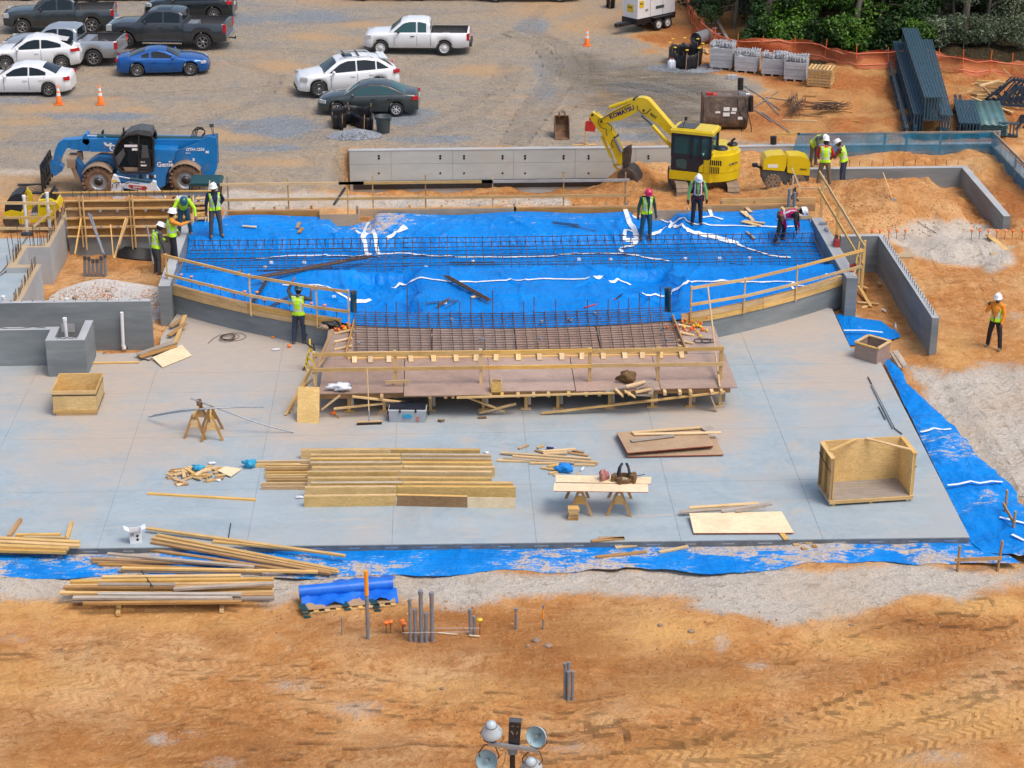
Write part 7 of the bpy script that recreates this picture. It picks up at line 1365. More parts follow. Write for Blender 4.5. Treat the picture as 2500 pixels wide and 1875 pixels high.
for k,x0_,y0_,x1_,y1_,Y,l_ in (('b1',545,1095,562,1270,55.9,'white pipe standing inside the notched planter wall'),('b1',200,60,232,390,None,'left tall white pipe on the upper slab'),('b1',395,35,425,390,None,'right tall white pipe on the upper slab'),('b1',27,910,27,965,58.2,'short white stub behind the front wall at far left'),('b1',565,930,565,955,58.4,'short white stub behind the front wall')):
 base=P(*t_(k,x1_,y1_),.86) if Y is None else ta(k,x1_,y1_,Y); top=ta(k,x0_,y0_,base.y); b=MB(); b.cyl(base-V((0,0,.05)),top,.055,n=12); o=b.build('standpipe','pvc_white',label=l_,cat='pipe'); b=MB(); b.cyl(top-V((0,0,.08)),top+V((0,0,.01)),.065,n=12); b.build('coupling','pvc_white',o)
b=MB(); b.tube([P(0,667,.88),P(20,645,.9),P(72,570,1.0)],.014,5); b.build('cable','rebar',label='thin brown cable running to the left white pipe',cat='cable'); b=MB(); b.tube([P(0,673,.88),P(15,662,.9),P(68,573,1.0)],.014,5); b.build('cable','rebar',label='second thin brown cable beside the left white pipe',cat='cable'); b=MB(); b.box(P(66,571,.93),(.4,.2,.1)); b.build('pipe_clamp','plastic_grey',label='dark clamp block at the foot of the left white pipe',cat='clamp')
GP=thing('pipe_rack','row of six grey electrical conduits standing in the gravel heap','conduits',PG(*t_('b1',800,745),.1))
for k in range(6):
 x=715+k*34; g0=PG(*t_('b1',x,742),.1); top=ta('b1',x,(575,580,600,598,575,555)[k],g0.y); b=MB(); b.cyl(g0-V((0,0,.2)),top,.055,n=10); o=b.build('pipe','pvc_grey',GP); b=MB(); b.cyl(top-V((0,0,.12)),top+V((0,0,.01)),.062,n=10); b.build('coupling','plastic_grey',o)
for (xa,ya,xb,yb_,l_) in ((745,210,870,550,'left grey conduit leaning over the gravel heap'),(765,220,880,560,'right grey conduit leaning over the gravel heap'),(1240,310,1295,640,'grey pipe leaning beside the worker in the pit')):b=MB(); y=64.5 if xa>1000 else 63.6; b.cyl(ta('b1',xa,ya,y+1.5),ta('b1',xb,yb_,y),.03,n=8); b.build('leaning_conduit','pvc_grey',label=l_,cat='conduit')
b=MB(); b.grid(12,4,lambda i,j:PG(*t_('b1',985+i*28,585+12*math.sin(i*.35)+i*i*.35),-.2)+V((0,.15*j,.05+.09*j))); b.build('drain_mat','black',label='black drainage mat at the foot of the pit back wall',cat='mat')
LR=thing('guard_rail','pine guard rail with a diagonal brace in front of the tandem roller','railing',P(70,560,.86)); y=65.6
for ya in (123,245,337):board(ta('b1',-30,ya,y),ta('b1',470 if ya<300 else 445,ya+2,y),.04,.1,'rail','pine',LR)
board(ta('b1',462,110,y+.05),ta('b1',468,330,y+.05),.045,.09,'post','pine',LR,up=(0,1,0)); board(ta('b1',285,320,y-.05),ta('b1',440,190,y-.05),.04,.09,'brace','pine_pale',LR)
SP=thing('timber_steps','rough pine steps climbing to the rear left corner of the stage','steps',P(490,545,.7))
for k in range(6):board(A(478,545-k*12,67.0+k*.16),A(506,543-k*12,67.0+k*.16),.25,.04,'tread','pine',SP)
for u in (472,509):board(A(u,550,66.95),A(u,480,68.0),.04,.18,'stringer','pine',SP)
for u in (466,483):board(A(u,520,67.9),A(u+2,476,67.9),.09,.04,'post','pine',SP,up=(0,1,0))
stick(A(501,545,67.0),A(512,440,67.4),.02,'hand_pole','ply_pale',SP); board(A(424,540,65.8),A(430,484,67.0),.09,.04,'raker','pine_pale',SP)
# ---- things lying on the blue sheet
def bundle(label,pts,n,r_,mat,spread,dz=.03,name='rebar_bundle'):
 a_,c_=on_tarp(*pts[0]),on_tarp(*pts[1]); B_=thing(name,label,'rebar',(a_+c_)/2); s_=V((-(c_-a_).y,(c_-a_).x,0)).normalized()
 for k in range(n):o=s_*random.uniform(-spread,spread)+V((0,0,dz+random.uniform(0,spread*.6))); e=(c_-a_).normalized()*random.uniform(-.15,.15); stick(a_+o+e,c_+o+e,r_,'bar',mat,B_,n=5)
bundle('long bundle of brown rebar lying diagonally on the left of the blue sheet',((622,698),(905,643)),12,.016,'rebar',.11,.24); bundle('thin dark bars lying behind the long rebar bundle',((636,664),(815,657)),4,.012,'rebar_dark',.06); bundle('short bundle of brown rebar lying on the middle mound',((1090,683),(1195,742)),8,.016,'rebar',.08,.12)
bundle('scatter of short bars near the apron',((1040,745),(1120,736)),3,.01,'rebar_dark',.08); bundle('fan of short rusty bars near the apron',((1075,757),(1105,738)),7,.01,'rebar',.16); bundle('tangle of thin bent wire on the rear sheet',((1345,548),(1410,556)),6,.008,'rebar_dark',.14); bundle('pair of dark bars right of the centre on the rear sheet',((1400,555),(1460,567)),2,.008,'rebar_dark',.06); bundle('single dark bar near the right railing',((1785,645),(1850,653)),1,.012,'rebar_dark',.0); bundle('dark bars leaning at the left front form',((612,748),(650,690)),5,.014,'rebar_dark',.07); bundle('dark bars near the leaning worker',((645,762),(708,728)),4,.012,'rebar_dark',.07); bundle('dark bars lying behind the rear mat centre',((1105,646),(1215,645)),3,.01,'rebar_dark',.1)
for x,y,l_ in ((828,1040,'left green pipe of the left pair at the apron'),(852,1040,'right green pipe of the left pair at the apron')):a_=on_tarp(*t_('b2',x,y)); t0=ta('b2',x,865,a_.y); b=MB(); b.cyl(a_-V((0,0,.1)),t0,.055,n=12); o=b.build('sleeve_pipe','canopy',label=l_,cat='pipe',group='green sleeve pipes'); b=MB(); b.cyl(t0-V((0,0,.1)),t0+V((0,0,.01)),.062,n=12); b.build('coupling','plastic_grey',o)
for x,y,l_ in ((1337,1040,'left green pipe of the right pair at the apron'),(1362,1040,'right green pipe of the right pair at the apron')):a_=on_tarp(*t_('b3',x,y)); t0=ta('b3',x,840,a_.y); b=MB(); b.cyl(a_-V((0,0,.1)),t0,.055,n=12); o=b.build('sleeve_pipe','canopy',label=l_,cat='pipe',group='green sleeve pipes'); b=MB(); b.cyl(t0-V((0,0,.1)),t0+V((0,0,.01)),.062,n=12); b.build('coupling','plastic_grey',o)
a_,c_=on_tarp(*t_('b3',648,1015))+V((0,0,.04)),on_tarp(*t_('b3',905,945))+V((0,0,.04)); PY=thing('pry_bar','long red handled bar lying on the blue sheet','tool',a_); stick(a_,c_,.028,'shaft','red_paint',PY,n=8); b=MB(); e_=on_tarp(*t_('b3',968,912))+V((0,0,.1)); b.tube([c_,c_.lerp(e_,.5),e_],.022,6); b.build('hook','black',PY)
for x,y,k,l_ in ((1610,975,'b2','white block holding bars on the middle mound'),(1848,630,'b2','white block behind the rear mat'),(1450,675,'b2','white tube piece on the blue sheet'),(95,672,'b2','white block left of the long rebar bundle'),(145,635,'b2','small white block under the rear mat at left'),(422,635,'b2','small white block under the rear mat near the long bundle'),(735,632,'b2','small white block under the rear mat at the left knot'),(598,610,'b3','small white block under the rear mat right of centre'),(865,612,'b3','small white block under the rear mat near the right channel'),(1495,605,'b3','small white block under the rear mat beyond the right channel'),(1785,602,'b3','small white block under the rear mat near the right railing'),(2040,598,'b3','small white block at the right end of the rear mat'),(675,928,'b2','white scrap on the left front of the sheet'),(75,792,'b2','white scrap at the end of the long bundle'),(545,742,'b4','white glove on the sheet near the right wall')):
 p=on_tarp(*t_(k,x,y)); b=MB(); b.box(p+V((0,0,.05)),(.14,.09,.08),MX.Rotation(random.random(),3,'Z'),.8); b.build('spacer_block','bag_white',label=l_,cat='block')
def tarp_board(lab,k,segs,wd,mat,name='board'):
 for (xa,ya,xb,yb_),l_ in zip(segs,lab if isinstance(lab,list) else[lab]*len(segs)):board(on_tarp(*t_(k,xa,ya))+V((0,0,.05)),on_tarp(*t_(k,xb,yb_))+V((0,0,.05)),wd,.04,name,mat,label=l_,cat='board',group='short boards on the blue sheet')
tarp_board('short pine board scattered on the rear right of the sheet','b3',[(1970,205,2020,245),(2000,205,2025,250),(2030,240,2070,285),(2002,165,2050,210),(1975,290,2130,325),(1990,285,2165,305)],.13,'pine_pale'); tarp_board('brown board lying on the rear mat at right','b3',[(2010,375,2085,440)],.1,'pine_grey'); tarp_board(['bent rusty plate on the rear left sheet, upper arm','bent rusty plate on the rear left sheet, lower arm'],'b2',[(385,300,365,345),(410,345,380,385)],.12,'pine_dark'); tarp_board('small brown block by the left pier on the sheet','b1',[(2000,740,2030,705)],.12,'pine_dark'); tarp_board('short lath on the rear left sheet','b1',[(2045,328,2165,336)],.08,'ply_pale'); tarp_board('short timber under the bundle on the middle mound','b2',[(1830,930,1940,915)],.1,'ply_pale')
stick(A(815,500,68.1),A(843,458,68.6),.05,'leaning_plank','steel_dark',label='dark brown plank leaning on the rear guard rail',cat='plank')
for k in range(60):
 lft=k<18; u=random.gauss(842,14) if lft else random.gauss(1690,22); v_=random.gauss(800,6) if lft else random.gauss(797,9)
 p=P(u,v_,.76+random.uniform(0,.06)); b=MB(); r_=random.uniform(.03,.06); b.lathe([(.001,r_),(r_,r_*.8),(r_*1.05,.2*r_),(r_*.4,0),(r_*.35,-r_),(.001,-r_)],7,MX.Translation(p)@MX.Rotation(random.uniform(0,3),4,'X')@MX.Rotation(random.uniform(0,3),4,'Y'))
 b.build('safety_plug','yellow_tag' if random.random()<.22 else 'orange',label='loose orange rebar cap heaped on the left deck corner' if lft else 'loose rebar cap in the orange and yellow heap on the right deck corner',cat='cap',group='left heap of rebar caps' if lft else 'right heap of rebar caps')
lump('dark tool bag on the left deck corner',P(805,800,.74),.26,.16,.2,'black','tool_bag','bag',31,.45); lump('tan sack beside the dark tool bag on the left deck corner',P(790,805,.74),.14,.12,.16,'dusty','sack','sack',32,.3)
for cx_,r_ in ((1715,.18),(1728,.14)):b=MB(); b.tube([P(cx_,832,.76)+V((math.cos(a)*r_*1.4,math.sin(a)*r_,.01*math.sin(3*a))) for a in np.linspace(0,6.28,24)],.014,5); b.build('cord','black',label='black extension cord looped on the right deck corner' if r_>.15 else 'small black cord loop on the right deck corner',cat='cord')
b=MB(); p=P(1412,861,.95); b.add([p+V((-.11,0,0)),p+V((.11,0,0)),p+V((0,.03,.12))],[(0,1,2)]); o=b.build('flag','orange',label='small orange triangle flag behind the deck guard rail',cat='flag'); o.modifiers.new('s','SOLIDIFY').thickness=.01
lump('orange cap lying on the slab beside the leaning worker',tp('b2',300,1340),.07,.06,.1,'orange','cone_cap','cap',41,.05); lump('small orange scrap on the slab at the curved wall',tp('b2',160,1262),.06,.05,.06,'orange','cone_cap','cap',42,.1)
HN=thing('hanging_harness','yellow black safety harness hanging at the left end of the deck','harness',P(755,860,.3))
for k in range(7):b=MB(); p=A(752+random.uniform(-10,14),815+k*12,55.3); b.tube([p,p+V((random.uniform(-.15,.15),-.1,-.2)),p+V((random.uniform(-.2,.2),-.15,-.4))],.03,5); b.build('strap',random.choice(['black','yellow_tag','black','komatsu']),HN)
# ---- right of the stage
SW=thing('cut_off_saw','red cut off saw standing on the right side wall','saw',tp('b4',630,495,.98)); c=tp('b4',630,490,.98)
b=MB(); b.box(c+V((0,.05,.12)),(.2,.32,.2),None,.85); b.build('engine','red_paint',SW); b=MB(); b.cyl(c+V((.02,.35,.14)),c+V((.06,.35,.14)),.17,n=18); b.build('blade_guard','black',SW); b=MB(); b.tube([c+V((-.08,-.1,.2)),c+V((-.08,0,.34)),c+V((.05,.18,.34)),c+V((.05,.22,.2))],.02,6); b.build('handle','black',SW)
cn=tp('b4',768,705,.95); FC=thing('fuel_can','red fuel can standing at the right front corner of the stage','can',cn); b=MB(); b.box(cn+V((0,0,.13)),(.22,.14,.26)); b.build('can_body','red_paint',FC); b=MB(); b.cyl(cn+V((.05,0,.26)),cn+V((.05,0,.31)),.03,n=8); b.build('spout','black',FC); b=MB(); b.box(cn+V((0,-.074,.12)),(.14,.006,.1)); b.build('label','yellow_tag',FC)
b=MB(); b.box(P(2010,545,1.03),(.25,.12,.06)); b.box(P(2018,560,1.03),(.1,.3,.05)); b.build('clamp','galv',label='grey clamp tool lying on the right side wall',cat='tool')
for x,m_ in ((925,'orange'),(992,'orange'),(1068,'orange'),(1134,'orange'),(1205,'orange'),(1766,'orange'),(1832,'orange'),(1905,'orange'),(1978,'orange'),(2048,'pinkcap'),(2110,'orange'),(2192,'orange')):capped('b4',x,368,430,'orange capped dowel in the footing strip on the right' if m_=='orange' else 'pink capped dowel in the footing strip on the right',m_,'capped dowels in the footing',.15,.3)
FT=thing('footing_strip','tan concrete footing strip with capped dowels on the right','footing',(15.8,64.7,-.1))
for xa,xb in ((P(2118,590,.2).x,P(2205,590,.2).x),(P(2395,590,.2).x,21.5)):b=MB(); b.box(((xa+xb)/2,64.75,.02),(xb-xa,1.0,.36)); b.build('footing','conc_tan',FT)
board(P(2412,573,.25),P(2502,650,.1),.2,.05,'plank','pine',label='long plank lying across the footing at the right edge',cat='plank')
for lab,pts in (('long shovel with pale handle stuck in the dirt mound',((1020,1450),(1100,1640))),):
 a_=PG(*t_('a4',1105,1690),.8); top=A(*t_('a4',1022,1455),a_.y+.3); SV=thing('shovel',lab,'shovel',a_); stick(a_,top,.02,'handle','pine_pale',SV); b=MB(); b.box(a_+V((.0,0,-.08)),(.2,.03,.3),MX.Rotation(.2,3,'Y')); b.build('blade','galv',SV)
b=MB(); b.tube([PG(*t_('b4',1310,290),.4)+V((0,0,.05)),PG(*t_('b4',1400,345),.4)+V((0,0,.04)),PG(*t_('b4',1470,385),.4)+V((0,0,.04))],.012,5); b.build('bent_bar','steel_dark',label='bent dark bar lying on the pale mound',cat='rod')
WH=thing('gear_stake','tool harness hanging on crossed stakes behind the right rear of the stage','stake',P(1937,505,.9)); y=68.2
for (xa,ya,xb,yb_) in ((255,1420,325,1590),(265,1480,262,1660),(540,1590,600,1700),(330,1590,570,1588)):board(ta('a4',xa,ya,y),ta('a4',xb,yb_,y),.04,.05,'stake','pine_pale',WH)
for k in range(8):b=MB(); p=ta('a4',275+random.uniform(-30,30),1580+k*12,y-.1); b.tube([p,p+V((random.uniform(-.1,.1),0,-.15)),p+V((random.uniform(-.15,.15),0,-.25))],.035,5); b.build('strap',random.choice(['black','cab_navy','plastic_grey']),WH)
# ================ YARD FURNITURE, STORES, FENCES, TREES, LIGHT TOWER
simple('silt',(.008,.008,.01),(.016,.016,.018),rough=.5,bmp=.03,bscale=5)
simple('stone_grey',(.20,.22,.25),(.33,.35,.38),scale=9,rough=.9,kind='Object'); simple('stone_pale',(.50,.47,.44),(.62,.59,.56),scale=9,rough=.9)
simple('block_grey',(.36,.37,.39),(.46,.47,.49),scale=3,rough=.8,rnd=.1); simple('joist_blue',(.028,.07,.10),(.045,.10,.135),scale=3,rough=.5,dirt=(.10,.12,.13),dirtamt=.3); simple('deck_green',(.06,.14,.14),(.09,.18,.18),scale=2,rough=.45); simple('joist_dark',(.012,.03,.055),(.02,.045,.075),rough=.5)
simple('pebble',(.55,.42,.29),(.62,.52,.4),rough=.9); simple('clay_clod',(.34,.15,.05),(.46,.24,.09),rough=.95)
simple('can_grey',(.045,.06,.065),(.06,.075,.08),rough=.55)
def net(name,c,alpha):
 m,nt,bs=_new(name); bs.inputs['Base Color'].default_value=(*c,1); bs.inputs['Roughness'].default_value=.6
 n1=noise(nt,coords(nt,'World'),2.2,4); n2=noise(nt,coords(nt,'World'),60,2)
 lk(nt,ramp(nt,math2(nt,'ADD',math2(nt,'MULTIPLY',n1,.6),math2(nt,'MULTIPLY',n2,.4)),.3,.7,alpha-.22,alpha+.22),bs.inputs['Alpha']); return m
net('orange_net',(.60,.13,.04),.60); net('blue_net',(.0,.20,.36),.62)
def cone(label,k,x,yb_,yt):
 g0=PG(*t_(k,x,yb_),ZY); h=ta(k,x,yt,g0.y).z-g0.z; C_=thing('traffic_cone',label,'traffic cone',g0,group='orange traffic cones')
 b=MB(); b.box(g0+V((0,0,.02)),(h*.42,h*.42,.04)); b.build('base','orange',C_)
 rr=lambda t:h*(.17-.135*t); b=MB(); b.lathe([(rr(0),.04),(rr(1),h),(.001,h)],18,MX.Translation(g0)); b.build('body','orange',C_)
 for a,c in ((.46,.60),(.70,.85)):b=MB(); b.lathe([(rr(a)+.004,h*a),(rr(c)+.004,h*c)],18,MX.Translation(g0)); b.build('reflective_band','white',C_)
cone('orange traffic cone beside the white sedan','a1',500,880,718); cone('orange traffic cone standing alone right of the white sedan','a1',850,880,716); cone('orange traffic cone left of the generator trailer','a3',667,386,242)
def stones(name,label,cx,cy,sx,sy,h,n,s0,s1,mat,seed,own=True,zf=None):
 rs=np.random.default_rng(seed); vs=[]; fs=[]; bz=zf or gz
 for i in range(n):
  a=rs.uniform(0,6.283); r_=rs.random()**.55; x,y=cx+math.cos(a)*r_*sx,cy+math.sin(a)*r_*sy; z=bz(x,y)+h*max(0,1-r_**1.5)+.01; s_=rs.uniform(s0,s1); q=rs.uniform(.6,1.3,6)*s_; k=len(vs)
  t=rs.uniform(0,3); c,s2=math.cos(t),math.sin(t)
  for dx,dy,dz in ((q[0],0,0),(-q[1],0,0),(0,q[2],0),(0,-q[3],0),(0,0,q[4]*.8),(0,0,-q[5])):vs.append((x+dx*c-dy*s2,y+dx*s2+dy*c,z+dz))
  fs+=[(k,k+2,k+4),(k+2,k+1,k+4),(k+1,k+3,k+4),(k+3,k,k+4),(k+2,k,k+5),(k+1,k+2,k+5),(k+3,k+1,k+5),(k,k+3,k+5)]
 b=MB(); b.add(vs,fs)
 if own and h>0:b.mi=0; b.smooth=True; b.grid(20,8,lambda i,j:V((cx+math.cos(i*math.pi/10)*sx*.92*j/7,cy+math.sin(i*math.pi/10)*sy*.92*j/7,bz(cx,cy)+h*(1-(j/7)**1.5)-.01)),close_u=True)
 return b.build(name,mat,kind='stuff',label=label,cat='gravel')
g0=PG(*t_('a2',845,1150),ZY); stones('gravel_heap','heap of blue grey gravel in front of the black silt fence',g0.x,g0.y,1.15,.75,.28,2600,.022,.05,'stone_grey',1)
stones('gravel_heap','pale gravel heap around the grey conduits in the left pit',-13.9,62.2,1.75,1.5,.0,5200,.02,.042,'stone_pale',2); stones('gravel_heap','pale gravel heap beside the left pier in the pit',-12.4,61.2,.95,1.7,.0,3000,.02,.042,'stone_pale',3)
stones('gravel_heap','loose pebbles scattered over the front clay',-1,38.0,15,4.0,0,380,.010,.022,'pebble',4); stones('clods','brown clods scattered over the front clay',0,37.4,15,3.9,0,700,.015,.04,'clay_clod',5); stones('gravel_heap','grey gravel around the round black washout',PG(*t_('a3',1500,580),ZY).x,PG(*t_('a3',1500,580),ZY).y,1.9,.9,.03,1500,.02,.04,'stone_grey',6)
stones('clods','brown clods on the dirt mound at the right rear',14.0,69.8,4.0,3.2,0,900,.01,.045,'clay_clod',8); stones('clods','brown clods in the trench dirt behind the stage',2.5,73.0,8.0,3.2,0,900,.01,.045,'clay_clod',9)
for u,v_,s_ in ((1310,1565,.11),(1338,1578,.10),(1290,1578,.06),(1688,1542,.09),(910,1830,.04),(1612,1527,.07),(1080,1682,.06),(2078,1526,.06),(185,728,.12),(262,712,.09)):p=PG(u,v_,-.2); lump('rounded stone lying in the clay',p-V((0,0,s_*.3)),s_,s_*.8,s_*.9,'dusty','stone','stone',int(u),.12,group='single stones in the clay')
def silt_ring(label,k,pts,h,back,name='silt_fence',caps=None):
 g_=[PG(*t_(k,*p),ZY) for p in pts]; n=len(g_); S_=thing(name,label,'silt fence',sum(g_,V((0,0,0)))/n); b=MB(); m_=6
 P2=[]
 for i in range(n if back else n-1):
  for t in range(m_):P2.append(g_[i].lerp(g_[(i+1)%n],t/m_)+V((0,0,0)))
 if not back:P2.append(g_[-1])
 b.grid(len(P2),4,lambda i,j:P2[i]+V((.05*math.sin(i*2.3+j),.05*math.cos(i*1.7),h*j/3-(.10*h*(1-abs((i%m_)-m_/2)/(m_/2)) if j==3 else 0))),close_u=back); f0=b.build('fabric','silt',S_); f0.modifiers.new('s','SOLIDIFY').thickness=.015
 for i,p in enumerate(g_):
  stick(p,p+V((.03,0,h+.09)),.018,'stake','pine_dark',S_)
  if caps:b=MB(); b.lathe([(.001,.05),(.08,.045),(.08,.02),(.03,0)],8,MX.Translation(p+V((.03,0,h+.2)))); b.build('stake_cap','yellow_tag',S_)
silt_ring('black silt fence pen with wooden stakes in front of the dark grey sedan','a2',[(660,1085),(745,1100),(800,1045),(930,1108),(1003,1100),(985,1010),(790,1000),(665,1030)],.62,True)
silt_ring('round black washout pen with yellow capped stakes beside the block pallets','a3',[(1355,530),(1400,575),(1500,598),(1600,580),(1632,540),(1590,500),(1480,490),(1380,500)],.75,True,caps=True)
silt_ring('small black silt fence at the top edge behind the generator','a3',[(830,60),(860,75),(900,70),(890,40)],.6,True)
for x in (1370,1393):p=PG(*t_('a3',x,575),ZY); J=thing('jug','white plastic jug beside the round washout pen, %s one'%('left' if x<1380 else 'right'),'jug',p); b=MB(); b.lathe([(.001,0),(.13,0),(.14,.05),(.14,.3),(.09,.38),(.04,.4),(.04,.45),(.001,.45)],14,MX.Translation(p)); b.build('jug_body','bag_white',J); b=MB(); b.cyl(p+V((0,0,.45)),p+V((0,0,.49)),.045,n=10); b.build('cap','red_paint',J)
p=PG(*t_('a2',1092,1120),ZY); TC=thing('trash_can','round grey plastic trash can beside the dark grey sedan','trash can',p); zt=ta('a2',1092,978,p.y).z-p.z
b=MB(); b.lathe([(.001,.01),(.25,.0),(.27,.05),(.30,zt-.05),(.325,zt),(.335,zt),(.335,zt-.04),(.32,zt-.05),(.285,zt-.06),(.25,.05),(.001,.05)],28,MX.Translation(p)); b.build('can_body','can_grey',TC)
for a in (-.5,2.64):b=MB(); c=p+V((math.cos(a)*.33,math.sin(a)*.33,zt-.1)); b.box(c,(.06,.16,.16),MX.Rotation(a,3,'Z')); b.build('handle','can_grey',TC)
# ---- red sign on a stand
p=PG(*t_('a3',650,1230),ZY); SG=thing('sign_stand','red board on a timber stand left of the excavator boom','sign',p); t0=ta('a3',655,1020,p.y).z; board(p,V((p.x,p.y,t0)),.045,.09,'post','pine',SG,up=(0,1,0)); board(V((p.x+.0,p.y-.04,t0-.2)),V((p.x+.42,p.y-.04,t0-.24)),.02,.42,'board_panel','red_paint',SG); board(p+V((-.5,0,.03)),p+V((.45,0,.03)),.09,.05,'foot','pine',SG); board(p+V((0,-.3,.03)),p+V((.1,.3,.03)),.09,.05,'foot','pine',SG); b=MB(); b.lathe([(.001,.16),(.1,.1),(.12,0)],12,MX.Translation((p.x+.26,p.y,t0+.02))); b.build('red_cap','red_paint',SG)
# ---- pallets of block
def block_pallet(label,k,x,y,yt,wd,rz=-.3):
 p=PG(*t_(k,x,y),ZY); h=ta(k,x,yt,p.y).z-p.z; B_=thing('block_pallet',label,'pallet',p,group='pallets of concrete block by the safety fence'); m=MX.Rotation(rz,3,'Z'); q=lambda a,c,z:p+m@V((a,c+wd/2,z))
 for a in (-.4,0,.4):board(q(a*wd,-wd/2,.05),q(a*wd,wd/2,.05),.09,.09,'skid','pine_grey',B_)
 n=5; ch=(h-.1)/n
 for i in range(n):b=MB(); b.box(q(random.uniform(-.01,.01),random.uniform(-.01,.01),.1+ch*(i+.5)),(wd,wd,ch*.95),m); b.build('block_course','block_grey',B_)
 for i in range(5):
  for j in range(3):
   if random.random()<.85:b=MB(); r_=MX.Rotation(rz+random.uniform(-.5,.5),3,'Z'); c=q(-wd*.42+i*wd*.21,-wd*.3+j*wd*.3,.1+h+random.uniform(0,.08)); b.box(c+r_@V((-.06,0,0)),(.05,.36,.15),r_); b.box(c+r_@V((.06,0,0)),(.05,.36,.15),r_); b.box(c,(.16,.05,.15),r_); b.build('block','block_grey',B_)
block_pallet('wrapped pallet of concrete block, tallest and leftmost of four','a3',1795,590,410,1.05); block_pallet('wrapped pallet of concrete block, second from the left','a3',2005,618,480,1.05); block_pallet('wrapped pallet of concrete block, third from the left','a4',85,645,500,1.0); block_pallet('wrapped pallet of concrete block beside the timber pallets','a4',275,690,530,1.0)
p=PG(*t_('a4',480,735),ZY); m=MX.Rotation(-.35,3,'Z'); q=lambda a,c,z:p+m@V((a,c+.5,z))
for i in range(6):
 B_=thing('timber_pallet','empty timber pallet in the stack beside the block pallets','pallet',q(0,0,i*.135),group='stack of empty pallets')
 for a in (-.45,0,.45):board(q(-.55,a,.06+i*.135),q(.55,a,.06+i*.135),.04,.09,'stringer','pine',B_)
 for k in range(7):board(q(-.5+k*.166,-.5,.118+i*.135),q(-.5+k*.166,.5,.118+i*.135),.1,.02,'slat','pine',B_)
RM=thing('wire_mesh_roll','grey roll of wire mesh lying by the orange safety fence','roll',PG(*t_('a3',1620,385),ZY)); c=PG(*t_('a3',1590,385),ZY)
for r_,z in ((.32,.32),(.25,.32),(.18,.32)):b=MB(); b.lathe([(r_,-.55),(r_*.98,0),(r_,.55)],20,MX.Translation(c+V((.3,.4,z)))@MX.Rotation(.9,4,'Z')@MX.Rotation(R(90),4,'Y')); b.build('mesh_layer','galv',RM)
lumpx('broken pallet board beside the wire mesh roll',[(1670,108,1712,128,ZY+.1,ZY+.1),(1676,112,1705,132,ZY+.2,ZY+.1),(1690,118,1735,122,ZY+.15,ZY+.15),(1695,124,1735,128,ZY+.1,ZY+.1),(1700,119,1706,133,ZY+.18,ZY+.12),(1722,118,1728,130,ZY+.18,ZY+.12)],('pine','pine_grey'),.12,.03)
for k in range(5):p=PG(*t_('a3',1862+k*14,668),ZY); b=MB(); b.box(p+V((0,0,.1)),(.14,.2,.2)); b.build('concrete_block','block_grey',label='single concrete block in the short row behind the tank',cat='block',group='short row of blocks')
for k,x,yt,yb_ in (('a3',1963,660,778),('a4',98,1152,1226)):p=PG(*t_(k,x,yb_),ZY); b=MB(); b.cyl(p-V((0,0,.1)),ta(k,x,yt,p.y),.13,n=14); b.build('black_pipe','black',label='upright black plastic pipe behind the steel tank' if k=='a3' else 'short upright black pipe above the trench compactor',cat='pipe')
for (u0,v0,u1,v1),l_ in zip(((1813,209,1905,270),(1835,265,1885,300),(1840,265,1900,225),(1862,240,1902,282),(1860,276,1928,325)),('steel rod on the clay right of the tank, first','steel rod on the clay right of the tank, second','steel rod on the clay crossing the first','steel rod on the clay by the rebar heaps','long steel rod running to the netting')):b=MB(); b.tube([PG(u0,v0,ZY)+V((0,0,.05)),PG(u1,v1,ZY)+V((0,0,.04))],.022,6); b.build('steel_rod','galv',label=l_,cat='rod')
# ---- rebar heaps on timber
lumpx('timber bearer under the rebar heaps',[(1910,294,1996,297,ZY+.05,ZY+.05),(1950,280,2010,286,ZY+.05,ZY+.05),(1870,238,1935,247,ZY+.05,ZY+.05),(1955,256,2080,276,ZY+.05,ZY+.05),(2030,291,2100,298,ZY+.05,ZY+.05),(1962,234,2050,238,ZY+.05,ZY+.05),(1956,246,2000,254,ZY+.05,ZY+.05)],('pine','pine_dark'),.1,.09)
def heap(label,c,L,ang,n,spread,mat='rebar'):
 B_=thing('rebar_heap',label,'rebar',c)
 for k in range(n):a=ang+random.gauss(0,.16); d=V((math.cos(a),math.sin(a),random.uniform(-.08,.08)))*L/2*random.uniform(.7,1.1); o=c+V((random.gauss(0,spread),random.gauss(0,spread*.6),.12+random.random()*.3)); b=MB(); b.tube([o-d,o+V((0,0,random.uniform(-.05,.08))),o+d*.8,o+d+V((random.uniform(-.1,.1),0,.08))],.012,4); b.build('bar',mat,B_)
heap('tangled heap of bent rusty rebar on bearers',PG(*t_('a4',560,950),ZY),1.3,-.15,46,.3); heap('upright bundle of rusty rebar stakes',PG(*t_('a4',290,950),ZY),2.2,1.35,26,.12); heap('small bundle of rebar left of the upright one',PG(*t_('a4',245,890),ZY),1.1,1.1,14,.1)
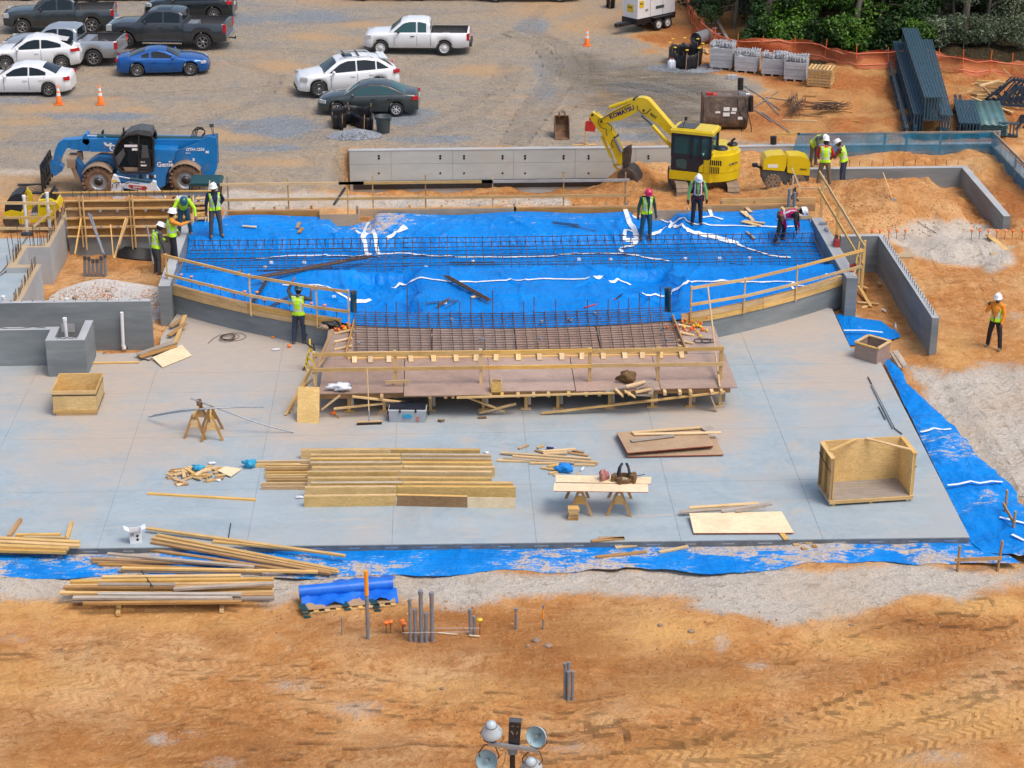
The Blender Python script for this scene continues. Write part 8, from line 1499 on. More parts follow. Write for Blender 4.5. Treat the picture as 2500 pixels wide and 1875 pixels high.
# ---- steel joists and roof deck
_jc={}
def joists(label,f,r_,n,sp,dep,mat='joist_blue',grp=''):
 pf,pr=P(*t_('a4',f[0],f[1]),f[2]),P(*t_('a4',r_[0],r_[1]),r_[2]); pf=pf if pf.y>77.9 else pr+(pf-pr)*((pr.y-77.9)/(pr.y-pf.y)); d=(pr-pf); L=round(d.length,1); s_=V((d.y,-d.x,0)).normalized(); key=(L,dep,mat)
 if key not in _jc:
  def chord(z):b=MB(); [b.box((0,y,z),(L,.045,.05)) for y in (-.035,.035)]; return b.mesh('chord',mat)
  b=MB(); m_=int(L/.55)
  for i in range(m_):x=-L/2+L*i/m_; b.bar((x,0,-.04 if i%2 else-dep+.04),(x+L/m_,0,-dep+.04 if i%2 else-.04),.028,.028)
  b.bar((-L/2+.03,0,-.03),(-L/2+.03,0,-dep+.03),.04,.04); b.bar((L/2-.03,0,-.03),(L/2-.03,0,-dep+.03),.04,.04)
  _jc[key]=(chord(0),chord(-dep),b.mesh('web',mat))
 for i in range(n):
  o=s_*(i-(n-1)/2)*sp; fr_=frame(pf+o,pr+o); J=mk('steel_joist',None,None,fr_,label=label,cat='joist',group=grp or label)
  for nm,me_ in zip(('top_chord','bottom_chord','web'),_jc[key]):mk(nm,me_,J,MX.Translation((0,0,0)),local=True)
joists('blue grey open web joist in the tall top bundle by the trees',(1460,850,2.25),(1248,240,2.25),6,.125,.95); joists('blue grey open web joist in the lower left bundle by the trees',(1330,962,1.5),(1147,352,1.5),4,.12,.9); joists('blue grey joist lying left of the joist bundles',(1262,1080,1.0),(1085,420,1.0),2,.35,.45); joists('blue grey open web joist in the right bundle by the trees',(1575,1022,1.5),(1395,336,1.5),4,.12,.9); joists('blue grey joist in the short bundle behind the blue netting',(1800,1180,1.15),(1705,845,1.15),7,.13,.6); joists('dark joist at the left of the short bundle',(1690,1100,1.0),(1650,800,1.1),2,.2,.5,'joist_dark'); joists('grey joist at the right end of the stores',(2130,1250,1.1),(2085,1030,1.1),6,.14,.5)
for k,(f,r_) in enumerate((((1980,1150,1.05),(1880,850,1.05)),)):
 pf,pr=P(*t_('a4',f[0],f[1]),f[2]),P(*t_('a4',r_[0],r_[1]),r_[2])
 pf=pf if pf.y>77.9 else pr+(pf-pr)*((pr.y-77.9)/(pr.y-pf.y))
 for i in range(7):
  m=frame(pf,pr); L=(pr-pf).length; b=MB(); pts=[]
  for s_ in range(18):y=-.5+s_/17; pts.append((y,.035 if s_%4 in (0,1) else 0))
  b.grid(2,len(pts),lambda a,c:(L*(a-.5),pts[c][0]*1.25,pts[c][1])); o=mk('roof_deck_sheet',b.mesh('roof_deck_sheet','deck_green'),None,MX.Translation((random.uniform(-.03,.03),0,-.07*i))@m,label='green ribbed roof deck sheet in the stack behind the netting',cat='roof deck',group='green roof deck stack'); o.modifiers.new('s','SOLIDIFY').thickness=.004
for k,(pts,l_) in enumerate((([(1885,840),(2120,672),(2300,690),(2300,840)],'dark blue steel truss at the right edge, rear one'),([(2000,880),(2150,740),(2300,740),(2300,900)],'dark blue steel truss at the right edge, middle one'),([(2100,1160),(2212,1000),(2300,1000),(2300,1160)],'dark blue steel truss at the right edge, front one'))):
 y=(83.5,82.0,79.6)[k]; w_=[ta('a4',*p,y) for p in pts]; T_=thing('steel_truss',l_,'truss',w_[0])
 for i in range(4):board(w_[i],w_[(i+1)%4],.08,.1,'chord','joist_dark',T_)
 for i in range(1,7):board(w_[0].lerp(w_[3],i/7),w_[1].lerp(w_[2],((i+1)%7)/7) if i>1 else w_[0].lerp(w_[1],.5),.05,.05,'web','joist_dark',T_); board(w_[0].lerp(w_[3],i/7)+V((0,.6,0)),w_[1].lerp(w_[2],i/7)+V((0,.6,0)),.05,.05,'web','joist_dark',T_)
 for i in range(5):a_=w_[0].lerp(w_[3],.2+i*.18); board(a_,a_+V((0,1.4,0)),.06,.08,'purlin','joist_dark',T_)
lumpx('pale timber in the heap beside the dark trusses',[(2385,197,2455,202,1.3,1.3),(2372,206,2440,208,1.1,1.1),(2380,214,2440,216,1.0,1.0),(2392,210,2440,196,1.5,1.6),(2366,226,2430,226,.8,.8),(2375,220,2430,222,.9,.9),(2385,232,2432,236,.8,.8),(2372,238,2472,275,.9,.7),(2450,168,2472,190,1.6,1.2),(2396,208,2416,228,1.4,.9),(2380,203,2460,208,1.2,1.2),(2370,232,2425,232,.6,.6),(2384,238,2440,242,.6,.6)],('pine','pine_pale','pine'),.12,.06)
# ---- orange safety fence
fp=[PG(u,v_,ZY) for u,v_ in ((1672,-14),(1680,30),(1688,62),(1712,92),(1748,116),(1800,134),(1860,138),(1940,144),(2013,148),(2090,165),(2168,166),(2225,166),(2290,172),(2350,178),(2415,180),(2470,188),(2540,196))]
OF=thing('safety_fence','sagging orange mesh safety fence along the edge of the wood','fence',fp[8]); L_=[]
for a_,c_ in zip(fp,fp[1:]):
 n=max(2,int((c_-a_).length/.25)); L_+=[a_.lerp(c_,i/n) for i in range(n)]
b=MB(); hts=[0,.22,.45,.68,.86,.98]; b.grid(len(L_),6,lambda i,j:V((L_[i].x+.05*math.sin(i*.9+j),L_[i].y+.10*math.sin(i*.37+j*.8)-.1*(j==0),gz(L_[i].x,L_[i].y)+hts[j]*(.82+.1*math.sin(i*.23)+.06*math.sin(i*.71))))); b.build('mesh','orange_net',OF)
for j in (1,4):b=MB(); b.tube([V((L_[i].x,L_[i].y-.05+.10*math.sin(i*.37+j*.8),gz(L_[i].x,L_[i].y)+hts[j]*(.82+.1*math.sin(i*.23)))) for i in range(0,len(L_),2)],.022,4); b.build('selvedge','pinkcap',OF)
for i in range(0,len(fp)):p=fp[i]; stick(V((p.x,p.y,gz(p.x,p.y)-.1)),V((p.x+random.uniform(-.08,.08),p.y,gz(p.x,p.y)+random.uniform(.95,1.15))),.018,'post','orange',OF,n=5)
for i,(u,v_) in enumerate(((1729,5),(1722,18),(1727,30),(1732,42),(1738,60),(1746,72),(1755,86),(1762,100))):p=PG(u,v_,ZY); lump('pale sandbag in the line beside the leaning rail',p,.14,.1,.12,'bag_white','sandbag','sandbag',i,.1,group='line of sandbags by the fence')
lumpx('galvanised rail running down the slope beside the sandbags',[(1726,4,1788,118,ZY+.5,ZY+.3)],('pine_grey',),.14,.1)
# ---- blue debris netting on the wall top
BN=thing('netting_rail','timber guard rail hung with blue debris netting on the far right retaining wall','railing',(13,76.7,.5)); y=76.75
xl,xr=ta('a4',300,1125,y).x,ta('a4',1995,1120,y).x; zt=ta('a4',1200,1122,y).z; zm=ta('a4',1200,1240,y).z; zb_=ta('a4',1200,1352,y).z
board((xl-.9,y,zt),(xl+.1,y,zt),.04,.1,'rail','pine',BN)
for xa,xb in ((xl+6.0,xr),(xl,xl+6.0)):board((xa,y,zt),(xb,y,zt),.04,.1,'rail','pine_grey',BN)
board((xl+5.9,y,zm),(xr,y,zm),.04,.12,'rail','pine_grey',BN)
for x in (1030,1215,1500,1990):px=ta('a4',x,1300,y).x; board((px,y+.06,zb_-.1),(px,y+.06,zt+.04),.09,.06,'post','pine_grey',BN,up=(0,1,0))
yl=[(20.0,76.75),(20.0,73.5),(20.02,70.2)]
for z in (zt,zm):board((20.0,76.7,z),(20.0,70.0,z+.05),.04,.1,'rail','pine_grey',BN)
for yy in (73.4,70.4):board((20.05,yy,zb_),(20.05,yy,zt+.05),.06,.09,'post','pine_grey',BN,up=(0,1,0))
b=MB(); xs_=np.linspace(xl,xr,60); b.grid(60,7,lambda i,j:V((xs_[i]-(.3*(6-j)/6 if i==0 else 0),y-.05-.03*math.sin(i*.8+j*.5),zb_+(zt-zb_)*j/6+.02*math.sin(i*.6)))); b.build('netting','blue_net',BN)
b=MB(); ys_=np.linspace(76.7,70.0,26); b.grid(26,7,lambda i,j:V((19.93+.03*math.sin(i+j*.5),ys_[i],zb_-.2+(zt-zb_+.2)*j/6))); b.build('netting','blue_net',BN)
# ---- wood behind the fence
def leaf_mat(name,c1,c2):
 m,nt,bs=_new(name); bs.inputs['Roughness'].default_value=.5; bs.inputs['Specular IOR Level'].default_value=.3
 at=N(nt,'Attribute',attribute_name='tone').outputs['Fac']; lk(nt,mixc(nt,at,c1,c2),bs.inputs['Base Color']); bs.inputs['Subsurface Weight'].default_value=0
 try:bs.inputs['Transmission Weight'].default_value=0
 except Exception:pass
 return m
leaf_mat('leaf_green',(.02,.06,.008),(.115,.245,.022)); leaf_mat('leaf_dark',(.008,.028,.006),(.03,.075,.012)); leaf_mat('leaf_olive',(.035,.065,.03),(.21,.25,.15)); simple('bark',(.15,.12,.09),(.27,.23,.185),scale=5,rough=.9,bmp=.02,bscale=12,stretch=(1,1,.25))
def leaves(cl,n,s0,s1,rs,narrow=1.0):
 cl=np.array(cl); w_=cl[:,3]**2; idx=rs.choice(len(cl),n,p=w_/w_.sum()); d=rs.normal(size=(n,3)); d/=np.linalg.norm(d,axis=1)[:,None]; r_=cl[idx,3]*rs.random(n)**.4; c=cl[idx,:3]+d*r_[:,None]*np.array([1,1,.8]); c[:,2]=np.maximum(c[:,2],.1)
 nr=d*.6+rs.normal(size=(n,3))*.6+np.array([0,0,.7]); nr/=np.linalg.norm(nr,axis=1)[:,None]; t=np.cross(nr,rs.normal(size=(n,3))); t/=np.linalg.norm(t,axis=1)[:,None]; bt=np.cross(nr,t); s_=rs.uniform(s0,s1,n)[:,None]
 v_=np.stack([c-t*s_,c+bt*s_*.45*narrow,c+t*s_,c-bt*s_*.45*narrow],1).reshape(-1,3); f=np.arange(4*n).reshape(n,4); tone=np.repeat(np.clip(rs.normal(.45,.28,n)+.25*(rs.random(len(cl))[idx]-.5)*2,0,1),4); return v_,f,tone
def crown(name,v_,f,tone,mat,parent):
 iv=np.array(WM[parent].inverted()); v_=v_@iv[:3,:3].T+iv[:3,3]; me=bpy.data.meshes.new(name); me.from_pydata(v_.tolist(),[],f.tolist()); me.attributes.new('tone','FLOAT','POINT').data.foreach_set('value',tone.astype(np.float32)); me.materials.append(MT(mat)); me.update(); return mk(name,me,parent,MX.Identity(4),local=True)
def tree(label,x,y,h,r_,mat,n,seed,lean=0.0,low=.6,tr=.16,grp='trees of the wood behind the fence',s0=.07,s1=.15,nar=1.0):
 rs=np.random.default_rng(seed); z0=gz(x,y)-.1; T_=thing('tree',label,'tree',(x,y,z0),group=grp); b=MB(); pts=[V((x+lean*t*h*.3+.12*math.sin(t*5+seed),y+.1*math.cos(t*4+seed),z0+h*t)) for t in np.linspace(0,1,8)]; b.tube(pts,[tr*(1-.75*t) for t in np.linspace(0,1,8)],9)
 cl=[]
 for k in range(16):
  a=rs.uniform(0,6.28); t=(rs.uniform(.5,5.0) if k<9 else rs.uniform(5,h))/h if h>5 else rs.uniform(.12,.98); t=min(t,.98); p=V((x+lean*t*h*.3,y,z0+h*t)); rr=r_*rs.uniform(.4,1.0)*(1.1-.5*t); q=p+V((math.cos(a)*rr,math.sin(a)*rr,rs.uniform(-.3,.5)))
  b.tube([p,p.lerp(q,.5)+V((0,0,.1)),q],[tr*.3,tr*.2,tr*.08],5)
  if q.z-z0>low:cl.append((*q,r_*rs.uniform(.28,.5))); cl.append((*(p.lerp(q,.6)+V((rs.uniform(-.4,.4),rs.uniform(-.4,.4),rs.uniform(-.2,.4)))),r_*rs.uniform(.22,.4)))
 if not cl:cl=[(x,y,z0+h*.8,r_*.5)]
 b.build('trunk','bark',T_); crown('crown',*leaves(cl,n,s0,s1,rs,nar),mat,T_)
fy=lambda u:PG(u,128 if u>1850 else 100,ZY).y
kinds=['bright green broadleaf tree','dark green tree','grey green olive leaved tree']
for i,(u,dy,h,r_,kd,ln) in enumerate(((1800,3.0,7,2.0,1,0),(1868,1.4,8,1.3,1,.1),(1935,2.0,5,2.0,0,0),(1990,1.6,4.2,1.9,0,0),(2060,2.6,6,2.2,0,0),(2092,1.2,9,1.2,0,.25),(2150,2.2,6,2.1,1,0),(2215,3.2,7,2.2,1,0),(2282,2.2,8,1.6,1,0),(2330,2.6,6,2.2,2,0),(2356,1.3,9,1.6,2,.25),(2420,2.0,6,2.2,2,0),(2470,1.6,5.5,2.2,2,0),(2540,2.4,6,2.3,2,0),(1830,6,9,2.6,1,0),(1950,6.5,10,2.8,1,0),(2080,6.5,10,2.8,1,0),(2200,7,10,2.8,1,0),(2330,7,10,2.8,1,0),(2460,7,10,2.8,1,0),(2590,6,9,2.8,1,0),(1780,10,9,2.8,1,0),(1900,11,10,3,1,0),(2030,11,10,3,1,0),(2160,11,10,3,1,0),(2290,11,10,3,1,0),(2420,11,10,3,1,0),(2550,11,10,3,1,0))):
 p=PG(u,130,ZY); y=(P(2100,125,ZY).y if u>1850 else P(2100,110,ZY).y)+dy; x=p.x+(y-p.y)*.20*((u-1050)/1250)
 tree('%s in the %s row of the wood behind the safety fence'%(kinds[kd],'front' if i<14 else ('second' if i<21 else 'rear')),x,y,h,r_,('leaf_green','leaf_dark','leaf_olive')[kd],(6500 if i<14 else 6500),100+i,ln,.25 if kd!=1 else.5,.10 if i not in (1,5,8,10) else.19,s0=.06 if kd!=2 else.05,s1=.13 if kd!=2 else.12,nar=1.1 if kd!=2 else.55)
for i,u in enumerate((1830,1905,1960,2010,2070,2120,2180,2250,2310,2370,2430,2500)):
 p=PG(u,134,ZY); y=p.y+.7 if u<1900 else P(2100,132,ZY).y+.5; S_=thing('shrub','grey green shrub at the foot of the wood' if u>2290 else 'green shrub at the foot of the wood','shrub',(p.x,y,gz(p.x,y)),group='shrubs behind the safety fence'); rs=np.random.default_rng(300+i); cl=[(p.x+rs.uniform(-.7,.7),y+rs.uniform(-.2,.5),gz(p.x,y)+rs.uniform(.3,1.4),rs.uniform(.35,.6)) for _ in range(9)]
 crown('foliage',*leaves(cl,2400,.05,.12,rs,.6 if u>2290 else 1),'leaf_olive' if u>2290 else ('leaf_green' if i%3 else 'leaf_dark'),S_); b=MB(); b.tube([(p.x,y,gz(p.x,y)-.1),(p.x+.1,y,gz(p.x,y)+.9)],[.04,.02],5); b.build('stem','bark',S_)
 # ---- light tower at the bottom edge
def zl(x,y):return (1150+x*.10850,1730+y*.1085)
YLT=28.5; LT=thing('light_tower','black light tower mast with four round floodlights at the bottom edge','light tower',(A(1255,1800,YLT).x,YLT,gz(0,33)))
def la(x,y,dy=0.0):return A(*zl(x,y),YLT+dy)
mx=la(930,1000); b=MB(); b.box((mx.x,YLT,mx.z/2-.1),(.09,.09,mx.z+.3)); b.build('mast','black',LT)
tl,bl_=la(870,300),la(845,880); b=MB(); poly(b,[la(862,300),la(1128,318),la(1090,905),la(838,870)],(0,.12,0)); b.build('mast_head','black',LT)
b=MB(); poly(b,[la(885,205,.12),la(1158,235,.12),la(1128,318),la(862,300)],(0,.02,0)); b.build('head_cap','plastic_grey',LT)
for pts in ([(895,505),(925,505),(958,580),(935,585)],[(1035,520),(1058,520),(1030,585),(1010,585)],[(905,390),(970,400),(970,408),(905,398)],[(1030,405),(1080,410),(1080,416),(1030,412)]):b=MB(); poly(b,[la(*p,-.004) for p in pts],(0,.004,0)); b.build('slot','dusty',LT)
b=MB(); b.bar(la(375,785,-.06),la(1510,945,-.06),.06,.065); b.build('cross_arm','galv',LT); b=MB(); b.box(la(935,930,-.03),(.16,.16,.1)); b.build('arm_clamp','plastic_slate',LT)
simple('lamp_shell',(.46,.54,.58),(.40,.48,.53),rough=.35); simple('lamp_inner',(.33,.47,.50),(.40,.54,.57),scale=3,rough=.25)
def lampx(c,nrm,r_,root_pt,label):
 nrm=V(nrm).normalized(); m=MX.Translation(c)@nrm.to_track_quat('Z','Y').to_matrix().to_4x4(); b=MB(); b.lathe([(r_,0),(r_*1.02,-.012),(r_*.86,-.09),(r_*.52,-.19),(r_*.48,-.23),(r_*.3,-.27),(.001,-.285)],28,m); s_=b.build('shade','lamp_shell',LT)
 b=MB(); b.lathe([(r_*.97,-.004),(r_*.84,-.06),(r_*.5,-.15),(.001,-.17)],28,m); b.build('reflector','lamp_inner',s_); b=MB(); b.cyl(m@V((0,0,-.15)),m@V((0,0,-.03)),.03,n=10); b.build('bulb','galv',s_); b=MB(); b.lathe([(r_*.56,-.195),(r_*.58,-.2),(r_*.56,-.21)],24,m); b.build('seam','plastic_grey',s_)
 sd_=nrm.cross(V((0,0,1))).normalized(); b=MB(); rp=V(root_pt); mid=c-nrm*.12
 for e in (-1,1):b.tube([rp,rp+sd_*e*r_*.5+(mid-rp)*.1,mid+sd_*e*(r_*.95)+(rp-mid)*.35,mid+sd_*e*(r_*.72)],.012,5)
 b.build('yoke','rebar',LT)
R_=.185
lampx(la(465,560),(.05,.25,-1),R_,la(420,770,-.06),''); lampx(la(1455,640),(-.45,-.8,.25),R_*1.02,la(1460,905,-.06),''); lampx(la(345,1180),(-.25,-.8,.35),R_*1.05,la(430,800,-.06),''); lampx(la(1360,1330),(.1,.5,-1),R_,la(1440,930,-.06),'')
for pts in ([(700,590),(742,680),(640,780),(600,850),(660,950),(820,900)],[(830,930),(770,1020),(760,1180),(690,1310)],[(1090,930),(1180,1000),(1330,1000)],[(1080,970),(1250,1080),(1440,1150)]):b=MB(); b.tube([la(*p,-.05) for p in pts],.006,5); b.build('cable','rebar',LT)
# ================ PEOPLE
for nm,c in dict(skin=(.30,.16,.10),skin_d=(.12,.065,.045),hair=(.015,.011,.009),jeans=(.035,.055,.10),jeans_t=(.02,.085,.13),dark_cloth=(.022,.02,.024),khaki=(.19,.145,.095),grey_cloth=(.075,.082,.09),navy_cloth=(.012,.016,.045),neon=(.50,.85,.02),orange_cloth=(.85,.30,.03),boot=(.24,.13,.06),boot_d=(.10,.05,.03),green_dk=(.012,.06,.045),green_lt=(.20,.50,.16),red_cloth=(.55,.02,.025),magenta=(.50,.006,.12),maroon=(.20,.012,.03),plaid=(.16,.05,.05),vest_blue=(.02,.09,.40),glove=(.05,.045,.045),silver=(.62,.64,.62)).items():simple('c_'+nm,c,tuple(x*.78 for x in c),scale=9,rough=.85,bmp=.008,bscale=22)
for nm,c in dict(white=(.80,.82,.84),pink=(.62,.02,.09),teal=(.01,.09,.13)).items():simple('hat_'+nm,c,rough=.3,coat=.3)
def capsule(b,p,q,r0,r1,n=10):
 p,q=V(p),V(q); d=(q-p); L=max(d.length,1e-4); d=d/L; b.tube([p-d*r0*.95,p-d*r0*.6,p,p.lerp(q,.5),q,q+d*r1*.6,q+d*r1*.95],[r0*.25,r0*.8,r0,(r0+r1)/2,r1,r1*.8,r1*.25],n)
def person(label,at,rz,H,top,legs,hat,vest=None,pose=None,skin='skin',boots='boot',stripes='silver',sleeves=True,gloves=False,hatrot=(0,0),vestop=None,z=None,belt=None):
 k=H/1.75; po=pose or{}; lean=po.get('lean',0.0); hip=V((0,0,.92+po.get('dz',0))); sp=MX.Rotation(lean,3,'Y'); J={}
 chest=hip+sp@V((0,0,.34)); neck=hip+sp@V((0,0,.55)); hp=po.get('head',(0,0)); hr=sp@MX.Rotation(hp[1],3,'Y')@MX.Rotation(hp[0],3,'Z') if not po.get('level') else MX.Rotation(hp[0],3,'Z')@MX.Rotation(hp[1],3,'Y')
 head=neck+hr@V((.03,0,.17)); bones=[]
 for s_,sd_ in ((1,'l'),(-1,'r')):
  sh_=neck+sp@V((0,s_*.185,-.05)); e,w_=po.get('arm_'+sd_,((.03,s_*.06,-.29),(.10,s_*.02,-.25))); el_=sh_+V(e); wr_=el_+V(w_); J['w'+sd_]=wr_; d=V(w_).normalized()
  bones+=[(neck+sp@V((0,s_*.08,-.03)),sh_,.08,.085,'top'),(sh_,el_,.075,.06,'top'),(el_,wr_,.058,.042,'top' if sleeves else 'skin')]
  pm=wr_+d*.09; side=d.cross(V((0,0,1))); side=side.normalized() if side.length>.1 else V((1,0,0)); up_h=side.cross(d); hm='glove' if gloves else 'skin'
  bones.append((wr_+d*.02,pm,.036,.042,hm))
  for f,(o,L) in enumerate(((-.03,.07),(-.01,.082),(.012,.078),(.032,.06))):kn=pm+side*o+d*.03; bones+=[(kn,kn+d*L*.5-up_h*.012,.0115,.0105,hm),(kn+d*L*.5-up_h*.012,kn+d*L*.8-up_h*.04,.0105,.009,hm)]
  bones.append((wr_+d*.05+side*(-.035*s_),wr_+d*.11+side*(-.075*s_)-up_h*.01,.014,.011,hm))
  hj=hip+V((0,s_*.09,-.02)); kn_,an=po.get('leg_'+sd_,((.03,s_*.03,-.43),(-.03,s_*.02,-.42))); kj=hj+V(kn_); aj=kj+V(an); J['a'+sd_]=aj
  bones+=[(hj,kj,.108,.078,'legs'),(kj,aj,.076,.066,'legs'),(aj+V((0,0,.02)),aj+V((-.03,0,-.035)),.05,.05,'boot'),(aj+V((-.03,0,-.035)),aj+V((.14,s_*.02,-.045)),.048,.04,'boot')]
 bones+=[(hip,hip+sp@V((0,0,.1)),.15,.145,'legs'),(hip+sp@V((0,0,.12)),chest,.145,.165,'top'),(chest+sp@V((0,.06,.05)),chest+sp@V((0,-.06,.05)),.14,.14,'top'),(chest,neck+sp@V((0,0,-.04)),.14,.09,'top'),(neck,neck+hr@V((.01,0,.08)),.055,.052,'skin'),(head+hr@V((-.01,0,.02)),head+hr@V((.005,0,.03)),.098,.098,'skin'),(head,head+hr@V((.035,0,-.06)),.085,.06,'skin'),(head+hr@V((.095,0,-.005)),head+hr@V((.118,0,-.028)),.012,.014,'skin'),(head+hr@V((-.03,0,-.03)),head+hr@V((-.045,0,.04)),.088,.09,'hair')]
 for s_ in (1,-1):bones.append((head+hr@V((-.005,s_*.094,.0)),head+hr@V((-.01,s_*.098,-.025)),.018,.014,'skin'))
 b=MB()
 for p,q,r0,r1,tg in bones:capsule(b,p,q,r0,r1)
 me=bpy.data.meshes.new('p'); me.from_pydata(b.v,[],b.f); ob=bpy.data.objects.new('p',me); COL.objects.link(ob); m=ob.modifiers.new('r','REMESH'); m.mode='VOXEL'; m.voxel_size=.0105; m2=ob.modifiers.new('s','SMOOTH'); m2.factor=.5; m2.iterations=2
 dg=bpy.context.evaluated_depsgraph_get(); em=bpy.data.meshes.new_from_object(ob.evaluated_get(dg)); bpy.data.objects.remove(ob); bpy.data.meshes.remove(me)
 n=len(em.vertices); co=np.empty(n*3); em.vertices.foreach_get('co',co); co=co.reshape(-1,3); nf=len(em.polygons); fc=np.empty(nf*3); em.polygons.foreach_get('center',fc); fc=fc.reshape(-1,3)
 best=np.full(nf,1e9); tag=np.zeros(nf,int); tg_i=dict(top=0,legs=1,skin=2,boot=3,hair=4,glove=5)
 for p,q,r0,r1,tg in bones:
  p_,q_=np.array(p),np.array(q); d=q_-p_; L=max(d@d,1e-9); t=np.clip(((fc-p_)@d)/L,0,1); ds=np.linalg.norm(fc-p_-t[:,None]*d,axis=1)-(r0+(r1-r0)*t); sel=ds<best; best[sel]=ds[sel]; tag[sel]=tg_i[tg]
 low=min(J['al'].z,J['ar'].z)-.09; g0=V(at); root=thing('person',label,'person',g0,rz)
 S_=MX.Diagonal((k,k,k,1))@MX.Translation((0,0,-low))
 em.transform(S_); em.name='body'
 for mt in ('c_'+top,'c_'+legs,'c_'+skin,'c_'+boots,'c_hair','c_glove'):em.materials.append(MT(mt))
 em.polygons.foreach_set('material_index',tag.astype(np.int32)); em.polygons.foreach_set('use_smooth',np.ones(nf,bool)); em.update(); body=mk('body',em,root,MX.Identity(4),local=True)
 if vest:
  inv=np.array(sp.inverted()); lc=(fc-np.array(hip))@inv.T; nr=np.empty(nf*3); em.polygons.foreach_get('normal',nr); vn=np.empty(n*3); em.vertices.foreach_get('normal',vn); vn=vn.reshape(-1,3)
  sel=(tag<=1)&(lc[:,2]>-.02)&(lc[:,2]<.56)&(np.abs(lc[:,1])<.205-.02*(lc[:,2]>.3))&(np.linalg.norm(fc-np.array(neck),axis=1)>.085)
  arm=np.zeros(nf,bool)
  for sd_ in 'lr':
   e,w_=po.get('arm_'+sd_,((.03,.06 if sd_=='l' else-.06,-.29),(0,0,0))); s_=1 if sd_=='l' else-1; sh_=np.array(neck+sp@V((0,s_*.185,-.05))); d=np.array(V(e)); t=((fc-sh_)@d)/(d@d); arm|=(t>.12)&(t<1.3)&(np.linalg.norm(fc-sh_-np.clip(t,0,1)[:,None]*d,axis=1)<.085)&(np.abs(lc[:,1])>.13)
  sel&=~arm
  if vestop:sel&=~((lc[:,0]>.02)&(np.abs(lc[:,1])<.02+vestop*np.clip(lc[:,2]-.1,0,1)))
  idx=np.nonzero(sel)[0]; used={}; vs=[]; fs=[]; mi=[]
  for f in idx:
   row=[]
   for vi in em.polygons[int(f)].vertices:
    if vi not in used:used[vi]=len(vs); vs.append(np.array(em.vertices[vi].co)+vn[vi]*.016)
    row.append(used[vi])
   fs.append(tuple(row)); z_,y_=lc[f,2],abs(lc[f,1]); st=(.10<z_<.16) or (y_>.075 and y_<.125 and z_>.14); mi.append(1 if st else 0)
  vb=MB(); vb.v=[tuple(p) for p in vs]; vb.f=fs; vb.m=mi; vb.sm=[True]*len(fs); vm=vb.mesh('vest',['c_'+vest,'c_'+stripes]); mk('vest',vm,root,MX.Identity(4),local=True)
 hm_=S_@MX.Translation(head+hr@V((.0,0,.045)))@hr.to_4x4()
 if hat:
  b=MB(); b.lathe([(.148,-.012),(.145,-.002),(.128,.006),(.125,.05),(.108,.10),(.068,.135),(.001,.148)],22,MX.Identity(4)); b.v=[tuple(V((x*1.12,y*.95,z))) for x,y,z in b.v]; b.bar((-.13,0,.10),(.13,0,.10),.03,.06); b.v=[tuple(hm_@V(p)) for p in b.v]; b.build('hard_hat',hat,root,local=True)
 for s_ in (1,-1):b=MB(); b.lathe([(.001,.012),(.011,.006),(.012,0)],8,S_@MX.Translation(head+hr@V((.088,s_*.034,.012)))@hr.to_4x4()@MX.Rotation(R(90),4,'Y')); b.build('eye','black',root,local=True)
 if belt:b=MB(); b.lathe([(.15,-.04),(.165,-.04),(.165,.05),(.15,.05)],20,S_@MX.Translation(hip+V((0,0,.06)))); [b.box(S_@(hip+V((math.cos(a)*.17,math.sin(a)*.18,-.02))),(.1,.1,.2)) for a in (1.3,-1.3,2.4)]; b.build('tool_belt',belt,root,local=True)
 return root
def hgt(u_,v_t,p):return A(u_,v_t,p.y).z-p.z
def stand(u,v_,z=None,on=None):p=on_tarp(u,v_) if on=='tarp' else (P(u,v_,z) if z is not None else PG(u,v_,0)); return p
CAMD=R(-90)
p=stand(1577,585,on='tarp'); person('person in a red hard hat, lime vest and jeans standing on the blue sheet',p,R(-75),1.82,'green_dk','jeans_t','hat_pink','neon',dict(head=(.1,.5),arm_l=((.02,.09,-.29),(.06,.02,-.25)),arm_r=((.0,-.1,-.28),(.05,-.03,-.25)),leg_l=((.05,.03,-.43),(-.02,.0,-.42)),leg_r=((-.02,-.05,-.43),(-.04,-.03,-.42))),gloves=True,vestop=.12,skin='skin_d',boots='boot_d')
p=stand(1700,548,on='tarp'); person('person in a white hard hat and maroon vest standing on the rear sheet',p,R(-88),1.84,'green_lt','dark_cloth','hat_white','maroon',dict(head=(0,.65),arm_l=((.0,.1,-.29),(.04,.02,-.25)),arm_r=((.0,-.1,-.29),(.04,-.02,-.25))),gloves=True,vestop=.1,belt='black',boots='boot_d')
p=stand(1905,592,on='tarp'); person('person in a magenta vest bending over the rear rebar mat',p,R(-15),1.80,'dark_cloth','dark_cloth','hat_white','magenta',dict(lean=1.25,head=(.2,-.1),arm_l=((.05,.05,-.3),(.06,-.02,-.25)),arm_r=((.02,-.05,-.3),(.05,.02,-.25)),leg_l=((.10,.04,-.42),(-.06,.0,-.42)),leg_r=((-.06,-.06,-.43),(-.10,-.02,-.40))),belt='brown_cloth')
p=stand(528,578,on='tarp'); person('person in a white hard hat and open lime vest at the rear left stage corner',p,R(-70),1.86,'navy_cloth','grey_cloth','hat_white','neon',dict(head=(-.5,.1),arm_l=((-.10,.14,-.25),(.05,-.16,-.17)),arm_r=((.0,-.08,-.29),(.02,-.02,-.25)),leg_l=((.02,.06,-.43),(-.02,.03,-.42)),leg_r=((.02,-.05,-.43),(-.02,-.03,-.42))),vestop=.22,skin='skin_d')
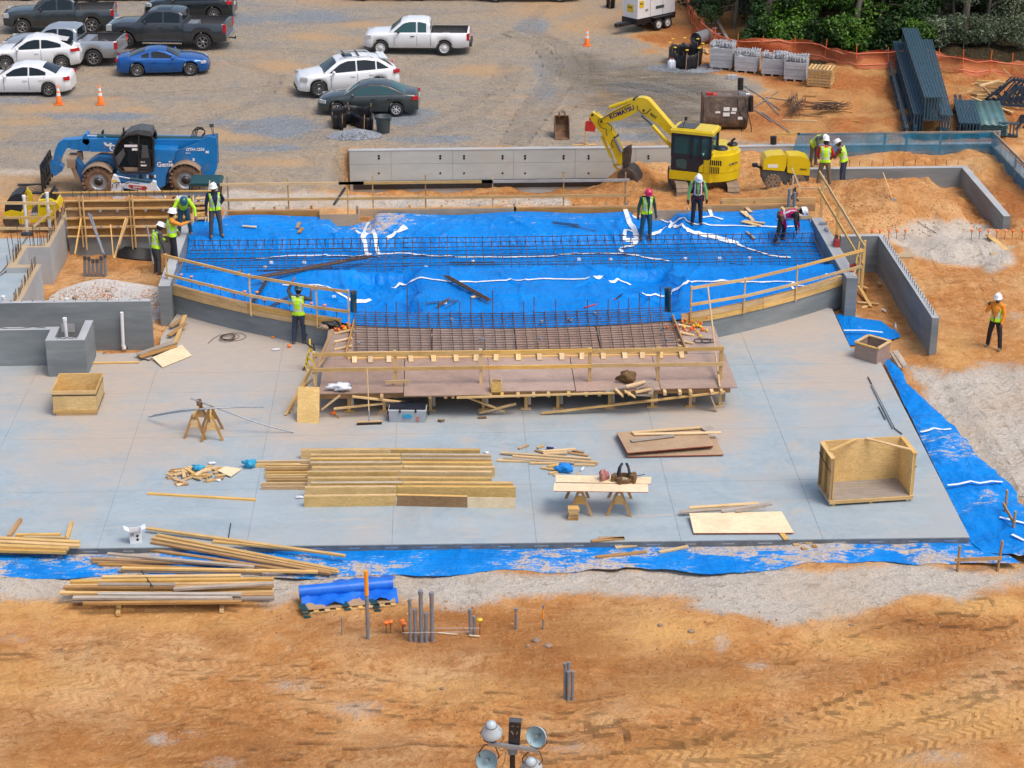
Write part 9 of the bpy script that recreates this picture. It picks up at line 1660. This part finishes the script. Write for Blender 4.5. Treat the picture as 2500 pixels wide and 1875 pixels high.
p=P(452,573,.98); person('person in a neon shirt and blue hard hat stooping over the left stage wall',p,R(-80),1.80,'neon','jeans_t','hat_teal',None,dict(lean=.75,head=(0,.5),arm_l=((.10,.16,-.24),(.10,.02,-.24)),arm_r=((.12,-.16,-.22),(.12,-.02,-.22)),leg_l=((.10,.06,-.42),(-.10,.05,-.40)),leg_r=((.10,-.06,-.42),(-.10,-.05,-.40))),gloves=False)
p=P(425,642,.80); person('person in a lime vest over an orange shirt pointing with the right arm',p,R(20),1.82,'orange_cloth','dark_cloth','hat_white','neon',dict(head=(.2,.15),arm_l=((.10,.10,-.25),(.12,-.05,-.2)),arm_r=((.24,-.06,-.12),(.25,.04,.04)),leg_l=((.03,.03,-.43),(-.06,.02,-.42)),leg_r=((.04,-.03,-.43),(.02,-.02,-.42))),stripes='silver')
p=PG(385,668,-.2); p.z=gz(p.x,p.y); person('person in a grey shirt and lime vest working down in the left pit',p,R(35),1.78,'grey_cloth','grey_cloth','hat_white','neon',dict(lean=.2,head=(-.3,.3),arm_l=((.14,.06,-.26),(.2,-.04,-.12)),arm_r=((.0,-.08,-.29),(.06,-.02,-.25))),skin='skin_d')
p=P(732,838,.01); person('person in a lime vest and dark blue hard hat leaning at the curved wall',p,R(80),1.80,'grey_cloth','jeans','hat_teal','neon',dict(lean=.1,head=(-.3,.1),arm_l=((.10,.14,.18),(.10,-.10,.22)),arm_r=((.18,-.16,-.10),(.18,.02,.18)),leg_l=((.02,.06,-.43),(-.06,.02,-.42)),leg_r=((.05,-.03,-.43),(-.02,-.02,-.42))))
p=PG(2425,850,-.2); person('person in an orange shirt and lime vest phoning on the dirt at the right edge',p,R(-130),1.74,'orange_cloth','dark_cloth','hat_white','neon',dict(head=(.3,.1),arm_r=((.06,-.12,-.25),(.08,.08,.24)),arm_l=((.02,.08,-.29),(.10,-.02,-.24)),leg_l=((.05,.10,-.42),(.02,.06,-.42)),leg_r=((.0,-.08,-.43),(-.04,-.05,-.42))),vestop=.42,skin='skin_d',boots='khaki')
for (x,yb_,l_,rz,tp_,lg,vs_,ps,h) in ((430,1398,'person in a grey shirt and lime vest bending at the netting, left of the three',R(-60),'grey_cloth','khaki','neon',dict(lean=.95,head=(0,.4),dz=.0,arm_l=((.10,.08,-.26),(.14,-.04,-.18)),arm_r=((.12,-.08,-.26),(.14,.04,-.18))),1.75),(520,1575,'person in a red shirt and lime vest seen from behind, middle of the three',R(80),'red_cloth','khaki','neon',dict(lean=.12,head=(0,.3),arm_l=((.10,.10,-.26),(.16,-.04,-.14)),arm_r=((.10,-.10,-.26),(.16,.04,-.14)),leg_l=((.02,.08,-.43),(-.02,.05,-.42)),leg_r=((.02,-.08,-.43),(-.02,-.05,-.42))),1.80),(680,1560,'person in a plaid shirt and lime vest, right of the three beside the compactor',R(150),'plaid','jeans','neon',dict(lean=.3,head=(.2,.3),arm_l=((.14,.06,-.25),(.16,-.06,-.1)),arm_r=((.1,-.08,-.27),(.14,.04,-.16))),1.78)):
 p=PG(*t_('a4',x,yb_),.1); person(l_,p,rz,h,tp_,lg,'hat_white',vs_,ps)
